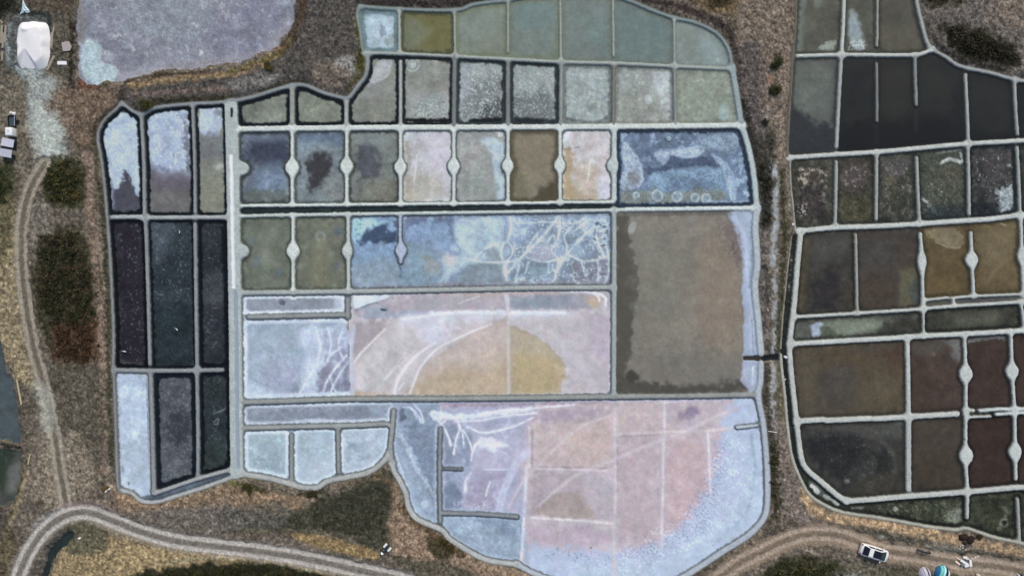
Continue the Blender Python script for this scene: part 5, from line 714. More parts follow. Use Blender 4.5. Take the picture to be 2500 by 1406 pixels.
# narrow gutters let into the wide causeway: white with salt above, blue-grey below, the brine's blue reflection put into the colour
GUT = [('salt_gutter', 'bright white salt-filled gutter down the upper half of the causeway', [(566,380),(568,450),(570,600),(573,700)], 8, (214,221,230), 'gutter'),
       ('brine_gutter', 'blue-grey gutter down the lower half of the causeway', [(576,712),(579,850),(580,1000),(583,1140)], 9, (138,152,166), 'gutter'),
       ('drain_hole', 'small dark drain hole at the head of the causeway', [(567,268),(567,285)], 6, (36,40,38), 'drain')]
GID = np.zeros((NY, NX), np.int16)
for k, (nm, lab, pts, w, col, cat) in enumerate(GUT):
    sl = window(pts, w+8); d = seg_dist(sl, pts)-w/2+1.0*N18[sl]
    m = sst(1.6, -1.2, d); put(sl, m, col); GID[sl] = np.where(d < 0, k+1, GID[sl]); DH[sl] -= .06*m

# ------------------------------------------------------------------ heights (metres, brine level = 0)
def box(a, r):
    for ax in (0, 1):
        c = np.cumsum(np.concatenate([np.repeat(np.take(a, [0], ax), r+1, ax), a, np.repeat(np.take(a, [-1], ax), r, ax)], ax), ax)
        n = a.shape[ax]; a = (np.take(c, np.arange(2*r+1, 2*r+1+n), ax)-np.take(c, np.arange(0, n), ax))/(2*r+1)
    return a
LB_ = box(box((LAND & (DD > 0)).astype(np.float32), 5), 5)
zl = 0.12 + 0.34*sst(.45, 1.0, LB_) + LAND*(0.10*N35 + 0.10*N18*sst(.5, 1, LB_)*(1-np.clip(RUT*2, 0, 1)) + .05*N9) + .25*N150*sst(.6, 1, LB_)
zl = np.where(TID > 0, 0.28 + .05*N70 - 0.05*RUT + .01*N9, zl)
zp = np.zeros((NY, NX), np.float32)
for p in PONDS.values():
    sl = window(p['pts'], 2); zp[sl] = np.where(PID[sl] == p['i'], -p['depth'], zp[sl])
zp += .010*N9 + .012*N18 + DH + 0.02*SALT
TIDS = box(np.where(TID > 0, 1., 0.).astype(np.float32), 2)
Z = np.where(LAND, zl, zp)
Z = box(Z.astype(np.float32), 1)
dt = DTOP[DID] + .02*N35 + .012*N9
Z = np.where(DD < 4, Z + sst(3.5, -3.0, DD)*np.maximum(dt-Z, -.4), Z) + DH*(GID > 0)

# ------------------------------------------------------------------ materials
WATER_T = 0.74
def lin(c):
    c = np.asarray(c, np.float64); return np.where(c <= .04045, c/12.92, ((c+.055)/1.055)**2.4)
def alb(c):                       # wanted sRGB 0..255 -> base colour
    return tuple(np.clip(lin(np.array(c)/255)/LIGHT, 0.002, .9))
CL = lin(np.clip(C, 0, 1))
sub_ = np.isin(PID, [p['i'] for p in PONDS.values() if p['water']]) & (DD > 0)
sub_ = (sub_*sst(.02, -.02, Z))[..., None]
CL = CL + sub_*(np.maximum(CL-.006, .001)/WATER_T-CL)      # seen through brine: the bed itself is paler than it looks
CL = np.where((DD < 0)[..., None], CL*1.12, CL); CL = np.where((LAND & (DD >= 0))[..., None], CL*1.08, CL)
CL = np.clip(CL/LIGHT, .002, .88).astype(np.float32)
MATS = {}
def noise_node(nt, scale, detail=4, rough=.6):
    g = nt.nodes.new('ShaderNodeNewGeometry'); n = nt.nodes.new('ShaderNodeTexNoise')
    n.inputs['Scale'].default_value = scale; n.inputs['Detail'].default_value = detail; n.inputs['Roughness'].default_value = rough
    nt.links.new(g.outputs['Position'], n.inputs['Vector']); return n
def surf_mat(name, rough=.9, spec=.2, scale=3.0, amt=.25, bump=.3, bdist=.03, base=None, metal=0, coat=0):
    """Colour from the 'Col' attribute (or one base colour), broken up by noise, with fine relief."""
    m = bpy.data.materials.new(name); m.use_nodes = True; nt = m.node_tree
    b = nt.nodes['Principled BSDF']; b.inputs['Roughness'].default_value = rough; b.inputs['Specular IOR Level'].default_value = spec
    b.inputs['Metallic'].default_value = metal; b.inputs['Coat Weight'].default_value = coat
    n = noise_node(nt, scale); mr = nt.nodes.new('ShaderNodeMapRange')
    mr.inputs['From Min'].default_value = .25; mr.inputs['From Max'].default_value = .75
    mr.inputs['To Min'].default_value = 1-amt; mr.inputs['To Max'].default_value = 1+amt
    nt.links.new(n.outputs['Fac'], mr.inputs['Value'])
    mx = nt.nodes.new('ShaderNodeVectorMath'); mx.operation = 'SCALE'
    if base is None:
        a = nt.nodes.new('ShaderNodeAttribute'); a.attribute_name = 'Col'; nt.links.new(a.outputs['Color'], mx.inputs[0])
    else:
        rgbn = nt.nodes.new('ShaderNodeRGB'); rgbn.outputs[0].default_value = (*base, 1); nt.links.new(rgbn.outputs[0], mx.inputs[0])
    nt.links.new(mr.outputs[0], mx.inputs['Scale']); nt.links.new(mx.outputs[0], b.inputs['Base Color'])
    if bump:
        bn = nt.nodes.new('ShaderNodeBump'); bn.inputs['Strength'].default_value = bump; bn.inputs['Distance'].default_value = bdist
        n2 = noise_node(nt, scale*2.3, 5); nt.links.new(n2.outputs['Fac'], bn.inputs['Height']); nt.links.new(bn.outputs[0], b.inputs['Normal'])
    return m
M_GROUND = surf_mat('dry_scrub_soil', .95, .1, 1.9, .24, .8, .12)
M_TRACK = surf_mat('packed_dirt', .95, .12, 3.2, .16, .5, .04)
M_CLAY = surf_mat('grey_clay', .9, .15, 4.0, .14, .5, .03)
M_MUD = surf_mat('wet_mud', .75, .2, 2.4, .08, .2, .015)
M_SALT = surf_mat('salt_crust', .8, .2, 5.0, .05, .25, .015)
M_LEAF = surf_mat('dry_leaves', .8, .2, 1.4, .25, 0)
def water_mat(col, a):
    key = (col, a)
    if key in MATS: return MATS[key]
    m = bpy.data.materials.new('brine'); m.use_nodes = True; nt = m.node_tree; nt.nodes.clear()
    out = nt.nodes.new('ShaderNodeOutputMaterial'); tr = nt.nodes.new('ShaderNodeBsdfTransparent'); tr.inputs[0].default_value = (.97, .98, .98, 1)
    gl = nt.nodes.new('ShaderNodeBsdfGlossy'); gl.inputs['Roughness'].default_value = .04
    fr = nt.nodes.new('ShaderNodeFresnel'); fr.inputs['IOR'].default_value = 1.33
    bn = nt.nodes.new('ShaderNodeBump'); bn.inputs['Strength'].default_value = .015; bn.inputs['Distance'].default_value = .02
    nz = noise_node(nt, 5.0, 3); nt.links.new(nz.outputs['Fac'], bn.inputs['Height'])
    nt.links.new(bn.outputs[0], gl.inputs['Normal']); nt.links.new(bn.outputs[0], fr.inputs['Normal'])
    under = tr.outputs[0]
    if a > 0:
        df = nt.nodes.new('ShaderNodeBsdfDiffuse'); df.inputs[0].default_value = (*alb(col), 1)
        m1 = nt.nodes.new('ShaderNodeMixShader'); m1.inputs[0].default_value = a
        nt.links.new(tr.outputs[0], m1.inputs[1]); nt.links.new(df.outputs[0], m1.inputs[2]); under = m1.outputs[0]
    m2 = nt.nodes.new('ShaderNodeMixShader'); nt.links.new(fr.outputs[0], m2.inputs[0])
    nt.links.new(under, m2.inputs[1]); nt.links.new(gl.outputs[0], m2.inputs[2]); nt.links.new(m2.outputs[0], out.inputs[0])
    MATS[key] = m; return m

# ------------------------------------------------------------------ object helpers
def tag(o, label=None, cat=None, group=None, kind=None):
    if label: o['label'] = label
    if cat: o['category'] = cat
    if group: o['group'] = group
    if kind: o['kind'] = kind
    return o
def link(name, data, parent=None, loc=None):
    o = bpy.data.objects.new(name, data); COL.objects.link(o)
    if parent: o.parent = parent
    if loc is not None: o.location = loc
    return o
def empty(name, loc, rz=0):
    o = link(name, None, loc=loc); o.rotation_euler = (0, 0, rz); o.empty_display_size = .3; return o
def fast_mesh(name, co, faces, cols=None, mat=None, smooth=True):
    """co (n,3); faces (m,k) with one k."""
    co = np.ascontiguousarray(co, np.float32); faces = np.ascontiguousarray(faces, np.int32)
    me = bpy.data.meshes.new(name); n, (m, k) = len(co), faces.shape
    me.vertices.add(n); me.vertices.foreach_set('co', co.ravel())
    me.loops.add(m*k); me.loops.foreach_set('vertex_index', faces.ravel())
    me.polygons.add(m); me.polygons.foreach_set('loop_start', np.arange(0, m*k, k, dtype=np.int32))
    me.polygons.foreach_set('use_smooth', np.full(m, smooth, bool))
    if cols is not None:
        a = me.color_attributes.new('Col', 'FLOAT_COLOR', 'POINT')
        a.data.foreach_set('color', np.concatenate([cols, np.ones((n, 1))], 1).astype(np.float32).ravel())
    me.update(calc_edges=True)
    if mat: me.materials.append(mat)
    return me

# ------------------------------------------------------------------ cut the terrain into its objects
PX = ((XX-PCX)/S).ravel(); PY = ((PCY-YY)/S).ravel(); PZ = Z.ravel(); PC = CL.reshape(-1, 3)
code = np.zeros((NY, NX), np.int32)
code[TID > 0] = 10 + TID[TID > 0]
pm = PID > 0
code[pm] = 100 + PID[pm]*2 + (SALT[pm] > .5)
# a part of a pond too small to see joins the rest of its bed
dm = DD < 0
def components(m):
    """Labels of the 4-connected pieces of a small mask."""
    lab = np.where(m, np.arange(1, m.size+1).reshape(m.shape), 0)
    while True:
        n = lab.copy()
        for ax in (0, 1):
            for flip in (False, True):
                a = np.flip(n, ax) if flip else n
                mm = np.flip(m, ax) if flip else m
                for k in range(1, a.shape[ax]):        # sweep: carries a label right across in one pass
                    i0 = [slice(None)]*2; i1 = [slice(None)]*2; i0[ax] = k-1; i1[ax] = k; i0, i1 = tuple(i0), tuple(i1)
                    ok = mm[i1] & mm[i0]; a[i1] = np.where(ok, np.maximum(a[i1], a[i0]), a[i1])
        if (n == lab).all(): return n
        lab = n
PIECE = np.zeros((NY, NX), np.int32)
for p in PONDS.values():
    a, b = 100+p['i']*2, 101+p['i']*2; sl = window(p['pts'], 4); sub = code[sl]; open_ = ~dm[sl] & (GID[sl] == 0)
    for x, y in ((a, b), (b, a)):                      # flecks join what surrounds them
        m = (sub == x) & open_
        if not m.any(): continue
        lab = components(m); u, c = np.unique(lab[m], return_counts=True)
        if c.max() < 60 or len(u) > 1:
            small = u[c < 160]
            if len(small) < len(u) or (sub == y).any(): sub[np.isin(lab, small) & m] = y
    for x in (a, b):
        m = (sub == x) & open_
        if not m.any(): continue
        lab = components(m); u, c = np.unique(lab[m], return_counts=True)
        for k, q in enumerate(u[np.argsort(-c)]): PIECE[sl][lab == q] = k if c.max() > 0 else 0
    code[sl] = sub
code[dm] = 1000 + DID[dm]*2 + DDISC[dm]
code[GID > 0] = 5000 + GID[GID > 0]
qc = code[:-1, :-1].ravel()
jj, ii = np.meshgrid(np.arange(NY-1), np.arange(NX-1), indexing='ij')
v00 = (jj*NX+ii).ravel()
order = np.argsort(qc, kind='stable'); codes, starts = np.unique(qc[order], return_index=True)
CUT = {int(c): order[s:e] for c, s, e in zip(codes, starts, list(starts[1:])+[len(order)])}
def terrain_mesh(name, q, mat, origin=(0, 0, 0)):
    a = v00[q]; f = np.stack([a, a+NX, a+NX+1, a+1], 1)
    u, inv = np.unique(f, return_inverse=True)
    co = np.stack([PX[u]-origin[0], PY[u]-origin[1], PZ[u]-origin[2]], 1)
    return fast_mesh(name, co, inv.reshape(-1, 4), PC[u], mat)
def centre(q):
    a = v00[q]; return (float(PX[a].mean()), float(PY[a].mean()), 0.0)
tag(link('ground', terrain_mesh('ground', CUT[0], M_GROUND)), 'brown and olive scrub ground round the salt ponds', kind='structure')
for k, t in enumerate(TRACKS):
    if 11+k in CUT: tag(link(t[0], terrain_mesh(t[0], CUT[11+k], M_TRACK)), t[1], kind='structure')
for key, p in PONDS.items():
    qa, qb = CUT.get(100+p['i']*2), CUT.get(101+p['i']*2)
    if qa is None and qb is None: continue
    q = qa if qb is None else (qb if qa is None else np.concatenate([qa, qb]))
    c = centre(q); e = empty(p['name'], c)
    tag(e, p['label'], p['cat'], 'salt ponds' if p['name'] == 'salt_pond' else None)
    for nm, qq, mt in (('mud_bed', qa, M_MUD), ('salt_crust', qb, M_SALT)):
        if qq is None: continue
        jy, jx = np.divmod(v00[qq], NX); pk = PIECE[jy, jx]
        for k in np.unique(pk): link(nm, terrain_mesh(nm, qq[pk == k], mt, c), e)
    if p['water']:
        pts = p['pts']
        co = np.array([(wx(x)-c[0], wy(y)-c[1], 0.0) for x, y in pts])
        area = sum(a[0]*b[1]-b[0]*a[1] for a, b in zip(co, np.roll(co, -1, 0)))
        f = np.arange(len(pts)) if area > 0 else np.arange(len(pts))[::-1]
        link('water', fast_mesh('water', co, f[None, :], None, water_mat(*p['water']), False), e)
for k, d in enumerate(DIKES):
    qa, qb = CUT.get(1000+(k+1)*2), CUT.get(1001+(k+1)*2)
    if qa is None: continue
    g = 'clay dikes between the ponds'
    if qb is None:
        c = centre(qa); tag(link('clay_dike', terrain_mesh('clay_dike', qa, M_CLAY, c), loc=c), d['label'], 'dike', g)
    else:
        c = centre(qa); e = tag(empty('clay_dike', c), d['label'], 'dike', g)
        link('bank', terrain_mesh('bank', qa, M_CLAY, c), e)
        disc = d['discs']; jy, jx = np.divmod(v00[qb], NX)
        near = np.argmin([np.hypot(xs[jx]-x, ys[jy]-y) for x, y, _, _ in disc], 0)
        for n_ in range(len(disc)):
            if (near == n_).any(): link('round_platform', terrain_mesh('round_platform', qb[near == n_], M_CLAY, c), e)
for k, g in enumerate(GUT):
    if 5001+k in CUT:
        c = centre(CUT[5001+k]); tag(link(g[0], terrain_mesh(g[0], CUT[5001+k], M_SALT if k == 0 else M_MUD, c), loc=c), g[1], g[5])

# ------------------------------------------------------------------ vegetation
def gidx(px, py):
    return np.clip(np.searchsorted(ys, py), 0, NY-1), np.clip(np.searchsorted(xs, px), 0, NX-1)
def gz(px, py):
    j, i = gidx(px, py); return float(Z[j, i])
rv = np.random.default_rng(11)
CLS = np.stack([box(CL[..., k], 3) for k in range(3)], -1); CB = np.stack([box(C[..., k], 3) for k in range(3)], -1)      # the colour of a patch, not of a grain
lum = CB.mean(2)
def tufts(name, label, n, dens, rmin, rmax, hmin, hmax, blades, wid, cvar, lift=1.0):
    """Leaning blades in tufts over the scrub, coloured like the ground they grow from."""
    px = rv.uniform(-110, 2610, n*3); py = rv.uniform(-90, 1500, n*3); j, i = gidx(px, py)
    keep = rv.random(n*3) < dens[j, i]; px, py, j, i = px[keep][:n], py[keep][:n], j[keep][:n], i[keep][:n]
    n = len(px); z = Z[j, i]; base = CLS[j, i]
    r = rv.uniform(rmin, rmax, n); h = rv.uniform(hmin, hmax, n)
    th = rv.uniform(0, 2*np.pi, (n, blades)); rr = r[:, None]*rv.uniform(.5, 1, (n, blades)); hh = h[:, None]*rv.uniform(.5, 1, (n, blades))
    cx, cy = (px-PCX)/S, (PCY-py)/S
    w = wid*rv.uniform(.6, 1.3, (n, blades))
    ct, st = np.cos(th), np.sin(th)
    bx, by = cx[:, None]+ct*rr*.15, cy[:, None]+st*rr*.15
    z0 = np.broadcast_to(z[:, None]-.03, (n, blades))
    A = np.stack([bx-st*w, by+ct*w, z0+.25*hh], -1); B = np.stack([bx+st*w, by-ct*w, z0+.25*hh], -1)
    T = np.stack([cx[:, None]+ct*rr, cy[:, None]+st*rr, z0+hh], -1)
    co = np.stack([A, B, T], 2).reshape(-1, 3)
    v = (lift*(1+cvar*rv.normal(0, 1, (n, blades))))[..., None]*base[:, None, :]*(1+.06*rv.normal(0, 1, (n, blades, 3)))
    cols = np.repeat(np.clip(v, .004, .8).reshape(-1, 3), 3, 0)
    f = np.arange(len(co)).reshape(-1, 3)
    tag(link(name, fast_mesh(name, co, f, cols, M_LEAF, False)), label, kind='stuff')
free = LAND & (TID == 0) & (DD > 3) & (LB_ > .55)
warm = CB[..., 0]-CB[..., 2]
soil = sst(.42, .58, lum)*sst(.10, .02, warm)            # bare pale earth grows nothing
D1 = free*(1-soil)*sst(.62, .46, lum)*np.clip(.22+.55*N18+.55*N35+.3*N70, .01, 1)
tufts('dry_grass', 'dry brown and golden grass growing over the banks', 42000, D1.astype(np.float32), .10, .28, .08, .30, 5, .045, .24, 1.12)
D2 = free*sst(.34, .22, lum)*np.clip(.1+.7*N18b+.7*N35b, 0, 1)
tufts('low_scrub', 'dark green low scrub growing over the banks', 12000, D2.astype(np.float32), .18, .42, .2, .55, 7, .08, .28, 1.25)

def leaf_mass(rngs, centres, radii, heights, n_each, size, col, var=.3):
    """Leaf-sized faces spread through lumpy half-domes; returns verts, faces, colours."""
    co, cols = [], []
    for (cx, cy, cz), r, h, n in zip(centres, radii, heights, n_each):
        d = rngs.normal(0, 1, (n, 3)); d[:, 2] = np.abs(d[:, 2]); d /= np.linalg.norm(d, axis=1)[:, None]
        lump = 1+.28*np.sin(3*np.arctan2(d[:, 1], d[:, 0])+cx*7)+.22*np.sin(7*d[:, 0]+5*d[:, 1]+cy*3)
        s = (rngs.random(n)**.35)*lump
        P = np.stack([cx+d[:, 0]*r*s, cy+d[:, 1]*r*s, cz+d[:, 2]*h*s*.95], 1)
        a = rngs.normal(0, 1, (n, 3)); a[:, 2] *= .5; a /= np.linalg.norm(a, axis=1)[:, None]
        b = np.cross(a, rngs.normal(0, 1, (n, 3))); b /= np.linalg.norm(b, axis=1)[:, None]
        sz = size*rngs.uniform(.6, 1.4, n)[:, None]
        q = np.stack([P-a*sz, P-b*sz*.5, P+a*sz, P+b*sz*.5], 1)
        co.append(q.reshape(-1, 3))
        v = np.array(alb(col))[None]*(1+var*rngs.normal(0, 1, (n, 1)))*(1+.10*rngs.normal(0, 1, (n, 3)))
        cols.append(np.repeat(np.clip(v, .006, .6), 4, 0))
    co = np.concatenate(co); return co, np.arange(len(co)).reshape(-1, 4), np.concatenate(cols)
def stems(r, h, n, seed):
    rs = random.Random(seed); V, F = [], []
    for k in range(n):
        a = 2*math.pi*k/n+rs.uniform(-.4, .4); tx, ty = math.cos(a)*r*.6, math.sin(a)*r*.6; o = len(V)
        for (x, y, z, w) in ((tx*.1, ty*.1, -.1, .04), (tx*.45, ty*.45, h*.4, .028), (tx, ty, h*.75, .008)):
            for q in range(4): V.append((x+w*math.cos(q*math.pi/2), y+w*math.sin(q*math.pi/2), z))
        for l in range(2):
            for q in range(4): F.append((o+l*4+q, o+l*4+(q+1) % 4, o+l*4+4+(q+1) % 4, o+l*4+4+q))
    return np.array(V), np.array(F)
M_BARK = surf_mat('bark', .9, .1, 8, .3, .4, .02, base=alb((92,78,62)))
def shrub(px, py, r, h, col, label, group=None, seed=0):
    z = gz(px, py); e = tag(empty('shrub', (wx(px), wy(py), z)), label, 'bush', group)
    rs = np.random.default_rng(seed+int(px)); k = max(3, int(r*5))
    cs = [(rs.normal(0, r*.38), rs.normal(0, r*.38), 0) for _ in range(k)]
    co, f, cols = leaf_mass(rs, cs, [r*rs.uniform(.4, .65) for _ in cs], [h*rs.uniform(.6, 1) for _ in cs], [int(150*r)+90]*k, .085, col)
    link('foliage', fast_mesh('foliage', co, f, cols, M_LEAF, False), e)
    V, F = stems(r, h, 5, int(px)); link('stem', fast_mesh('stem', V, F, None, M_BARK), e)
def thicket(px, py, pts, n, h, col, label, seed=0, size=.12, alt=None):
    sl = window(pts, 2); ins = inside(sl, pts) & LAND[sl] & (TID[sl] == 0) & (DD[sl] > 4); jy, jx = np.nonzero(ins); rs = np.random.default_rng(seed)
    if len(jy) == 0: return
    k = rs.integers(0, len(jy), n); X, Y, zz = XX[sl][jy[k], jx[k]], YY[sl][jy[k], jx[k]], Z[sl][jy[k], jx[k]]
    # thinner and lower towards the ragged margin
    edge = np.clip(-poly_sd(sl, pts)[jy[k], jx[k]]/22, .15, 1)
    keep = rs.random(n) < edge*1.1; X, Y, zz, edge = X[keep], Y[keep], zz[keep], edge[keep]
    ox, oy, oz = wx(px), wy(py), gz(px, py)
    cs = [(wx(a)-ox, wy(b)-oy, c-oz-.05) for a, b, c in zip(X, Y, zz)]
    half = rs.random(len(cs)) < (.3 if alt else 0)
    parts = []
    for sel, c_ in ((~half, col), (half, alt or col)):
        idx = np.nonzero(sel)[0]
        if len(idx): parts.append(leaf_mass(rs, [cs[q] for q in idx], rs.uniform(.3, .62, len(idx)), h*edge[idx]*rs.uniform(.5, 1.1, len(idx)), [46]*len(idx), size, c_, .34))
    co = np.concatenate([p[0] for p in parts]); cols = np.concatenate([p[2] for p in parts])
    tag(link('thicket', fast_mesh('thicket', co, np.arange(len(co)).reshape(-1, 4), cols, M_LEAF, False), loc=(ox, oy, oz)), label, 'thicket', kind='stuff')
thicket(162, 445, [(118,405),(178,385),(214,430),(205,505),(122,500),(108,450)], 170, .9, (55,58,36), 'dark green thicket beside the top of the farm track', 1, alt=(92,84,52))
thicket(165, 690, [(98,565),(200,558),(238,650),(244,770),(200,800),(130,800),(92,740),(86,640)], 420, 1.0, (52,54,36), 'large dark green thicket between the farm track and the black ponds', 2, alt=(84,74,56))
thicket(190, 835, [(128,790),(244,775),(246,880),(205,890),(140,880)], 170, .8, (76,58,44), 'red-brown thicket at the foot of the large dark thicket', 3, alt=(62,50,38))
thicket(10, 440, [(-60,405),(30,400),(44,470),(20,500),(-60,500)], 90, .9, (56,62,34), 'green thicket at the left edge below the small sheds', 4)
thicket(600, 1405, [(345,1396),(480,1378),(620,1370),(780,1394),(900,1422),(900,1500),(345,1500)], 520, .9, (44,48,26), 'dark green thicket along the bottom edge below the dirt road', 5, alt=(64,62,34))
thicket(1960, 1400, [(1842,1420),(1890,1375),(1960,1352),(2040,1374),(2088,1412),(2090,1480),(1832,1480)], 260, .9, (54,58,32), 'dark olive thicket below the curving road at the bottom right', 6, alt=(92,84,58))
thicket(2390, 115, [(2288,64),(2370,70),(2470,110),(2484,165),(2400,158),(2320,128)], 210, 1.0, (48,48,34), 'dark thicket in the upper right scrub', 7, alt=(72,66,52))
thicket(1866, 470, [(1848,395),(1882,395),(1884,545),(1862,550),(1854,460)], 110, .8, (46,50,40), 'dark thicket right of the slate-blue pond', 8, alt=(66,62,54))
thicket(2280, 0, [(2240,-40),(2330,-40),(2338,6),(2270,18)], 80, .8, (58,56,38), 'olive thicket at the top edge above the winding bank', 9)
thicket(1890, 1190, [(1880,1090),(1900,1090),(1904,1260),(1884,1260)], 80, .7, (66,66,44), 'olive thicket right of the pink pond', 10)
thicket(1755, -10, [(1720,-60),(1790,-60),(1782,10),(1732,8)], 70, .8, (62,56,34), 'brown thicket at the top edge above the arched bank', 12)
thicket(875, 130, [(866,60),(880,70),(890,130),(884,180),(868,170),(872,120)], 50, .6, (88,88,44), 'moss green thicket left of the frosted corner pond', 13)
thicket(20, 10, [(-60,-60),(44,-60),(42,28),(20,38),(-60,30)], 90, .9, (48,50,40), 'dark thicket at the upper left corner beside the salt heap', 14)
for k, (x, y, r, h, c, lab) in enumerate([
    (1891, 160, 1.05, 1.2, (56,62,32), 'round dark green bush on the brown strip, upper of two'),
    (1889, 221, 1.05, 1.1, (62,62,38), 'round dark olive bush on the brown strip, lower of two'),
    (2387, 1311, .55, .6, (74,68,44), 'small dark bush between the two golden grass strips'),
    (1090, 1333, .95, .8, (66,62,34), 'dark olive bush below the bank left of the pink pond'),
    (612, 1188, .75, .7, (64,66,34), 'dark bush below the first white salt pond'),
    (762, 1203, .85, .7, (60,58,36), 'dark bush below the middle white salt pond'),
    (362, 257, .9, .8, (72,72,38), 'olive bush above the violet-footed west pond'),
    (655, 168, .8, .6, (96,88,40), 'mossy yellow bush at the edge of the mud flat'),
    (1868, 300, .7, .7, (58,58,48), 'dark bush right of the top right pond corner'),
    (258, 1190, .7, .5, (112,96,62), 'tawny bush at the lower left corner of the salt strip pond')]):
    shrub(x, y, r, h, c, lab, 'bushes on the banks', k)

# ------------------------------------------------------------------ things on the land
def mat(name, c, rough=.6, spec=.4, metal=0, amt=.08, coat=0): return surf_mat(name, rough, spec, 6, amt, .1, .005, base=alb(c), metal=metal, coat=coat)
def bm_obj(name, bm, m, parent=None, loc=None, smooth=False, rz=0):
    me = bpy.data.meshes.new(name); bmesh.ops.recalc_face_normals(bm, faces=bm.faces); bm.to_mesh(me); bm.free(); me.materials.append(m)
    for p in me.polygons: p.use_smooth = smooth
    o = link(name, me, parent, loc); o.rotation_euler = (0, 0, rz); return o
def box_bm(cx, cy, cz, sx, sy, sz, bev=0, rot=None, bm=None):
    b = bmesh.new(); bmesh.ops.create_cube(b, size=1)
    bmesh.ops.scale(b, vec=(sx, sy, sz), verts=b.verts)
    if bev: bmesh.ops.bevel(b, geom=b.edges[:], offset=bev, segments=2, affect='EDGES', profile=.6)
    if rot is not None: bmesh.ops.rotate(b, cent=(0, 0, 0), matrix=rot, verts=b.verts)
    bmesh.ops.translate(b, vec=(cx, cy, cz), verts=b.verts)
    if bm is None: return b
    t = bpy.data.meshes.new('t'); b.to_mesh(t); b.free(); bm.from_mesh(t); bpy.data.meshes.remove(t); return bm
def loft(rings, close=True, caps=True):
    b = bmesh.new(); R_ = [[b.verts.new(p) for p in r] for r in rings]; n = len(rings[0])
    for a, c in zip(R_[:-1], R_[1:]):
        for k in range(n if close else n-1): b.faces.new((a[k], a[(k+1) % n], c[(k+1) % n], c[k]))
    if caps and close: b.faces.new(R_[0][::-1]); b.faces.new(R_[-1])
    return b
def tube_bm(pts, r, n=8, bm=None):
    from mathutils import Vector
    P = [Vector(p) for p in pts]; rings = []
    for k, p in enumerate(P):
        d = (P[min(k+1, len(P)-1)]-P[max(k-1, 0)]).normalized(); u = d.cross(Vector((0, 0, 1)))
        if u.length < .1: u = d.cross(Vector((1, 0, 0)))
        u.normalize(); v = d.cross(u); rr = r[k] if isinstance(r, (list, tuple)) else r
        rings.append([p+u*rr*math.cos(2*math.pi*q/n)+v*rr*math.sin(2*math.pi*q/n) for q in range(n)])
    b = loft(rings)
    if bm is None: return b
    t = bpy.data.meshes.new('t'); b.to_mesh(t); b.free(); bm.from_mesh(t); bpy.data.meshes.remove(t); return bm
def panel(quad, th=.012):
    """Thin solid sheet on four (or more) corner points."""
    from mathutils import Vector
    V = [Vector(p) for p in quad]; n = (V[1]-V[0]).cross(V[2]-V[0]).normalized()*th
    b = bmesh.new(); a = [b.verts.new(v) for v in V]; c = [b.verts.new(v+n) for v in V]; k = len(V)
    b.faces.new(a[::-1]); b.faces.new(c)
    for q in range(k): b.faces.new((a[q], a[(q+1) % k], c[(q+1) % k], c[q]))
    return b
def at(px, py, up=0.0):
    """Ground position whose point `up` metres above the ground lies on the ray through that pixel."""
    z = gz(px, py); f = (CAM_H-z-up)/CAM_H; return (wx(px)*f, wy(py)*f, z)
def place(name, px, py, label, cat, rz=0, group=None, dz=0, up=.5):
    x, y, z = at(px, py, up); return tag(empty(name, (x, y, z+dz), rz), label, cat, group)
K_WHITE = mat('white_paint', (232,236,240), .3, .5, amt=.03, coat=.4); K_BLACK = mat('black_rubber', (34,34,36), .7); K_GLASS = mat('dark_glass', (24,28,40), .12, .5, amt=.03)
K_WIND = mat('windscreen_glass', (44,60,68), .15, .5, amt=.05); K_CHROME = mat('grey_metal', (150,154,158), .35, .5, .6); K_RED = mat('red_lens', (150,30,28), .3)
K_WOOD = mat('weathered_wood', (150,142,130), .9, .2, amt=.25); K_SALT = surf_mat('heaped_salt', .85, .2, 2.5, .03, .3, .03, base=(.87, .88, .88))
K_LILAC = mat('pale_sheet_metal', (186,188,206), .45, .4, amt=.12); K_DARK = mat('dark_plastic', (38,44,50), .6); K_STONE = mat('pale_stone', (196,194,186), .9, .2, amt=.2)
K_CONC = mat('pinkish_concrete', (168,160,160), .95, .15, amt=.15); K_WPL = mat('white_plastic', (228,232,236), .5, .4, amt=.04)
def gauss(m=0, s=1): return random.gauss(m, s)
random.seed(4)
# --- parked white car, nose to the right
car = place('car', 2133, 1347.5, 'white hatchback with black glass roof parked on the dirt road', 'car', R(-17.5))
st = [(-2.06,.62,.42,.72),(-2.0,.76,.30,.84),(-1.8,.85,.22,.93),(-1.3,.885,.18,.97),(0,.90,.18,.97),(1.0,.885,.18,.96),(1.45,.87,.19,.93),(1.8,.80,.22,.83),(2.0,.66,.30,.72),(2.09,.46,.38,.62)]
rings = [[(x, -w*.96, lo), (x, -w, lo+(hi-lo)*.45), (x, -w*.97, hi-.10), (x, -w*.86, hi), (x, 0, hi+.04), (x, w*.86, hi), (x, w*.97, hi-.10), (x, w, lo+(hi-lo)*.45), (x, w*.96, lo), (x, 0, lo-.02)] for x, w, lo, hi in st]
bm_obj('body', loft(rings), K_WHITE, car, smooth=True)
cab = [[(-1.78,-.76,.95),(1.42,-.74,.94),(1.42,.74,.94),(-1.78,.76,.95)], [(-1.60,-.72,1.16),(1.06,-.70,1.18),(1.06,.70,1.18),(-1.60,.72,1.16)], [(-1.14,-.60,1.43),(.62,-.61,1.44),(.62,.61,1.44),(-1.14,.60,1.43)]]
cb = loft(cab); bmesh.ops.bevel(cb, geom=cb.edges[:], offset=.05, segments=2, affect='EDGES'); bm_obj('cabin', cb, K_WHITE, car, smooth=False)
bm_obj('windscreen', panel([(1.50,-.66,.968),(1.56,0,.968),(1.50,.66,.968),(.60,.56,1.455),(.60,-.56,1.455)], .012), K_WIND, car)
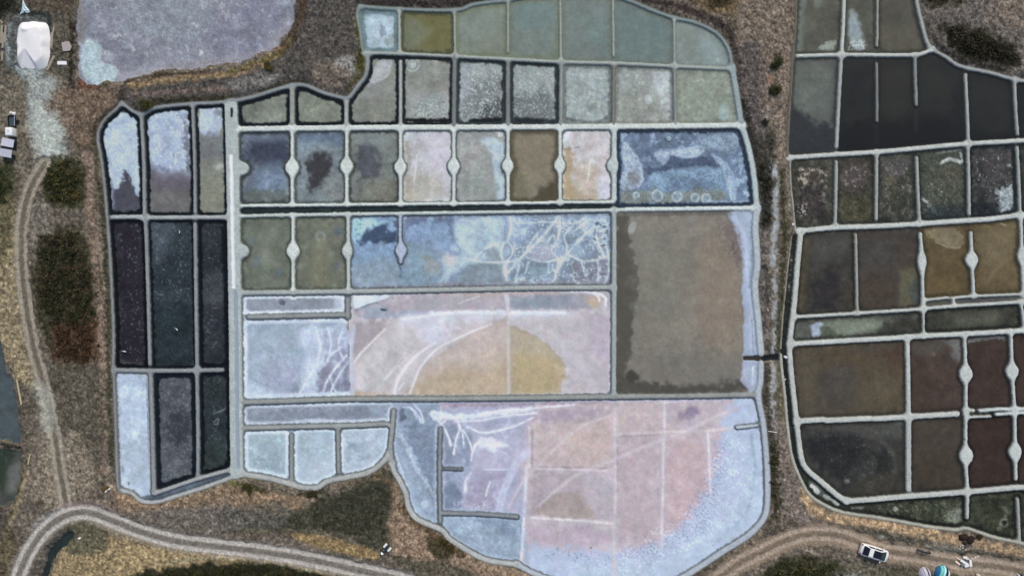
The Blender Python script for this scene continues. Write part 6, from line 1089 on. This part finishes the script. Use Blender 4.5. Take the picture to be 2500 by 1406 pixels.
bm_obj('rear_window', panel([(-1.80,.64,1.06),(-1.80,-.64,1.06),(-1.14,-.56,1.452),(-1.14,.56,1.452)], .012), K_GLASS, car)
bm_obj('glass_roof', panel([(-.50,-.52,1.452),(.64,-.52,1.456),(.64,.52,1.456),(-.50,.52,1.452)], .012), K_GLASS, car)
bm_obj('roof_panel', panel([(-1.06,-.50,1.447),(-.54,-.50,1.449),(-.54,.50,1.449),(-1.06,.50,1.447)], .012), K_WPL, car)
for s in (-1, 1):
    for xa, xb, xc, xd in ((-1.35,-.30,-.34,-1.08),(-.22,.98,.55,-.26)):
        q = [(xa, s*.765, 1.02), (xb, s*.755, 1.02), (xc, s*.655, 1.38), (xd, s*.655, 1.38)]
        bm_obj('side_window', panel(q if s < 0 else q[::-1], .012), K_GLASS, car)
    m_ = bm_obj('mirror', box_bm(.92, s*.98, 1.0, .16, .22, .14, .03), K_WHITE, car)
    bm_obj('headlight', box_bm(1.90, s*.60, .70, .18, .26, .12, .04), K_CHROME, car); bm_obj('tail_light', box_bm(-1.97, s*.64, .80, .12, .22, .18, .03), K_RED, car)
    for x in (-1.28, 1.32):
        w = empty('wheel', (x, s*.80, .31)); w.parent = car
        for nm, ro, wd, mt in (('tyre', .31, .20, K_BLACK), ('rim', .20, .21, K_CHROME)):
            b = bmesh.new(); bmesh.ops.create_cone(b, cap_ends=True, segments=20, radius1=ro, radius2=ro, depth=wd)
            from mathutils import Matrix
            bmesh.ops.rotate(b, cent=(0, 0, 0), matrix=Matrix.Rotation(R(90), 3, 'X'), verts=b.verts); bm_obj(nm, b, mt, w)
# --- two motorcycles
def wheel_part(parent, x, r, y=0, z=None, turn=0):
    w = empty('wheel', (x, y, r)); w.parent = parent; w.rotation_euler = (0, 0, turn)
    N = 20; rg = [[(math.cos(2*math.pi*k/N)*(r-.055+.055*math.cos(t)), .065*math.sin(t), math.sin(2*math.pi*k/N)*(r-.055+.055*math.cos(t))) for t in np.arange(6)*math.pi/3] for k in range(N+1)]
    bm_obj('tyre', loft(rg, caps=False), K_BLACK, w, smooth=True)
    b = bmesh.new(); bmesh.ops.create_cone(b, cap_ends=True, segments=16, radius1=r-.09, radius2=r-.09, depth=.04)
    from mathutils import Matrix
    bmesh.ops.rotate(b, cent=(0, 0, 0), matrix=Matrix.Rotation(R(90), 3, 'X'), verts=b.verts); bm_obj('rim', b, K_CHROME, w)
def motorcycle(px, py, rz, label, mbody, mseat, cases, mcase, sc=1.0):
    e = place('motorcycle', px, py, label, 'motorcycle', rz); e.scale = (sc, sc, sc)
    wheel_part(e, .72, .31, turn=R(24)); wheel_part(e, -.68, .31)
    bm_obj('engine', box_bm(.02, 0, .42, .52, .30, .36, .06), K_CHROME, e)
    bm_obj('fuel_tank', loft([[(x, w*math.cos(t), z+h*math.sin(t)) for t in np.arange(10)*math.pi/5] for x, w, h, z in ((-.10,.07,.08,.80),(.05,.15,.13,.82),(.28,.17,.14,.84),(.44,.08,.08,.86))]), mbody, e, smooth=True)
    bm_obj('seat', loft([[(x, w*math.cos(t), z+.06*math.sin(t)) for t in np.arange(10)*math.pi/5] for x, w, z in ((-.75,.09,.86),(-.5,.15,.82),(-.15,.14,.78),(-.06,.08,.80))]), mseat, e, smooth=True)
    bm_obj('fork', tube_bm([(.72,-.10,.31),(.50,-.10,.95)], .03, bm=tube_bm([(.72,.10,.31),(.50,.10,.95)], .03)), K_CHROME, e)
    bm_obj('handlebar', tube_bm([(.34,-.40,1.02),(.46,-.22,1.02),(.50,0,.98),(.46,.22,1.02),(.34,.40,1.02)], .022), K_BLACK, e)
    bm_obj('headlight', box_bm(.62, 0, .88, .14, .2, .18, .05), mbody, e); bm_obj('front_mudguard', box_bm(.80, 0, .64, .46, .13, .03, .01), mbody, e, rz=R(0)); bm_obj('rear_mudguard', box_bm(-.86, 0, .66, .36, .16, .03, .01), mbody, e)
    for s in (-1, 1):
        bm_obj('mirror', box_bm(.42, s*.40, 1.14, .05, .13, .09, .02), K_CHROME, e)
        if cases: bm_obj('pannier', box_bm(-.58, s*.40, .58, .58, .30, .44, .06), mcase, e)
    if cases: bm_obj('fairing', loft([[(.30,-.22,.92),(.30,.22,.92),(.34,.2,1.05),(.34,-.2,1.05)], [(.58,-.14,.86),(.58,.14,.86),(.50,.12,1.18),(.50,-.12,1.18)]]), mcase, e)
    bm_obj('exhaust', tube_bm([(.1,.16,.3),(-.4,.2,.32),(-.85,.2,.40)], [.035,.05,.055]), K_CHROME, e)
    return e
K_PALEB = mat('pale_fairing', (222,232,238), .4); K_NAVY = mat('navy_paint', (42,52,66), .4)
motorcycle(939, 1342, R(226), 'white motorcycle with side cases parked at the edge of the dry grass', K_NAVY, K_DARK, True, K_PALEB)
motorcycle(2257, 1346, R(-14), 'dark motorcycle parked on the dirt road right of the white car', K_DARK, K_DARK, False, None, .92)
# --- salt heap with its ground sheet, tarpaulin, planks
heap = place('salt_heap', 72, 108, 'tall white heap of harvested salt at the upper left', 'salt heap', up=.8)
NG = 56; V = []; F = []
def heap_h(x, y, rr):
    side = 3.0*(1-rr)*(1+.08*math.sin(7*math.atan2(y, x)))                # raked flanks
    top = 1.0+.03*y-.05*abs(x)+.04*math.sin(1.7*x+1.1*y)                   # nearly level crown
    tipped = 1.30-.40*math.hypot(x+.5, (y-2.1)*1.3)                        # last loads tipped at the head
    bay = .95+.34*(y+.5)+1.1*max(0, abs(x+.75)-.42*max(0, -.5-y)) if y < -.5 else 9   # bay dug out at the foot
    return max(0, min(side, max(top, tipped), bay)+random.uniform(-.012, .012)*(rr < .95))
for j in range(NG+1):
    for i in range(NG+1):
        u, v = 2*i/NG-1, 2*j/NG-1; m_ = max(abs(u), abs(v)); q = (abs(u)**4+abs(v)**4)**.25
        k = (m_/q if q > 0 else 1)*(1+.015*math.sin(9*math.atan2(v, u+1e-6)))
        V.append((2.4*u*k, 3.5*v*k, heap_h(2.4*u*k, 3.5*v*k, m_)-.06))
for j in range(NG):
    for i in range(NG):
        a = j*(NG+1)+i; F.append((a, a+1, a+NG+2, a+NG+1))
link('salt_mound', fast_mesh('salt_mound', np.array(V), np.array(F), None, K_SALT, True), heap)
K_TARP = mat('pale_blue_tarpaulin', (186,208,222), .5, .4, amt=.1)
tp = place('tarpaulin', 54, 18, 'crumpled pale blue tarpaulin above the salt heap', 'tarpaulin', dz=.12)
outl = [(51,-6),(54,2),(58,12),(63,18),(70,27),(60,30),(54,29),(43,33),(48,24),(50,14)]
rg = []
for k, hz in ((1.0, 0), (.55, .14), (.2, .05)):
    rg.append([((54+(x-54)*k-54)/S, -(18+(y-18)*k-18)/S, hz+.06*math.sin(i*2.4)) for i, (x, y) in enumerate(outl)])
bm_obj('sheet', loft(rg), K_TARP, tp, smooth=False)
PL = 'weathered planks lying round the salt heap'
def plank(a, b, w, label, m=K_WOOD, name='plank', t=.06, cat='plank', grp=PL):
    cx, cy = (a[0]+b[0])/2, (a[1]+b[1])/2; L = math.hypot(b[0]-a[0], b[1]-a[1])/S
    z = max(gz(*a), gz(cx, cy), gz(*b))
    return tag(bm_obj(name, box_bm(0, 0, 0, L, w, t, .012), m, None, (wx(cx)*(1-z/CAM_H), wy(cy)*(1-z/CAM_H), z+t/2-.01), rz=math.atan2(-(b[1]-a[1]), b[0]-a[0])), label, cat, grp)
plank((5,62),(2,106), .34, 'grey plank left of the salt heap, nearest the photo edge'); plank((14.5,63),(11.7,104), .30, 'grey plank left of the salt heap, nearest the heap')
plank((8.6,80),(6.4,118), .28, 'grey plank lying between two others left of the salt heap'); plank((6.4,125),(4.8,147), .26, 'short grey plank at the lower left of the salt heap'); plank((1.5,50),(6.4,58), .25, 'short slanting plank at the upper left of the salt heap')
plank((132,65),(130,80), .22, 'thin short plank right of the salt heap'); plank((127.5,80),(124.8,120), .36, 'long pale plank standing along the right of the salt heap'); plank((132.5,137),(115,172), .32, 'slanting pale plank at the lower right of the salt heap')
slab = tag(bm_obj('concrete_slab', panel([((x-162)/S, -(y-114)/S, 0) for x, y in [(150.5,105),(154,126),(171,124.5),(175,115),(168,101.5)]], .14), K_CONC, None, tuple(np.array(at(162, 114, .1))+np.array((0, 0, .02)))), 'flat pinkish concrete slab right of the salt heap', 'slab')
tag(bm_obj('white_board', box_bm(0, 0, 0, 1.32, .52, .16, .03), K_WPL, None, tuple(np.array(at(152, 154.5, .1))+np.array((0, 0, .09)))), 'small white board lying below the concrete slab', 'board')
# --- yard at the left edge: tank, trailer, shed, sacks
tk = place('plastic_tank', 28.5, 323.5, 'square white plastic tank beside the track at the left edge', 'tank')
bm_obj('pallet', box_bm(0, 0, .06, 1.06, 1.24, .12, .01), K_WOOD, tk); tkb = bm_obj('body', box_bm(0, 0, .66, .98, 1.16, 1.0, .1), K_WPL, tk, smooth=True)
b = bmesh.new(); bmesh.ops.create_cone(b, cap_ends=True, segments=16, radius1=.13, radius2=.12, depth=.06); bmesh.ops.translate(b, vec=(0, .1, 1.19), verts=b.verts); bm_obj('lid', b, K_LILAC, tk)
tr = place('cart', 30.5, 296, 'dark blue open cart above the white tank at the left edge', 'cart')
bm_obj('bed', box_bm(0, 0, .5, .95, 1.5, .06, .01), mat('slate_blue_paint', (62,78,92), .5), tr)
for x, y, sx, sy in ((-.46,0,.04,1.5),(.46,0,.04,1.5),(0,-.74,.95,.04),(0,.74,.95,.04)): bm_obj('side_board', box_bm(x, y, .66, sx, sy, .26), K_DARK, tr)
bm_obj('rail', tube_bm([(.52,-.75,.84),(.52,.8,.84)], .03), K_LILAC, tr)
for s in (-1, 1): wheel_part(tr, 0, .28, s*.62, turn=R(90)) if False else None
for s in (-1, 1):
    b = bmesh.new(); bmesh.ops.create_cone(b, cap_ends=True, segments=16, radius1=.26, radius2=.26, depth=.14)
    bmesh.ops.rotate(b, cent=(0, 0, 0), matrix=Matrix.Rotation(R(90), 3, 'Y'), verts=b.verts); bmesh.ops.translate(b, vec=(s*.58, 0, .26), verts=b.verts); bm_obj('wheel', b, K_BLACK, tr)
sh = place('shed', 22, 363, 'small low shed with two pale lilac roof sheets at the left edge', 'shed', R(-6))
bm_obj('wall', box_bm(0, 0, .45, 1.5, 2.3, 1.0, .02), K_DARK, sh)
bm_obj('roof_sheet', panel([(-.78,.24,1.10),(.98,.10,1.06),(1.0,1.22,.98),(-.70,1.42,1.0)], .03), K_LILAC, sh); bm_obj('roof_sheet', panel([(-.98,-1.22,.98),(.80,-1.36,.98),(.92,-.26,1.10),(-.86,-.14,1.10)], .03), K_LILAC, sh)
bm_obj('door', box_bm(.76, -.5, .42, .03, .6, .8), K_WOOD, sh)
sk = place('sack', 25, 276, 'pair of pale sacks slumped above the blue cart', 'sack')
for x, y in ((-.12, .05), (.28, -.05)):
    bm_obj('bag', loft([[(x+.22*k*math.cos(t), y+.26*k*math.sin(t), z) for t in np.arange(10)*math.pi/5] for k, z in ((.9,-.04),(1.1,.15),(.8,.32),(.3,.38))]), K_STONE if x < 0 else K_WPL, sk, smooth=True)
# --- poles, posts
def pole(a, b, r, label, m, name='pole', h=.06):
    za, zb = gz(*a)+h, gz(*b)+h; o = (wx(a[0]), wy(a[1]), za)
    return tag(bm_obj(name, tube_bm([(0, 0, 0), (wx(b[0])-o[0], wy(b[1])-o[1], zb-za)], r), m, None, o), label, name.split('_')[-1])
K_STRAW = mat('bleached_wood', (184,176,150), .9, .2, amt=.15)
pole((48,925),(60,986), .10, 'long bleached pole lying beside the slate pond at the left edge', K_STRAW); pole((79,1107),(73,1131), .10, 'short bleached pole lying left of the farm track', K_STRAW)
pole((1873,1051),(1893,1053), .05, 'thin white pole across the bank right of the pink pond', K_WPL); pole((263,1197),(274,1189), .12, 'short white pipe at the corner of the salt strip pond', K_WPL, 'pipe')
plank((1880,184),(1883,203), .3, 'rusty orange board between the two round bushes', mat('rusty_iron', (150,104,84), .8), 'board', .05, 'board', None)
# --- encampment at the lower right
def lump(name, px, py, r, h, m, label, cat, grp=None, lobes=1, seed=0):
    rs = random.Random(seed); n = 14; ph = rs.uniform(0, 6)
    rg = [[((r*k*(1+.2*math.sin(2*t+ph)+.12*math.sin(5*t+ph)))*math.cos(t), r*k*(1+.2*math.sin(2*t+ph)+.12*math.sin(3*t))*math.sin(t)*.85, z*h+.03*h*rs.uniform(-1, 1)) for t in np.arange(n)*2*math.pi/n] for k, z in ((1.0,-.25),(.95,.25),(.7,.75),(.3,1.0))]
    return tag(bm_obj(name, loft(rg), m, None, at(px, py, h*.5), smooth=True), label, cat, grp)
K_KELP = surf_mat('dark_brown_brush', .9, .2, 9, .5, 1, .06, base=alb((46,36,31)))
lump('brush_heap', 2354, 1312, .62, .45, K_KELP, 'dark brown heap of brush beside the golden grass, left one', 'heap', 'brush heaps', seed=1); lump('brush_heap', 2370, 1318, .70, .42, K_KELP, 'dark brown heap of brush beside the golden grass, right one', 'heap', 'brush heaps', seed=2); lump('brush_heap', 2356, 1326, .34, .25, K_KELP, 'small dark scrap of brush below the two heaps', 'heap', 'brush heaps', seed=3)
plank((2358,1314),(2369,1327), .16, 'pale stick lying between the two brown heaps', K_STRAW, 'stick', .08, 'stick', None)
rug = lump('round_mat', 2351, 1342, .78, .07, mat('charcoal_cloth', (70,66,62), .95, .1, amt=.3), 'round charcoal mat under pale stones below the brown heaps', 'mat', seed=5)
SG = 'pale stones on the round mat'
for k, (x, y, lab) in enumerate(((2346,1334,'pale stone at the upper left of the round mat'),(2351,1331,'largest pale stone at the top of the round mat'),(2345,1340,'pale stone at the left of the round mat'),(2351.5,1337.5,'pale stone in the middle of the round mat'),(2346,1345,'pale stone at the lower left of the round mat'),(2358,1341,'pale stone off the right side of the round mat'))):
    o = lump('stone', x, y, .17 if k != 1 else .2, .16, K_STONE, lab, 'stone', SG, seed=10+k); o.location.z = gz(2351, 1345)+.06
hp = place('board_heap', 2361, 1373, 'jumbled heap of white boards and scraps on the dirt road', 'heap')
for x, y, L, w, a, z in ((-.95,.42,.75,.17,-30,.08),(-1.05,-.18,.80,.28,-38,.08),(-.1,-.12,1.5,.36,-32,.22),(.62,-.12,.34,1.0,6,.34),(.32,-.55,.95,.28,8,.16),(-.05,.62,.62,.34,-14,.18),(.12,-.62,.5,.2,20,.26),(.3,.3,.5,.16,35,.12)):
    bm_obj('board', box_bm(0, 0, 0, L, w, .07, .02), K_WPL if z > .1 else mat('pink_white_board', (226,208,198), .7), hp, (x, y, z), rz=R(a))
bm_obj('crate', box_bm(-.42, -.42, .14, .5, .36, .26, .04), K_CHROME, hp); bm_obj('cloth', box_bm(.28, .12, .16, .62, .42, .10, .05), mat('grey_cloth', (96,94,98), .9), hp)
for k, (x, y, lab) in enumerate(((2375,1364,'nearest of three pale stones right of the white board heap'),(2381,1361,'middle one of three pale stones right of the white board heap'),(2388,1358,'farthest of three pale stones right of the white board heap'))): lump('stone', x, y, .2, .16, K_STONE, lab, 'stone', 'stones beside the white boards', seed=30+k)
# turquoise tent: gores of one dome, each a panel of its own
def tent(px, py, rx, ry, h, bands, label, rz, base):
    e = place('tent', px, py, label, 'tent', rz); N = 12
    for a0, a1, m in bands:
        rg = []
        for a in np.linspace(a0, a1, 5):
            rg.append([(rx*a, ry*math.sqrt(max(0, 1-a*a))*math.cos(t), h*math.sqrt(max(0, 1-a*a))*math.sin(t)-.02) for t in np.linspace(.02, math.pi-.02, N)])
        g = loft(rg, close=False, caps=False); bm_obj('panel', g, m, e, smooth=True)
    bm_obj('floor_sheet', loft([[(rx*1.02*math.cos(t), ry*1.02*math.sin(t), z) for t in np.arange(18)*math.pi/9] for z in (-.04, .03)]), base, e)
    for a in (-.35, .35): bm_obj('tent_pole', tube_bm([(rx*a*1.0, ry*math.sqrt(1-a*a)*1.015*math.cos(t), h*math.sqrt(1-a*a)*1.015*math.sin(t)-.02) for t in np.linspace(0, math.pi, 13)], .018, 6), K_DARK, e)
    return e
K_TURQ = mat('turquoise_nylon', (112,200,196), .6); K_AQUA = mat('pale_aqua_nylon', (170,222,238), .6); K_NVY = mat('navy_nylon', (20,24,50), .6); K_BLU = mat('blue_nylon', (44,108,156), .6); K_WNY = mat('white_nylon', (238,240,246), .6); K_GNY = mat('grey_nylon', (190,188,204), .7)
tent(2304, 1402, 1.05, 1.15, .95, ((-.995,-.62,K_BLU),(-.62,-.24,K_TURQ),(-.24,-.02,K_AQUA),(-.02,.32,K_NVY),(.32,.66,K_WNY),(.66,.995,K_AQUA)), 'turquoise, navy and white striped tent at the bottom edge', R(-24), K_BLU)
tent(2262, 1404, .82, 1.0, .8, ((-.995,.18,K_GNY),(.18,.46,K_NVY),(.46,.995,K_GNY)), 'pale grey tent with one black stripe at the bottom edge', R(8), K_GNY)
lump('stone', 2389, 1404, .3, .25, K_STONE, 'large pale stone at the bottom edge right of the tents', 'stone', seed=40)
lump('bag', 2492, 1404, .4, .3, mat('navy_bag', (40,44,60), .8), 'dark bag at the bottom right corner', 'bag', seed=41); lump('bag', 2487, 1403, .18, .36, K_WPL, 'small white bag beside the dark bag at the bottom right corner', 'bag', seed=42)
for k, (x, y, r, lab) in enumerate(((1918,872,.28,'round white float in the green ditch at the cross channel'),(1917,926,.12,'tiny white float in the green ditch below the round one'),(437,566,.16,'white bird standing at the head of the slate black pond'),(430,804,.16,'white bird standing in the lower slate black pond'),(302,858,.18,'white bird standing at the foot of the violet black pond'),(193,1314,.2,'white stone beside the crescent puddle'),(1936,548,.22,'pale stone at the end of the thin edge bank'),(2500,1,.1,''))):
    if not lab: continue
    nm = 'bird' if 'bird' in lab else ('float' if 'float' in lab else 'stone')
    if nm == 'bird':
        e = place('bird', x, y, lab, 'bird', R(40*k)); bm_obj('body', loft([[(xx, w*math.cos(t), .3+z+w*math.sin(t)) for t in np.arange(8)*math.pi/4] for xx, w, z in ((-.26,.015,.0),(-.12,.07,.01),(.04,.09,.03),(.12,.05,.09),(.16,.025,.2),(.19,.03,.28),(.24,.02,.28),(.32,.006,.26))]), K_WPL, e, smooth=True)
        for s in (-1, 1): bm_obj('leg', tube_bm([(0, s*.03, -.02), (.01, s*.03, .28)], .008, 5), K_DARK, e)
    else:
        o = lump(nm, x, y, r, r, K_WPL, lab, nm, seed=50+k)
        if nm == 'float': o.location.z = .0
